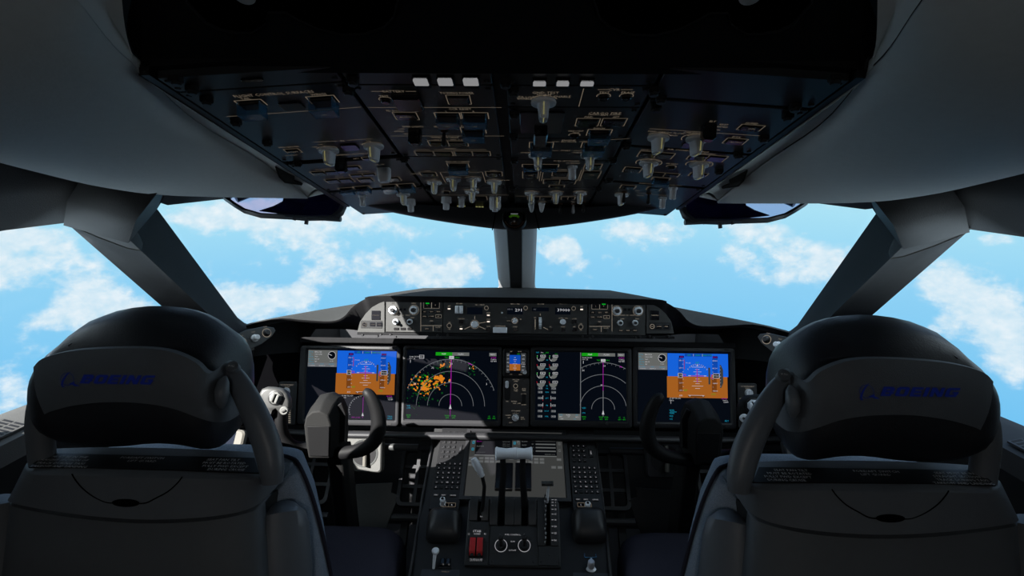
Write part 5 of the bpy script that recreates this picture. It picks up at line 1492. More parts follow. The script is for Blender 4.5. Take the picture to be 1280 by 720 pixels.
mb = MB(); mb.tube([(0, .012, 0), (0, .014, .02), (0, .017, .036)], .003, 'silver', n=8); mb.rbox(0, .017, .012, .024, .030, .048, 'knob_grey', .005, .004); part('gear_lever', mb, th, on(634.0, 485.5))
mb = MB(); mb.rbox(0, 0, .013, .034, 0, .0012, 'black', .001); part('indicator_window', mb, th, on(654.7, 498.5))
mb = MB(); mb.lathe([(.0125, 0), (.0120, .007), (.0105, .010)], 'knob_grey', n=28, flute=.05, nf=1); mb.rbox(0, 0, .006, .020, .010, .017, 'silver', .002); part('autobrake_knob', mb, th, on(644.3, 521.8) @ Matrix.Rotation(.9, 4, 'Z'))
mb = MB(); mb.lathe([(.006, 0), (.006, .004)], 'gloss_black', n=16); mb.arc(0, 0, .0065, .0078, 0, 2 * PI, .001, 'legend_mcp'); part('round_button', mb, th, on(644.5, 482.4))
k = MB()
for t, x, y in (('DN LOCK', 645, 474.5), ('OVRD', 645, 476.5), ('UP', 634, 477), ('LOCK', 644.8, 486.7), ('OVRD', 644.8, 488.5), ('ALTN', 654.8, 485.8), ('GEAR', 654.8, 487.8), ('DOWN', 654.7, 492.3), ('DN', 634, 501.5), ('EXTEND', 642.8, 501.5), ('230K - .82M', 646, 504), ('NORM', 654.7, 505.8), ('AUTOBRAKE', 644.8, 513.3), ('DISARM', 635.3, 518.8), ('OFF', 636, 521.8), ('MAX', 653, 521.5), ('AUTO', 653.5, 523.7), ('RTO', 638.5, 528)):
    u, v = hit(x, y, PF); k.text(t, u, v, .0037, .0044, 'legend_mcp')
for a in (60, 80, 100, 120): k.line(hit(644.3, 521.8, PF)[0] + .014 * math.cos(math.radians(a)), hit(644.3, 521.8, PF)[1] + .014 * math.sin(math.radians(a)), hit(644.3, 521.8, PF)[0] + .018 * math.cos(math.radians(a)), hit(644.3, 521.8, PF)[1] + .018 * math.sin(math.radians(a)), .0008, .0044, 'legend_mcp')
part('markings', k, th, PF, smooth=0)

# outboard selector panels
for s_, (x0, x1, y0, y1) in ((1, (348, 371, 477, 531)), (-1, (922, 946, 479, 535))):
    xc, yc = (x0 + x1) / 2, (y0 + y1) / 2
    u0, u1 = hit(x0, yc, PF)[0], hit(x1, yc, PF)[0]; v1, v0 = hit(xc, y0, PF)[1], hit(xc, y1, PF)[1]
    th = thing('outboard_selector_panel', 'small panel with two round knobs outboard of the %s flight display' % ("captain's" if s_ > 0 else "co-pilot's"), 'control panel', PF @ Matrix.Translation(((u0 + u1) / 2, v0, 0)))
    mb = MB(); mb.rbox((u0 + u1) / 2, (v0 + v1) / 2, u1 - u0, v1 - v0, -.006, .004, 'panel', .006, .001); part('faceplate', mb, th, PF)
    for y in (y0 + 12, y0 + 27):
        mb = MB(); mb.lathe([(.014, 0), (.013, .009), (.011, .012)], 'knob_grey', n=28, flute=.05, nf=1); mb.rbox(0, 0, .006, .022, .011, .018, 'knob_grey', .002)
        part('selector_knob', mb, th, on(xc - s_ * 1, y) @ Matrix.Rotation(.5 * s_, 4, 'Z'))
    k = MB()
    for t, x, y in (('FLT INSTRUMENT', xc, y0 + 4), ('AUTO', xc, y0 + 6.5), ('NAV', x0 + 4, y0 + 19), ('AIR DATA', xc, y0 + 21)): 
        u, v = hit(x, y, PF); k.text(t, u, v, .004, .0044, 'legend_mcp')
    for j in range(7):
        for dx in (-3, 3):
            u, v = hit(xc + dx, y0 + 36 + j * 2.5, PF); k.rect(u - .004, v - .0016, u + .004, v + .0016, .0044, 'legend_mcp')
    part('markings', k, th, PF, smooth=0)
# ================================================================ centre pedestal
GD0 = q(0, 541, 1.95); GD1 = q(0, 625, 1.72)
GF = frame(GD1, (1, 0, 0), GD0 - GD1)           # plane of the lower display and keypads
QD0 = q(0, 625, 1.700); QD1 = q(0, 708, 1.575)
QF = frame(QD1, (1, 0, 0), QD0 - QD1)           # plane of the lever quadrant
def gh(x, y): return hit(x, y, GF)
def rectof(x0, x1, y0, y1, F):
    yc = (y0 + y1) / 2; xc = (x0 + x1) / 2
    return hit(x0, yc, F)[0], hit(x1, yc, F)[0], hit(xc, y1, F)[1], hit(xc, y0, F)[1]
th = thing('centre_pedestal', 'black centre pedestal body between the two pilot seats', 'pedestal', Matrix.Translation((0, 1.4, 0)))
mb = MB()
prof = [(1.84, .735), (1.802, .690), (1.547, .592), (1.50, .575), (1.36, .490), (1.22, .455), (1.02, .445), (0.98, .42), (0.98, 0.0), (1.95, 0.0), (1.95, .735)]
mb.rings([[(-.285, y, z) for y, z in prof], [(-.281, y, z) for y, z in prof], [(.281, y, z) for y, z in prof], [(.285, y, z) for y, z in prof]][1:3], 'panel_dark')
part('body', mb, th, bev=.004)
mb = MB()
mb.box((-.289, 1.0, .02), (-.2815, 1.80, .40), 'black'); part('side_panel', mb, th)
mb = MB(); mb.box((.2815, 1.0, .02), (.289, 1.80, .40), 'black'); part('side_panel', mb, th)
for s in (-1, 1):
    mb = MB()
    mb.tube([(s * .279, 1.80, .694), (s * .279, 1.547, .598), (s * .279, 1.36, .498), (s * .279, 1.22, .462)], .004, 'bezel', n=8)
    part('edge_piping', mb, th)

# lower display
a0, a1, b0, b1 = rectof(585.0, 704.5, 541.5, 622.5, GF)
th = thing('lower_touch_display', 'grey flight management display at the head of the pedestal, behind the thrust levers', 'display', GF)
mb = MB()
mb.rings([[(a0 - .016, b0 - .014, -.01), (a1 + .016, b0 - .014, -.01), (a1 + .016, b1 + .010, -.01), (a0 - .016, b1 + .010, -.01)],
          [(a0 - .016, b0 - .014, .008), (a1 + .016, b0 - .014, .008), (a1 + .016, b1 + .010, .008), (a0 - .016, b1 + .010, .008)],
          [(a0 - .004, b0 - .003, .010), (a1 + .004, b0 - .003, .010), (a1 + .004, b1 + .002, .010), (a0 - .004, b1 + .002, .010)],
          [(a0, b0, .005), (a1, b0, .005), (a1, b1, .005), (a0, b1, .005)]], 'bezel', True, False)
part('bezel', mb, th, GF)
W_, H_ = a1 - a0, b1 - b0
mb = MB()
def rx(x): return a0 + W_ * x
def ry(y): return b1 - H_ * y
def rr(x0, y0, x1, y1, l, m): mb.rect(rx(x0), ry(y1), rx(x1), ry(y0), .0056 + l * .00015, m)
def tt(t, x, y, h, l, m, al='c', sx=1): mb.text(t, rx(x), ry(y), h, .0056 + l * .00015, m, al, sx=sx)
rr(0, 0, 1, 1, 0, 'cdu_bg')
rr(.06, .035, .455, .385, 1, 'cdu_blk'); rr(.545, .035, .935, .385, 1, 'cdu_blk')
for x in (.02, .5): rr(x + .005, .05, x + .034, .19, 2, 'cdu_key')
for k_ in range(3):
    for x, m in ((.022, 'scr_cyan'), (.47, 'scr_cyan'), (.955, 'cdu_key'), (.515, 'cdu_key')):
        rr(x, .06 + k_ * .11, x + .024, .10 + k_ * .11, 3, m); rr(x + .004, .07 + k_ * .11, x + .020, .09 + k_ * .11, 4, 'cdu_bg')
tt('ACT RTE 1', .27, .055, .004, 3, 'cdu_txt', sx=1.2); tt('ACT CRZ', .72, .055, .004, 3, 'cdu_txt', sx=1.2)
for i, (x, y, t, m) in enumerate(((.07, .10, 'EGLL', 'scr_mag'), (.07, .17, 'D291', 'scr_mag'), (.07, .25, 'ALPHA', 'cdu_txt'), (.07, .345, '------------', 'cdu_txt'), (.56, .10, '.833', 'scr_mag'), (.56, .16, 'FL390', 'cdu_txt'), (.56, .22, '4020', 'cdu_txt'))): tt(t, x, y, .0045, 3, m, 'l', 1.3)
for y in (.14, .17, .21, .24, .29): tt('125.4 / 390', .43, y, .0036, 3, 'cdu_txt', 'r', 1.1)
for i in range(5): rr(.71, .08 + i * .056, .925, .10 + i * .056, 3, 'cdu_key'); tt('CRZ', .69, .09 + i * .056, .003, 3, 'cdu_txt', 'r')
tt('REQUEST  LOG', .86, .365, .0034, 3, 'cdu_txt')
rr(.06, .39, .45, .40, 2, 'cdu_txt'); rr(.545, .39, .93, .40, 2, 'cdu_txt')
for x, n in ((.005, 3), (.11, 3), (.17, 3), (.225, 2), (.285, 2), (.43, 1), (.51, 3), (.57, 2), (.63, 3), (.69, 3), (.75, 3), (.93, 1)):
    for j in range(min(n, 2)):
        rr(x, .425 + j * .05, x + .048, .463 + j * .05, 2, 'cdu_key'); tt(('PREV', 'NEXT')[j], x + .024, .444 + j * .05, .003, 3, 'cdu_txt')
rr(.005, .53, .05, .565, 2, 'cdu_key'); rr(.87, .545, .918, .585, 2, 'cdu_key'); rr(.935, .545, .985, .585, 2, 'cdu_key'); tt('CLR', .894, .565, .003, 3, 'cdu_txt'); tt('EXEC', .96, .565, .003, 3, 'cdu_txt')
part('screen', mb, th, GF, smooth=0, label='lit grey page')

# keypads either side
def keypad(s):
    X = (lambda x: x) if s > 0 else (lambda x: x + 168.5)
    th_lab = "black keypad with cursor knob, sun on its top edge, on the captain's side" if s > 0 else "black keypad with cursor knob, wholly in shade, on the co-pilot's side"
    if s > 0: x0, x1, y0, y1 = 541, 581, 536.5, 640
    else: x0, x1, y0, y1 = 711, 751, 538.5, 642
    c0, c1 = gh(546.5 if s > 0 else 743.5, 540)[0], 0
    uo = (gh(544, 590)[0] + 0) if s > 0 else gh(748, 590)[0]
    ui = gh(579, 590)[0] if s > 0 else gh(713, 590)[0]
    v1 = gh(646, y0)[1]; v0 = gh(646, y1)[1]
    ua, ub = min(uo, ui), max(uo, ui)
    th = thing('multifunction_keypad', th_lab, 'keypad', GF @ Matrix.Translation(((ua + ub) / 2, v0, 0)))
    mb = MB(); mb.rbox((ua + ub) / 2, (v0 + v1) / 2, ub - ua, v1 - v0, -.006, .006, 'panel_dark', .004, .001); part('faceplate', mb, th, GF)
    uc = (ua + ub) / 2
    k = MB()
    H = v1 - v0
    def Y(t): return v1 - H * t
    w = ub - ua
    def U(t): return ua + w * (t if s > 0 else t)
    for j, row in enumerate((('SYS', 'CDU', 'INFO'), ('CHKL', 'COMM', 'ND'))):
        for i, t in enumerate(row):
            b = MB(); b.rbox(0, 0, .017, .009, 0, .003, 'black', .001, .0006); b.text(t, 0, 0, .0036, .0032, 'key_txt')
            part('function_key', b, th, GF @ Matrix.Translation((U(.24 + i * .26), Y(.085 + j * .055), .006)))
    for j in range(4):
        for i in range(3):
            b = MB(); b.rbox(0, 0, .011, .010, 0, .003, 'black', .001, .0006); b.text('123456789.0-'[j * 3 + i], 0, 0, .0042, .0032, 'key_txt')
            part('number_key', b, th, GF @ Matrix.Translation((U(.17 + i * .19), Y(.215 + j * .062), .006)))
    b = MB(); b.rbox(0, 0, .012, .036, 0, .003, 'black', .001, .0006); b.text('EXEC', 0, 0, .0045, .0032, 'key_txt', rot=PI / 2); part('execute_key', b, th, GF @ Matrix.Translation((U(.80), Y(.30), .006)))
    for j in range(6):
        for i in range(5):
            b = MB(); b.rbox(0, 0, .0115, .010, 0, .003, 'black', .001, .0006); b.text('ABCDEFGHIJKLMNOPQRSTUVWXYZ /+C'[j * 5 + i], 0, 0, .0045 + (.001 if (i + j * 3) % 7 == 0 else 0), .0032, 'key_txt')
            part('letter_key', b, th, GF @ Matrix.Translation((U(.13 + i * .185), Y(.49 + j * .0555), .006)))
    for i, t in enumerate(('PREV', 'NEXT', 'CANCEL')):
        b = MB(); b.rbox(0, 0, .016 + (.004 if i == 2 else 0), .008, 0, .003, 'panel_mcp', .001, .0006); b.text(t, 0, 0, .0034, .0032, 'key_txt'); part('function_key', b, th, GF @ Matrix.Translation((U(.18 + i * .26 + (.06 if i == 2 else 0)), Y(.855), .006)))
    mb = MB(); mb.lathe([(.010, 0), (.010, .004), (.0085, .006), (.0085, .024), (.006, .027)], 'knob_grey', n=24); mb.lathe([(.0045, .0265), (.004, .028)], 'black', n=14)
    part('cursor_knob', mb, th, GF @ Matrix.Translation((U(.46), Y(.945), .006)))
    u_, v_ = U(.5), Y(.99); k.text('CURSOR CONTROL', u_, v_, .0036, .0064, 'legend')
    part('marking', k, th, GF, smooth=0)
keypad(1); keypad(-1)

# lever quadrant
th = thing('thrust_lever_quadrant', 'black lever quadrant with two thrust levers, red cutout switches and fuel switches', 'lever quadrant', QF)
def qh(x, y): return hit(x, y, QF)
a0, _, _, b1 = rectof(583, 645, 625, 708, QF); a1 = qh(700, 666)[0]; a0 = qh(583, 666)[0]
b1 = qh(646, 626)[1]; b0 = qh(646, 709)[1]; bm = qh(646, 658)[1]
mb = MB()
mb.rings([[(a0, b0, -.10), (a1, b0, -.10), (a1, b1, -.10), (a0, b1, -.10)], [(a0, b0, .0), (a1, b0, 0), (a1, b1, 0), (a0, b1, 0)]], 'panel')
part('housing', mb, th, QF, bev=.003)
def qrect(x0, x1, y0, y1, z0, z1, m, name, ch=None, label=None):
    u0, u1, v0, v1 = rectof(x0, x1, y0, y1, QF)
    b = MB(); b.rbox(0, 0, u1 - u0, v1 - v0, z0, z1, m, .002, ch)
    return part(name, b, th, QF @ Matrix.Translation(((u0 + u1) / 2, (v0 + v1) / 2, 0)), label=label)
# raised arched lever covers
def cover(x0, x1, y0, y1, name='lever_cover', bulge=.012):
    u0, u1, v0, v1 = rectof(x0, x1, y0, y1, QF)
    prof = [(v0, .001), (v0, .006)] + [(v0 + (v1 - v0) * t, .006 + bulge * math.sin(PI * min(1, t * .62))) for t in (.15, .3, .5, .7, .85, 1.0)] + [(v1, .001)]
    b = MB(); b.rings([[(u0 + .0005, y, z) for y, z in prof], [(u1 - .0005, y, z) for y, z in prof]], 'panel')
    return part(name, b, th, QF, bev=.001)
for x0, x1, y0, y1 in ((587.5, 597.5, 624.5, 651.5), (602, 611, 624, 651.5), (612.5, 622, 624, 657), (631.5, 642.3, 624, 657), (642.7, 651.5, 624, 657), (660.5, 670.5, 624, 657)):
    cover(x0, x1, y0, y1)
for x0, x1, y0, y1 in ((597.5, 602, 627, 651.5), (623, 630.5, 628, 657.5), (652, 659.5, 628, 657.5), (682, 687, 624, 682)):
    qrect(x0, x1, y0, y1, 0, .0012, 'seam_and_shade', 'lever_slot', 0)
qrect(612, 672, 658.5, 707.5, 0, .004, 'panel', 'fuel_control_plate'); qrect(584.5, 610.5, 652.5, 707.5, 0, .004, 'panel', 'cutout_plate'); qrect(673, 698.5, 683, 707.5, 0, .004, 'panel', 'flap_plate')
cover(671.5, 681, 624, 683, 'flap_gate', .009); cover(688, 697.5, 624, 683, 'flap_scale', .009)
b = MB()
for x, y in ((613.5, 654), (641.5, 654), (665.5, 654), (586, 662.5), (606.8, 662.5), (584.5 + 2, 701), (605, 701.5), (615, 702), (666.5, 702.5), (676, 702), (696, 702), (618.5, 692), (663.5, 677), (675, 662.5), (686.5, 694)):
    u, v = qh(x, y); b.lathe([(.003, .004), (.003, .0055), (.002, .006)], 'screw', u, v, 10)
part('screws', b, th, QF)
k = MB()
def qt(t, x, y, h=.0045, z=.0046, m='key_txt', sx=1.0, al='c'):
    u, v = qh(x, y); k.text(t, u, v, h, z, m, al, sx=sx)
qt('STAB', 596.5, 664.5, .0062, sx=1.2); qt('NORM', 596.5, 668, .0044); qt('L2', 586.2, 668, .004); qt('R2', 606.5, 668, .004); qt('CUTOUT', 594.7, 700.5, .0060, sx=1.1)
qt('L', 625.3, 669, .004); qt('FUEL CONTROL', 641, 669, .0040, sx=1.1); qt('R', 655.5, 669, .004); qt('RUN', 641, 677.5, .004); qt('CUTOFF', 640.5, 688.5, .004)
qt('DN', 602, 648.7, .0035, .02); 
for i, (t, y) in enumerate((('UP', 628), ('1', 631.2), ('5', 635), ('15', 639.8), ('17', 645.5), ('18', 652.3), ('20', 660), ('25', 668), ('30', 676.5))):
    u, v = qh(694, y); zz = .0205 - .014 * max(0, (y - 640) / 43); k.text(t, u, v, .0042 + (.001 if i > 5 else 0), zz, 'key_txt'); u2 = qh(689.5, y)[0]; k.rect(u2 - .001, v - .0006, u2 + .005, v + .0006, zz, 'key_txt')
part('markings', k, th, QF, smooth=0)
# red guarded cutout switches
qrect(586.3, 604.8, 673, 697, .003, .006, 'black', 'switch_well', .001)
for x0, x1 in ((587.2, 594.4), (596.2, 603.6)):
    u0, u1, v0, v1 = rectof(x0, x1, 673.5, 695.5, QF)
    b = MB(); w = u1 - u0; h = v1 - v0
    pr = [(-h / 2, .004), (-h / 2, .012), (-h * .32, .018), (h * .30, .018), (h / 2, .013), (h / 2, .004)]
    b.rings([[(-w / 2, y, z) for y, z in pr], [(w / 2, y, z) for y, z in pr]], 'red')
    b.lathe([(.005, .012), (.005, .0165)], 'black', 0, -h * .5, 14)
    part('cutout_switch', b, th, QF @ Matrix.Translation(((u0 + u1) / 2, (v0 + v1) / 2, 0)), bev=.0012, label='red guarded switch')
# fuel control switches
for x in (626.3, 655.3):
    u, v = qh(x, 682.5)
    b = MB()
    b.arc(0, 0, .0165, .0180, 0, 2 * PI, .0048, 'key_txt', 32); b.lathe([(.0125, .004), (.0125, .008), (.010, .010)], 'knob_black', n=22)
    b.tube([(0, 0, .006), (0, .004, .022), (0, .010, .034)], [.0048, .0055, .0062], 'knob_black', n=12); b.lathe([(.0065, .030), (.0085, .034), (.0080, .044), (.005, .047)], 'knob_black', 0, .010, 16)
    part('fuel_switch', b, th, QF @ Matrix.Translation((u, v, 0)))
# thrust levers
def q3(x, y, d): return P(x, y, d)
for (x, xs, x0, x1) in ((628.5, 626.7, 619, 645.8), (653.5, 655.8, 645.0, 665.5)):
    lv = MB()
    lv.tube([q3(xs, 640, 1.690), q3(xs + (x - xs) * .3, 620, 1.665), q3(x - (x - 641) * .05, 595, 1.655), q3(x, 573, 1.655)], [(.0105, .006), (.0100, .006), (.009, .006), (.0085, .006)], 'black', n=10, up=(0, 1, 0))
    l = part('thrust_lever', lv, th, smooth=50)
    hd = MB()
    A, B = q3(x0, 567, 1.645), q3(x1, 567, 1.645)
    outer = A if x < 641 else B; inner = B if x < 641 else A
    prof = [(0, .017), (.06, .0215), (.16, .0185), (.5, .0160), (.86, .0175), (.96, .0190), (1.0, .017)]
    hd.tube([outer.lerp(inner, t) for t, r in prof], [(r * .9, r * .95) for t, r in prof], 'knob_grey', n=18, up=(0, 0, 1))
    part('grip', hd, l, smooth=50, label='pale grey grip bar')
    sh = MB()
    u0, u1, v0, v1 = rectof(619.3 if x < 641 else 643.8, 641.0 if x < 641 else 664.2, 583, 616, GF)
    sh.rbox((u0 + u1) / 2, (v0 + v1) / 2, u1 - u0, v1 - v0, .0075, .020, 'gloss_black', .003, .002)
    part('lever_plate', sh, th, GF)  # plain black plate over the lower display
# speedbrake lever
lv = MB()
lv.tube([q3(600.5, 648, 1.675), q3(604, 628, 1.66), q3(605.5, 608, 1.655), q3(602.5, 594, 1.65)], [(.0055, .005)] * 4, 'black', n=10)
l = part('speed_brake_lever', lv, th, smooth=50)
hd = MB(); hd.tube([q3(602.8, 595, 1.65), q3(599, 587, 1.645), q3(594, 578, 1.64), q3(592, 573, 1.64)], [(.008, .008), (.011, .009), (.012, .010), (.009, .008)], 'knob_grey', n=12); part('grip', hd, l, smooth=50, label='grey angled grip')
# flap lever
lv = MB()
lv.tube([q3(684, 628, 1.69), q3(684.5, 618, 1.68), q3(686, 606, 1.67)], [(.004, .004)] * 3, 'cdu_key' if 0 else 'knob_grey', n=8)
l = part('flap_lever', lv, th, smooth=50)
hd = MB(); hd.tube([q3(677, 604.5, 1.668), q3(691.5, 604.5, 1.668)], [(.007, .0075), (.007, .0075)], 'trim_grey', n=10); part('grip', hd, l, smooth=50)
b = MB()
for i in range(22):
    y = 622 + i * 2.7; u, v = qh(681.5, y); zz = .016 - .012 * max(0, (y - 640) / 43)
    b.rbox(u + (.0012 if i % 3 else -.001), v, .004, .0045, 0, zz + .006, 'silver' if i % 2 else 'screw', .0005, .0003)
part('gate_teeth', b, th, QF)

# palm rests, switch strips and lower panels
def lower(s):
    fx = (lambda x: x) if s > 0 else (lambda x: 1291.5 - x)
    side = "captain's" if s > 0 else "co-pilot's"
    CF = frame(V((0, 1.36, .490)), (1, 0, 0), V((0, .14, .085)))
    x0, x1 = sorted((fx(541), fx(578)))
    th = thing('cursor_palm_rest', 'rounded black palm rest below the %s keypad' % side, 'palm rest', CF @ Matrix.Translation((hit((x0 + x1) / 2, 660, CF)[0], 0, 0)))
    cx_, cy_ = hit(fx(555), 658, CF)
    b = MB(); rings = []
    for z, w, h, oy in ((0, .052, .052, 0), (.012, .050, .050, 0), (.028, .044, .042, .004), (.036, .036, .030, .010), (.040, .022, .016, .014)):
        rings.append([(cx_ + w * math.copysign(abs(math.cos(2 * PI * k / 24)) ** .45, math.cos(2 * PI * k / 24)), cy_ + oy + h * math.copysign(abs(math.sin(2 * PI * k / 24)) ** .45, math.sin(2 * PI * k / 24)), z) for k in range(24)])
    b.rings(rings, 'knob_black'); part('palm_pad', b, th, CF, smooth=60)
    b = MB()
    u, v = hit(fx(561.5), 634.5, CF)
    b.rbox(u, v, .042, .013, 0, .018, 'gloss_black', .001); b.frame_rect(u - .0205, v - .006, u + .0205, v + .006, .0012, .0184, 'legend'); b.line(u, v - .006, u, v + .006, .001, .0184, 'legend'); b.text('L', u - .010, v, .005, .0184, 'key_txt'); b.text('R', u + .010, v, .005, .0184, 'key_txt')
    part('select_switch', b, th, CF)
    BF = frame(V((0, 1.22, .456)), (1, 0, 0), V((0, .14, .034)))
    ua, ub = sorted((hit(fx(530), 697, BF)[0], hit(fx(577), 697, BF)[0])); va, vb = hit(646, 726, BF)[1], hit(646, 680, BF)[1]
    lab = 'lower panel with a small grey lever and a rocker, beside the captain\'s seat cushion' if s > 0 else 'lower panel with a blue guarded switch and silver knob, beside the co-pilot\'s seat cushion'
    t2 = thing('pedestal_side_panel', lab, 'control panel', BF @ Matrix.Translation(((ua + ub) / 2, va, 0)))
    b = MB(); b.rbox((ua + ub) / 2, (va + vb) / 2, ub - ua, vb - va, -.004, .004, 'panel', .004, .001)
    for x, y in ((535, 687), (571, 687)):
        u, v = hit(fx(x), y, BF); b.lathe([(.003, .004), (.003, .006)], 'screw', u, v, 10)
    part('faceplate', b, t2, BF)
    def atb(x, y): 
        u, v = hit(x, y, BF); return BF @ Matrix.Translation((u, v, .004))
    if s > 0:
        b = MB(); b.tube([(0, 0, 0), (.001, .012, .018), (.003, .026, .036)], [.0035, .0045, .0055], 'knob_grey', n=12); b.lathe([(.006, .030), (.0105, .038), (.0105, .042), (.008, .044)], 'knob_grey', .004, .026, 18); part('gear_release_lever', b, t2, atb(542, 712))
        b = MB(); b.rbox(0, 0, .040, .034, 0, .004, 'black', .002); b.rbox(-.008, 0, .014, .022, .004, .012, 'gloss_black', .002, .003); b.rbox(.008, 0, .014, .022, .004, .012, 'gloss_black', .002, .003); part('rocker_switch', b, t2, atb(557, 706))
        k = MB()
        for t, x, y in (('NORM', 560, 695.5), ('PULL', 536, 702), ('ALTN GEAR', 536, 698), ('NOSE UP', 557, 716)):
            u, v = hit(x, y, BF); k.text(t, u, v, .0036, .0045, 'legend')
        part('marking', k, t2, BF, smooth=0)
    else:
        b = MB(); b.rbox(0, 0, .030, .030, 0, .006, 'gloss_black', .002); sw = part('guarded_switch', b, t2, atb(737, 696))
        b = MB()
        for (x_, y_, a_, b_) in ((-.017, -.018, .034, .0015), (-.017, -.018, .0015, .034), (.0155, -.018, .0015, .034), (-.017, .0145, .034, .0015)): b.box((x_, y_, 0), (x_ + a_, y_ + b_, .016), 'guard_blue')
        b.text('GUARD', 0, 0, .004, .0085, 'key_txt'); part('guard_cover', b, sw, atb(737, 696))
        b = MB(); b.lathe([(.016, 0), (.016, .003), (.010, .005), (.0095, .024), (.007, .027)], 'silver', n=26); b.rbox(0, 0, .005, .018, .02, .030, 'silver', .002); part('selector_knob', b, t2, atb(738.5, 711))
        k = MB()
        for t, x, y in (('EVAC COMMAND', 735, 687.5), ('OFF', 729, 707), ('ARM', 746, 707)):
            u, v = hit(x, y, BF); k.text(t, u, v, .0036, .0045, 'legend')
        part('marking', k, t2, BF, smooth=0)
lower(1); lower(-1)

# ================================================================ footwells
for s in (1, -1):
    fm = (lambda p: V(p)) if s > 0 else mir
    side = "captain's" if s > 0 else "co-pilot's"
    # barred grille beside the pedestal
    for kk, (xa, xb, w) in enumerate(((-146, -104, 'beside the pedestal'), (-290, -236, 'outboard of the control column'))):
        d = 2.05
        A = q(xa, 562, d); B = q(xb, 562, d); C_ = q(xa, 636, 1.93)
        up = q((xa + xb) / 2, 562, d) - q((xa + xb) / 2, 636, 1.93)
        Fg = frame(q((xa + xb) / 2, 636, 1.93), (1, 0, 0), up)
        Fg = Matrix.Translation(((0 if s > 0 else -2 * Fg.translation.x), 0, 0)) @ Fg
        wd = (B - A).length; ht = up.length
        th = thing('pedal_toe_frame', 'dark barred frame in the %s footwell, %s' % (side, w), 'footwell frame', Fg)
        b = MB()
        n = 5
        def rrp(w_, h_, r, z): 
            out = []
            for sx, sy, a in ((1, 1, 0), (-1, 1, PI / 2), (-1, -1, PI), (1, -1, 1.5 * PI)):
                for i in range(n): 
                    bb = a + PI / 2 * i / (n - 1); out.append((sx * (w_ / 2 - r) + r * math.cos(bb), ht / 2 + sy * (h_ / 2 - r) + r * math.sin(bb), z))
            return out
        b.rings([rrp(wd, ht, .02, -.02), rrp(wd, ht, .02, .012), rrp(wd - .024, ht - .024, .014, .012), rrp(wd - .024, ht - .024, .014, -.02)], 'trim_grey' if 0 else 'bezel', False, False)
        part('outer_frame', b, th, Fg)
        b = MB()
        b.box((-.006, .01, -.012), (.006, ht - .01, .004), 'bezel'); 
        for t in (.33, .66): b.box((-wd / 2 + .01, ht * t - .006, -.012), (wd / 2 - .01, ht * t + .006, .003), 'bezel')
        part('cross_bars', b, th, Fg)
        b = MB(); b.tube([(-wd / 2 - .01, -.035, -.01), (wd / 2 + .01, -.035, -.01)], .014, 'bezel', n=10); part('foot_rail', b, th, Fg)
        b = MB(); b.box((-wd / 2 + .02, -.26, -.05), (-wd / 2 + .045, .02, -.025), 'black'); b.box((wd / 2 - .045, -.26, -.05), (wd / 2 - .02, .02, -.025), 'black'); part('support_post', b, th, Fg)
    # round adjuster plate behind the column
    Fg = frame(fm(q(-188, 570, 1.90)), (1, 0, 0), (0, .25, 1))
    th = thing('pedal_adjuster_plate', ('sunlit square plate with a round crank recess, behind the captain\'s column' if s > 0 else 'shaded square plate with a round crank recess, behind the co-pilot\'s column'), 'adjuster', Fg)
    b = MB(); b.rbox(0, 0, .12, .13, -.02, 0, 'plate_sunlit' if s > 0 else 'bezel', .012, .004); b.rbox(0, 0, .128, .138, -.03, -.01, 'tan' if s > 0 else 'panel_dark', .014, .002); part('plate', b, th, Fg)  # captain's plate painted paler for sunlight, the other darker for shade
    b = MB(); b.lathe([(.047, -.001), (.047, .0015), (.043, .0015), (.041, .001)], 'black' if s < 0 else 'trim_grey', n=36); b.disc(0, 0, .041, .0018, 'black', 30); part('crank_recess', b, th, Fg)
    b = MB(); b.tube([(.004, .045, .004), (.006, 0, .010), (.006, -.040, .012)], .007, 'tan', n=10); part('crank_handle', b, th, Fg)
    # kick board; the captain's pale colour stands in for a sun patch
    Fk = frame(fm(q(-176, 634, 1.93)), (1, 0, 0), (0, .5, 1))
    th = thing('footwell_kick_board', ('pale sunlit kick board in the captain\'s footwell beside the column' if s > 0 else 'dark shaded kick board in the co-pilot\'s footwell beside the column'), 'kick board', Fk)
    pl = [(-.065, .065), (.062, .072), (.060, .040), (.088, .030), (.050, -.075), (-.065, -.075)]
    b = MB(); b.prism([(x * s, y) for x, y in pl], -.006, 0, 'plate_sunlit' if s > 0 else 'black', .001); part('board', b, th, Fk)
    b = MB(); b.box((-.03, -.30, -.04), (.03, .05, -.007), 'black'); part('bracket', b, th, Fk)

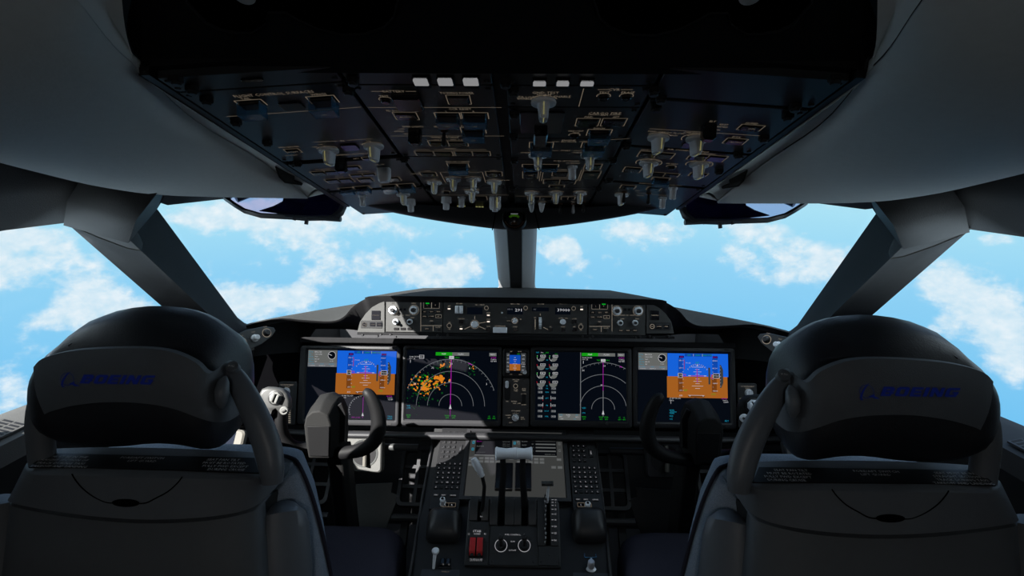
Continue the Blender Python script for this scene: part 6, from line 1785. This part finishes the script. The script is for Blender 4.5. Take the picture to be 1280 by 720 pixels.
# ================================================================ control columns and yokes
def yoke(s):
    fm = (lambda p: V(p)) if s > 0 else mir
    lab = 'black control yoke whose grip cap and hub are lit by the sun' if s > 0 else 'black control yoke wholly in shade, in front of the co-pilot\'s seat'
    base = q(-212, 640, 1.70)
    th = thing('control_yoke', lab, 'control yoke', Matrix.Translation(fm(V((base.x, 1.72, 0)))))
    def Q(x, y, d): return fm(q(x, y, d))
    # column
    b = MB()
    top = q(-219, 572, 1.69); bot = V((top.x - .045, 1.74, 0.02))
    mid = top.lerp(bot, .35)
    rings = []
    for p, w, t in ((top + V((0, 0, .03)), .031, .030), (top, .033, .034), (mid, .032, .036), (bot, .036, .04)):
        rings.append([tuple(fm(p + V(o))) for o in ((-w, -t * .3, 0), (-w * .6, -t, 0), (w * .6, -t, 0), (w, -t * .5, 0), (w, t, 0), (-w, t, 0))])
    b.rings(rings, 'yoke_grey'); part('column', b, th, smooth=20, bev=.004)
    b = MB()
    b.tube([fm(bot + V((0, 0, .06))), fm(bot + V((0, 0, -.02)))], [.05, .075], 'black', n=20); part('column_boot', b, th)
    # hub casing: flat front face, domed top, body sweeping forward and inboard
    b = MB()
    def ringq(pts, d): return [tuple(Q(x - 643.5, y, d + (y - 535) * .0003)) for x, y in pts]
    f0 = [(387, 577), (414, 577), (415, 550), (415, 535), (411, 524), (401, 518), (391, 519), (383, 526), (381, 537), (383, 556)]
    m1 = [(394, 577), (421, 575), (423, 548), (423, 524), (418, 510), (406, 504), (396, 506), (388, 515), (386, 532), (389, 555)]
    m2 = [(404, 575), (430, 571), (432, 545), (431, 516), (425, 501), (412, 495), (401, 497), (394, 507), (393, 528), (397, 553)]
    m3 = [(414, 572), (435, 568), (437, 542), (436, 512), (430, 499), (419, 493), (408, 495), (402, 506), (402, 528), (406, 552)]
    b.rings([ringq(f0, 1.585), ringq(m1, 1.625), ringq(m2, 1.665), ringq(m3, 1.715)], 'yoke_grey')
    part('hub_casing', b, th, smooth=40, bev=.004)
    b = MB()
    b.rings([ringq([(388.5, 575), (413, 575), (413.5, 537), (384.5, 537)], 1.5845), ringq([(389, 574.5), (412.5, 574.5), (413, 537.5), (385, 537.5)], 1.580)], 'yoke_black')  # darker than the casing, its unlit look put into the colour
    part('face_plate', b, th, smooth=20, bev=.001)
    b = MB()
    b.rings([ringq([(417, 560), (433, 556), (434, 520), (428, 506), (418, 512)], 1.655), ringq([(418, 559), (432, 555), (433, 521), (427.5, 507.5), (419, 513)], 1.640)], 'yoke_black')
    part('side_clip', b, th, smooth=20, bev=.001)
    # inboard horn
    b = MB()
    path = [(-222, 571, 1.64, .019), (-205, 569, 1.625, .019), (-188, 565, 1.61, .020), (-174, 555, 1.60, .021), (-168, 538, 1.595, .022), (-170, 518, 1.59, .020), (-177, 501, 1.585, .017), (-183, 494, 1.585, .015), (-187, 491, 1.585, .008)]
    pp = spline([Q(*a[:3]) for a in path], 26); rr_ = spline([V((a[3], 0, 0)) for a in path], 26)
    b.tube(pp, [r.x for r in rr_], 'yoke_black', n=16)
    part('inboard_horn', b, th, smooth=60)
    # outboard horn
    b = MB()
    path = [(-250, 566, 1.64, .020), (-266, 566, 1.63, .020), (-280, 562, 1.61, .020), (-289, 550, 1.60, .019), (-292, 534, 1.59, .017), (-292, 520, 1.585, .015), (-296, 513, 1.58, .014)]
    pp = spline([Q(*a[:3]) for a in path], 22); rr_ = spline([V((a[3], 0, 0)) for a in path], 22)
    b.tube(pp, [r.x for r in rr_], 'yoke_black', n=16)
    part('outboard_horn', b, th, smooth=60)
    # grip head with trim switches
    c = q(-298, 506, 1.565)
    Fh = frame(fm(c), fm(V((1, .12, -.10))) * (1 if s > 0 else -1), V((0, .22, 1)))
    if (Fh.to_3x3() @ V((0, 0, 1))).y > 0: Fh = frame(fm(c), -fm(V((1, .12, -.10))), V((0, .22, 1)))
    ol = [(-.042, .030), (-.030, .036), (-.008, .036), (.012, .034), (.028, .024), (.038, .004), (.040, -.018), (.034, -.034), (.022, -.040), (.012, -.032), (.002, -.022), (-.008, -.030), (-.012, -.046), (-.030, -.046), (-.034, -.024), (-.044, -.004), (-.048, .016)]
    if s < 0: ol = [(-x, y) for x, y in ol]
    if sum(ol[i - 1][0] * ol[i][1] - ol[i][0] * ol[i - 1][1] for i in range(len(ol))) < 0: ol = ol[::-1]
    b = MB()
    sc_ = lambda k_, z: [(x * k_, y * k_, z) for x, y in ol]
    b.rings([sc_(.90, -.030), sc_(1.0, -.018), sc_(1.0, -.004), sc_(.93, .004), sc_(.80, .006)], 'grip_grey' if s > 0 else 'yoke_grey')  # captain's grip in a paler grey that stands for sun on it
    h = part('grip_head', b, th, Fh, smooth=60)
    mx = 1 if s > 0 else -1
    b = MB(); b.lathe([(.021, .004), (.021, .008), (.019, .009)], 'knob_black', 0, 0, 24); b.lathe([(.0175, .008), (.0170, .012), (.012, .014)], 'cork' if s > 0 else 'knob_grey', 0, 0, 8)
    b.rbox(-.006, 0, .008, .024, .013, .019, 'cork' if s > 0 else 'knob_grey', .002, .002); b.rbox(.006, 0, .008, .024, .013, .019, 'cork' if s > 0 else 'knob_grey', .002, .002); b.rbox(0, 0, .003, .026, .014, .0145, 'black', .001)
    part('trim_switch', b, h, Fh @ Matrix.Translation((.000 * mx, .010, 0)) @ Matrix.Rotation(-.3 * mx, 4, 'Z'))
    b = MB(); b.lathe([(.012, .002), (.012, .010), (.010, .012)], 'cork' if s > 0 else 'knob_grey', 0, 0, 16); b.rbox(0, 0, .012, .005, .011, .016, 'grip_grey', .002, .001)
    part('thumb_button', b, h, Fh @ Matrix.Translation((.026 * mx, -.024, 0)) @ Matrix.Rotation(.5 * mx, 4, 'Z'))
yoke(1); yoke(-1)
# ================================================================ pilot seats
def interp(xs, ys, x):
    if x <= xs[0]: return ys[0]
    for i in range(len(xs) - 1):
        if x <= xs[i + 1]:
            t = (x - xs[i]) / (xs[i + 1] - xs[i]); return ys[i] + (ys[i + 1] - ys[i]) * t
    return ys[-1]
def pilot_seat(s):
    fm = (lambda p: V(p)) if s > 0 else mir
    lab = ('dark grey pilot seat seen from behind, on the captain\'s side before the sunlit yoke' if s > 0 else 'dark grey pilot seat seen from behind, on the co-pilot\'s side before the shaded yoke')
    XC = -.567
    th = thing('pilot_seat', lab, 'seat', Matrix.Translation(fm(V((XC, 1.2, 0)))))
    def Q(x, y, d): return fm(q(x - 638.5, y + 3, d))
    # head cushion
    sec = [(44, 478, 505, .89), (50, 462, 520, .89), (62, 445, 534, .89), (80, 430, 545, .89), (110, 405, 556, .90), (156, 393, 557, .90), (203, 392, 552, .90), (241, 401, 553, .905), (269, 418, 557, .915), (288, 436, 553, .93), (299, 460, 540, .94), (305, 484, 520, .94)]
    rings = []
    n = 24
    for (x, yt, yb, d) in [sec[0]] + sec + [sec[-1]]:
        pass
    cs = []
    for (x, yt, yb, d) in sec:
        A = q(x - 638.5, yt + 3, d + .035); B = q(x - 638.5, yb + 3, d + .035)
        th_ = .062 * min(1, (yb - yt) / 110) + .006
        cs.append((A, B, th_))
    k_ = 26
    As = spline([c[0] for c in cs], k_); Bs = spline([c[1] for c in cs], k_); Ts = spline([V((c[2], 0, 0)) for c in cs], k_)
    for A, B, T in zip(As, Bs, Ts):
        c = (A + B) / 2; h = (A - B) / 2; t = T.x
        ring = []
        for j in range(n):
            a = 2 * PI * j / n
            ca = math.copysign(abs(math.cos(a)) ** .75, math.cos(a)); sa = math.copysign(abs(math.sin(a)) ** .75, math.sin(a))
            p = c + h * sa + V((0, 1, .12)) * t * ca * (1.25 if ca > 0 else .85)
            ring.append(tuple(fm(p)))
        rings.append(ring)
    c0 = [tuple(fm((As[0] + Bs[0]) / 2))] * n; c1 = [tuple(fm((As[-1] + Bs[-1]) / 2))] * n
    mb = MB(); mb.rings([c0] + rings + [c1], 'leather', False, False)
    hc = part('head_cushion', mb, th, smooth=80)
    mb = MB()
    mb.tube(spline([fm(q(x - 638.5, y + 3, d)) for x, y, d in ((82, 437, .892), (110, 422, .908), (150, 416, .912), (200, 419, .912), (245, 432, .918), (268, 449, .925))], 30), .0012, 'leather', n=6)
    part('seam_piping', mb, hc)
    # rear band of the headrest
    bt = [(38, 465, .870), (52, 453, .858), (94, 443, .842), (165, 439, .832), (212, 442, .832), (246, 455, .840), (262, 469, .850), (272, 466, .868), (286, 455, .900), (300, 462, .930)]
    bb = [(53, 525, .872), (62, 521, .858), (92, 513, .842), (135, 508, .832), (182, 509, .832), (220, 515, .838), (252, 526, .848), (272, 531, .862), (290, 529, .895), (306, 518, .930)]
    TT = spline([q(x - 638.5, y + 3, d) for x, y, d in bt], 40); BB = spline([q(x - 638.5, y + 3, d) for x, y, d in bb], 40)
    rows = [TT] + [[a.lerp(b, t) + V((0, -.006 * math.sin(PI * t), 0)) for a, b in zip(TT, BB)] for t in (.2, .4, .6, .8)] + [BB]
    mb = MB()
    fr = [[fm(p) for p in r] for r in rows]
    inn = [[fm(p + V((0, .010, 0))) for p in r] for r in rows]
    mb.grid(fr + inn[::-1] + [fr[0]], 'shell')
    bd = part('headrest_band', mb, th, smooth=50)
    bx = [a[0] for a in bt]; bd_ = [a[2] for a in bt]
    def band_pt(x, y):
        # exact point of the band surface on this line of sight: walk columns
        best = None
        tx = x - 638.5; ty = y + 3
        up = (360 - ty) / F0
        r = V((tx / F0, CP + up * SP, up * CP - SP))
        o = V((0, 0, EYE_Z))
        for i in range(len(TT) - 1):
            a, b, c = TT[i], TT[i + 1], BB[i]
            nrm = (b - a).cross(c - a)
            t = (a - o).dot(nrm) / r.dot(nrm)
            p = o + r * t
            w = (b - a); uu = (p - a).dot(w) / w.length_squared
            hx = (p.x - (a.x + (c.x - a.x) * .5)) 
            xa = a.x + (BB[i].x - a.x) * ((a.z - p.z) / max(1e-6, a.z - BB[i].z)); xb = b.x + (BB[i + 1].x - b.x) * ((b.z - p.z) / max(1e-6, b.z - BB[i + 1].z))
            if xa <= p.x <= xb:
                best = p; break
        if best is None: best = o + r * .832
        tt = min(1, max(0, (TT[20].z - best.z) / (TT[20].z - BB[20].z)))
        return best + V((0, -.0075 * math.sin(PI * tt) - .0012, 0))
    mb = MB()
    
    # captain's side text runs 104..204; on the other seat it is not mirrored
    def put(poly, f=None):
        out = []
        for (x, y) in poly:
            X = x if s > 0 else 283 - x
            out.append(tuple(fm(band_pt(X, y))))
        mb.add(out, f or [tuple(range(len(out)))] if f is None else f, 'wordmark_blue')
    letters = {
        'B': [(0, 0, .34, 1), (.34, .76, .86, 1), (.34, .40, .86, .62), (.34, 0, .86, .24), (.66, .24, 1, .48), (.66, .54, 1, .86)],
        'O': [(0, .08, .32, .92), (.68, .08, 1, .92), (.12, .76, .88, 1), (.12, 0, .88, .24)],
        'E': [(0, 0, .34, 1), (.34, .76, 1, 1), (.34, .39, .92, .61), (.34, 0, 1, .24)],
        'I': [(0, 0, 1, 1)], 'N': [(0, 0, .30, 1), (.70, 0, 1, 1)],
        'G': [(0, .08, .32, .92), (.12, .76, 1, 1), (.12, 0, .96, .24), (.68, .24, 1, .52), (.52, .40, 1, .58)]}
    X0 = 104.5
    for ch, wd in (('B', 14.5), ('O', 15), ('E', 13.5), ('I', 5), ('N', 15.5), ('G', 15)):
        parts = [[(a, b), (c, b), (c, d), (a, d)] for a, b, c, d in letters[ch]]
        if ch == 'N': parts.append([(.0, 1), (.34, 1), (1, 0), (.66, 0)])
        for pl in parts:
            put([(X0 + a * wd + b * 5.0, 482.0 - b * 11.0) for a, b in pl])
        X0 += wd + 2.6
    cx, cy = 88.5, 477
    ring = [(cx + 8.5 * math.cos(a), cy + 8.0 * math.sin(a)) for a in [PI * .30 + i * 2 * PI * .90 / 24 for i in range(25)]]
    for i in range(24):
        a, b = ring[i], ring[i + 1]
        def sc(p, k): return (cx + (p[0] - cx) * k, cy + (p[1] - cy) * k)
        put([sc(a, .95), sc(b, .95), sc(b, 1.02), sc(a, 1.02)])
    cres = [(92.5, 467), (86.5, 471), (82.5, 477), (80, 484), (81.5, 487.5), (85, 487.5), (82.3, 485), (84, 479), (87.5, 473)]
    put(cres[:3] + cres[7:]); put(cres[2:8])
    put([(90, 483.2), (98, 479.5), (97.5, 484.2)]); put([(94.5, 480.8), (105, 485.6), (97, 485.4)])
    part('wordmark', mb, bd, smooth=0, label='dark blue slanted wordmark with a ringed emblem')
    # arched arms carrying the headrest
    mb = MB()
    pth = [(347, 606, .875, .017), (345, 585, .875, .021), (339, 558, .88, .023), (326, 526, .885, .022), (310, 495, .895, .020), (297, 474, .905, .017), (286, 462, .91, .012)]
    pp = spline([Q(*a[:3]) for a in pth], 24); rr_ = spline([V((a[3], 0, 0)) for a in pth], 24)
    mb.tube(pp, [(r.x * .95, r.x * .80) for r in rr_], 'arm_grey', n=16, up=(0, 1, 0))
    part('support_arm', mb, th, smooth=60)
    mb = MB()
    pth = [(52, 592, .90, .020), (49, 568, .90, .020), (47, 540, .90, .021), (49, 512, .90, .020), (55, 490, .90, .016), (62, 475, .90, .012)]
    pp = spline([Q(*a[:3]) for a in pth], 20); rr_ = spline([V((a[3], 0, 0)) for a in pth], 20)
    mb.tube(pp, [(r.x, r.x * .9) for r in rr_], 'shell', n=16, up=(0, 1, 0))
    part('support_arm', mb, th, smooth=60)
    mb = MB()
    mb.tube([Q(281, 512, .866), Q(280.5, 505, .862), Q(281, 493, .862), Q(283, 481, .868), Q(285, 474, .880)], [.004, .009, .011, .009, .003], 'arm_grey', n=14)
    part('pivot_cover', mb, th, smooth=60)
    Fd = frame(Q(293.5, 461, .895), (1, 0, 0) , (0, .9, .7))
    mb = MB(); mb.lathe([(.010, -.01), (.010, .002), (.008, .003)], 'shell', n=20); mb.text('PULL', 0, 0, .0035, .0034, 'placard_text'); part('release_button', mb, th, Fd)
    # moulded back shell
    R0 = [(46, 573, .965), (58, 569, .94), (110, 566, .93), (180, 565, .93), (260, 566, .93), (326, 569, .94), (346, 576, .955)]
    R1 = [(29, 588, .915), (37, 599, .862), (100, 599, .855), (180, 600, .855), (250, 600, .855), (322, 601, .862), (352, 586, .93)]
    R2 = [(8, 631, .92), (14, 639, .872), (95, 651, .845), (180, 656, .84), (265, 651, .845), (324, 637, .872), (357, 604, .93)]
    def rowq(R): return spline([Q(*a) for a in R], 31)
    def lin(a, b, t): return [p.lerp(q_, t) for p, q_ in zip(a, b)]
    r0, r1, r2 = rowq(R0), rowq(R1), rowq(R2)
    und = [p + V((0, .05, .0)) for p in r2]
    r00 = [p + V((0, .05, -.05)) for p in r0]
    mb = MB(); mb.grid([r00, r0, lin(r0, r1, .5), lin(r0, r1, .94), lin(r1, r2, .06), lin(r1, r2, .5), r2, und], 'shell')
    part('upper_shell', mb, th, smooth=32)
    L2 = [(9, 638, .93), (17, 644, .878), (95, 656, .85), (180, 661, .845), (265, 656, .85), (322, 643, .878), (337, 631, .915)]
    L3 = [(0, 740, .90), (8, 742, .855), (90, 745, .83), (180, 746, .825), (270, 745, .83), (328, 742, .855), (346, 740, .895)]
    l2, l3 = rowq(L2), rowq(L3)
    l4 = [V((p.x, p.y + .10, .42)) for p in l3]
    mb = MB(); mb.grid([[p + V((0, .04, 0)) for p in l2], l2, lin(l2, l3, .5), l3, l4, [p + V((0, .1, 0)) for p in l4]], 'shell_low')
    part('lower_shell', mb, th, smooth=40)
    mb = MB()
    inr = [[Q(x, y, d) for x, y, d in R] for R in ([(16, 640, .92), (333, 630, .94), (352, 615, .97), (40, 615, 1.0)], [(12, 760, .92), (348, 760, .93), (362, 760, .97), (20, 760, 1.0)])]
    low = [V((p.x, p.y + .10, .40)) for p in inr[1]]
    mb.rings([[tuple(p) for p in r] for r in inr + [low]], 'black'); part('inner_frame', mb, th)
    # shelf placards
    o = q(180 - 638.5, 603, .855)
    ce = q(180 - 638.5, 568, .93)
    SFi = frame(o, (1, 0, 0), ce - o)
    SF = frame(fm(o), (1, 0, 0), fm(ce) - fm(o))
    def sh(x, y):
        u, v = ideal_hit(x - 638.5, y + 3, SFi)
        return (u * (1 if s > 0 else -1), v)
    mb = MB()
    mb.prism([sh(34, 594), sh(56, 576), sh(323, 577), sh(330, 596), sh(232, 594), sh(96, 593)], .0005, .0028, 'placard')
    part('placard_strip', mb, th, SF)
    k = MB()
    bl = (('SEAT MUST BE IN THE', 'STRAIGHT SECTION OF', 'TRACK DURING TAXI', 'TAKEOFF AND LANDING'), ('SEAT PAN TILT', 'MUST BE ROTATED', 'FULLY FWD EXCEPT', 'DURING CRUISE'))
    for j, (xx, bk) in enumerate(((79, bl[0]), (284, bl[1]))):
        for i, t in enumerate(bk):
            u, v = sh(xx + (-2 if j == 0 else 1.4) * i, 580.5 + i * 4.1); k.text(t, u, v, .0056, .0032, 'placard_text', sx=1.0)
        part('placard_text', k, th, SF, smooth=0); k = MB()
    for i, t in enumerate(('FORE/AFT SWITCH', 'LIFT GUARD')):
        u, v = sh(180, 580 + i * 4); k.text(t, u, v, .0054, .0032, 'placard_text', sx=1.1)
    part('placard_text', k, th, SF, smooth=0)
    # storage flap outline and finger hole
    def dsh(x, y):
        t = (y - 600) / 55; return interp([a[0] for a in R1], [a[2] for a in R1], x) * (1 - t) + interp([a[0] for a in R2], [a[2] for a in R2], x) * t - .0012
    mb = MB()
    ln = [(90, 600), (95, 608), (104, 618), (118, 628), (134, 635), (146, 636)]
    mb.tube(spline([Q(x, y, dsh(x, y)) for x, y in ln], 16), .0010, 'seam_and_shade', n=6)
    ln = [(232, 601), (226, 609), (214, 620), (198, 629), (186, 635), (174, 636)]
    mb.tube(spline([Q(x, y, dsh(x, y)) for x, y in ln], 16), .0010, 'seam_and_shade', n=6)
    hole = [(160 + 18 * math.cos(a), 635.5 + 5.2 * math.sin(a)) for a in [2 * PI * i / 20 for i in range(20)]]
    mb.rings([[tuple(Q(x, y, dsh(x, y) + .004)) for x, y in hole], [tuple(Q(x, y, dsh(x, y) - .0006)) for x, y in hole]], 'seam_and_shade')
    part('pocket_flap_outline', mb, th)
    # fabric back cushion
    mb = MB(); rings = []
    for (y, xr, d0, d1) in ((571, 352, .99, 1.03), (574, 364, .975, 1.05), (581, 375, .965, 1.07), (616, 391, .955, 1.07), (663, 405, .95, 1.06), (720, 418, .94, 1.05), (800, 430, .93, 1.05)):
        pr = q(xr - 638.5, y + 3, 1.0)
        hw = pr.x - XC
        z = pr.z
        ya, yb = d0 * CP, d1 * CP + .03
        base = q(0, y + 3, d0).y; fr_ = q(0, y + 3, d1).y
        rg = []
        for j in range(28):
            a = 2 * PI * j / 28
            ca = math.copysign(abs(math.cos(a)) ** .45, math.cos(a)); sa = math.copysign(abs(math.sin(a)) ** .6, math.sin(a))
            rg.append(tuple(fm(V((XC + hw * ca, (base + fr_) / 2 + (fr_ - base) / 2 * sa, z)))))
        rings.append(rg)
    lo = [tuple(V(p) + V((0, .06, -.22))) for p in rings[-1]]
    mb.rings(rings + [lo], 'fabric'); bc = part('back_cushion', mb, th, smooth=60)
    mb = MB()
    mb.tube(spline([Q(*a) for a in ((352, 571, 1.0), (366, 574, 1.0), (377, 582, 1.0), (393, 617, 1.0), (407, 664, 1.0), (420, 721, 1.0), (430, 790, 1.0))], 24), .0035, 'navy', n=8)
    part('cushion_piping', mb, bc, smooth=60)
    # stowed armrests
    for xs, dd in ((363, .935), (-3, .94)):
        mb = MB()
        pts = [Q(xs - 3, 634, dd + .02), Q(xs - 2, 637, dd + .015), Q(xs - 1, 645, dd), Q(xs, 665, dd), Q(xs + 3, 720, dd - .01), Q(xs + 4, 775, dd - .02), Q(xs + 4, 779, dd - .02)]
        mb.tube(pts, [(.006, .010), (.014, .022), (.0195, .034), (.021, .040), (.022, .042), (.021, .040), (.012, .02)], 'arm_grey' if xs > 0 else 'shell', n=20, up=(0, 1, 0))
        part('armrest', mb, th, smooth=60)
    # seat pan
    mb = MB(); rings = []
    cy_ = 1.31
    for z, k1, rx_, ry_ in ((.36, 0, .235, .24), (.38, 0, .250, .262), (.44, 0, .252, .266), (.475, 0, .246, .262), (.494, 0, .232, .250), (.502, 0, .200, .22), (.503, 0, .12, .14)):
        rg = []
        for j in range(40):
            a = 2 * PI * j / 40
            ca = math.copysign(abs(math.cos(a)) ** .35, math.cos(a)); sa = math.copysign(abs(math.sin(a)) ** .35, math.sin(a))
            rg.append(tuple(fm(V((XC + rx_ * ca, cy_ + ry_ * sa, z)))))
        rings.append(rg)
    mb.rings(rings, 'navy'); part('seat_cushion', mb, th, smooth=60)
    mb = MB()
    lo_, hi_ = sorted((fm(V((XC - .2, 0, 0))).x, fm(V((XC + .2, 0, 0))).x))
    mb.box((lo_, .98, .28), (hi_, 1.50, .37), 'black'); part('seat_pan', mb, th, bev=.01)
    mb = MB()
    mb.box((lo_ + .1, 1.05, .0), (hi_ - .1, 1.45, .06), 'black'); mb.box((lo_ + .13, 1.10, .06), (hi_ - .13, 1.35, .29), 'panel_dark'); part('pedestal', mb, th, bev=.008)
pilot_seat(1); pilot_seat(-1)

# ================================================================ side consoles and their displays
for s in (1, -1):
    fm = (lambda p: V(p)) if s > 0 else mir
    side = "captain's" if s > 0 else "co-pilot's"
    xa, xb = sorted((fm(V((-1.07, 0, 0))).x, fm(V((-.90, 0, 0))).x))
    th = thing('side_console', 'low tan side console along the wall outboard of the %s seat' % side, 'side console', Matrix.Translation(fm(V((-.98, .9, 0)))))
    mb = MB()
    pr = [(-.9, 0), (1.55, 0), (1.55, .93), (1.30, .90), (1.05, .80), (.4, .70), (-.9, .70)]
    mb.rings([[(xa, y, z) for y, z in pr], [(xb, y, z) for y, z in pr]], 'tan'); part('console_body', mb, th, bev=.01)
    mb = MB(); mb.tube([fm(V((-.905, 1.53, .925))), fm(V((-.905, 1.30, .898))), fm(V((-.905, 1.05, .80)))], .008, 'bezel', n=8); part('edge_rail', mb, th)
    c = fm(q(-396, 574, 1.47))
    Fe = frame(c, (1, .25 * s * -1, 0), (0, .55, 1))
    th = thing('side_display', 'dim blue tablet-like side display glimpsed beneath the %s headrest' % side, 'display', Fe)
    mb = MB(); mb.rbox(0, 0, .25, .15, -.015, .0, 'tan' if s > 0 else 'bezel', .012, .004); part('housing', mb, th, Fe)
    mb = MB(); mb.rect(-.100, -.068, .100, .068, .0006, 'efb'); 
    part('screen', mb, th, Fe, smooth=0, label='dim blue screen')
    mb = MB(); mb.rbox(-.112 * s, 0, .018, .14, .0, .004, 'black', .002)
    for j in range(6): mb.rbox(-.112 * s, -.055 + j * .022, .010, .003, .004, .005, 'legend_mcp', .001, .0003)
    part('key_strip', mb, th, Fe)
    mb = MB(); mb.tube([c + V((0, .02, -.02)), fm(V((-.93, 1.44, .90)))], .012, 'black', n=8); part('mount_arm', mb, th)
# ================================================================ added fill lamp shaped as a cabin dome, unseen aft of the seats
FD = frame((0, -.9, 1.925), (1, 0, 0), (0, -1, 0))
th = thing('fill_dome', 'added fill lamp, a round frosted dome in the cabin ceiling behind the seats', 'fill lamp', FD)
mb = MB(); mb.lathe([(.11, 0), (.11, .012), (.09, .02)], 'silver', n=32); part('rim', mb, th, FD)
emat('fill_glow', (255, 246, 235), 1.5)
mb = MB(); mb.lathe([(.09, .014), (.07, .03), (.03, .036), (.001, .037)], 'fill_glow', n=32); part('diffuser', mb, th, FD)
ld = bpy.data.lights.new('fill_dome_lamp', 'AREA'); ld.shape = 'DISK'; ld.size = .18; ld.energy = 4.5; ld.color = (1, .97, .93)
lo = bpy.data.objects.new('fill_dome_lamp', ld); COL.objects.link(lo); lo.location = (0, -.9, 1.875)
SC.view_settings.view_transform = 'Standard'
SC.view_settings.look = 'None'
SC.view_settings.gamma = 1.0
SC.view_settings.use_curve_mapping = False
SC.view_settings.exposure = 0.0
SC.cycles.use_denoising = True
SC.cycles.max_bounces = 8
SC.cycles.diffuse_bounces = 4
SC.cycles.transparent_max_bounces = 12
SC.cycles.sample_clamp_indirect = 4.0
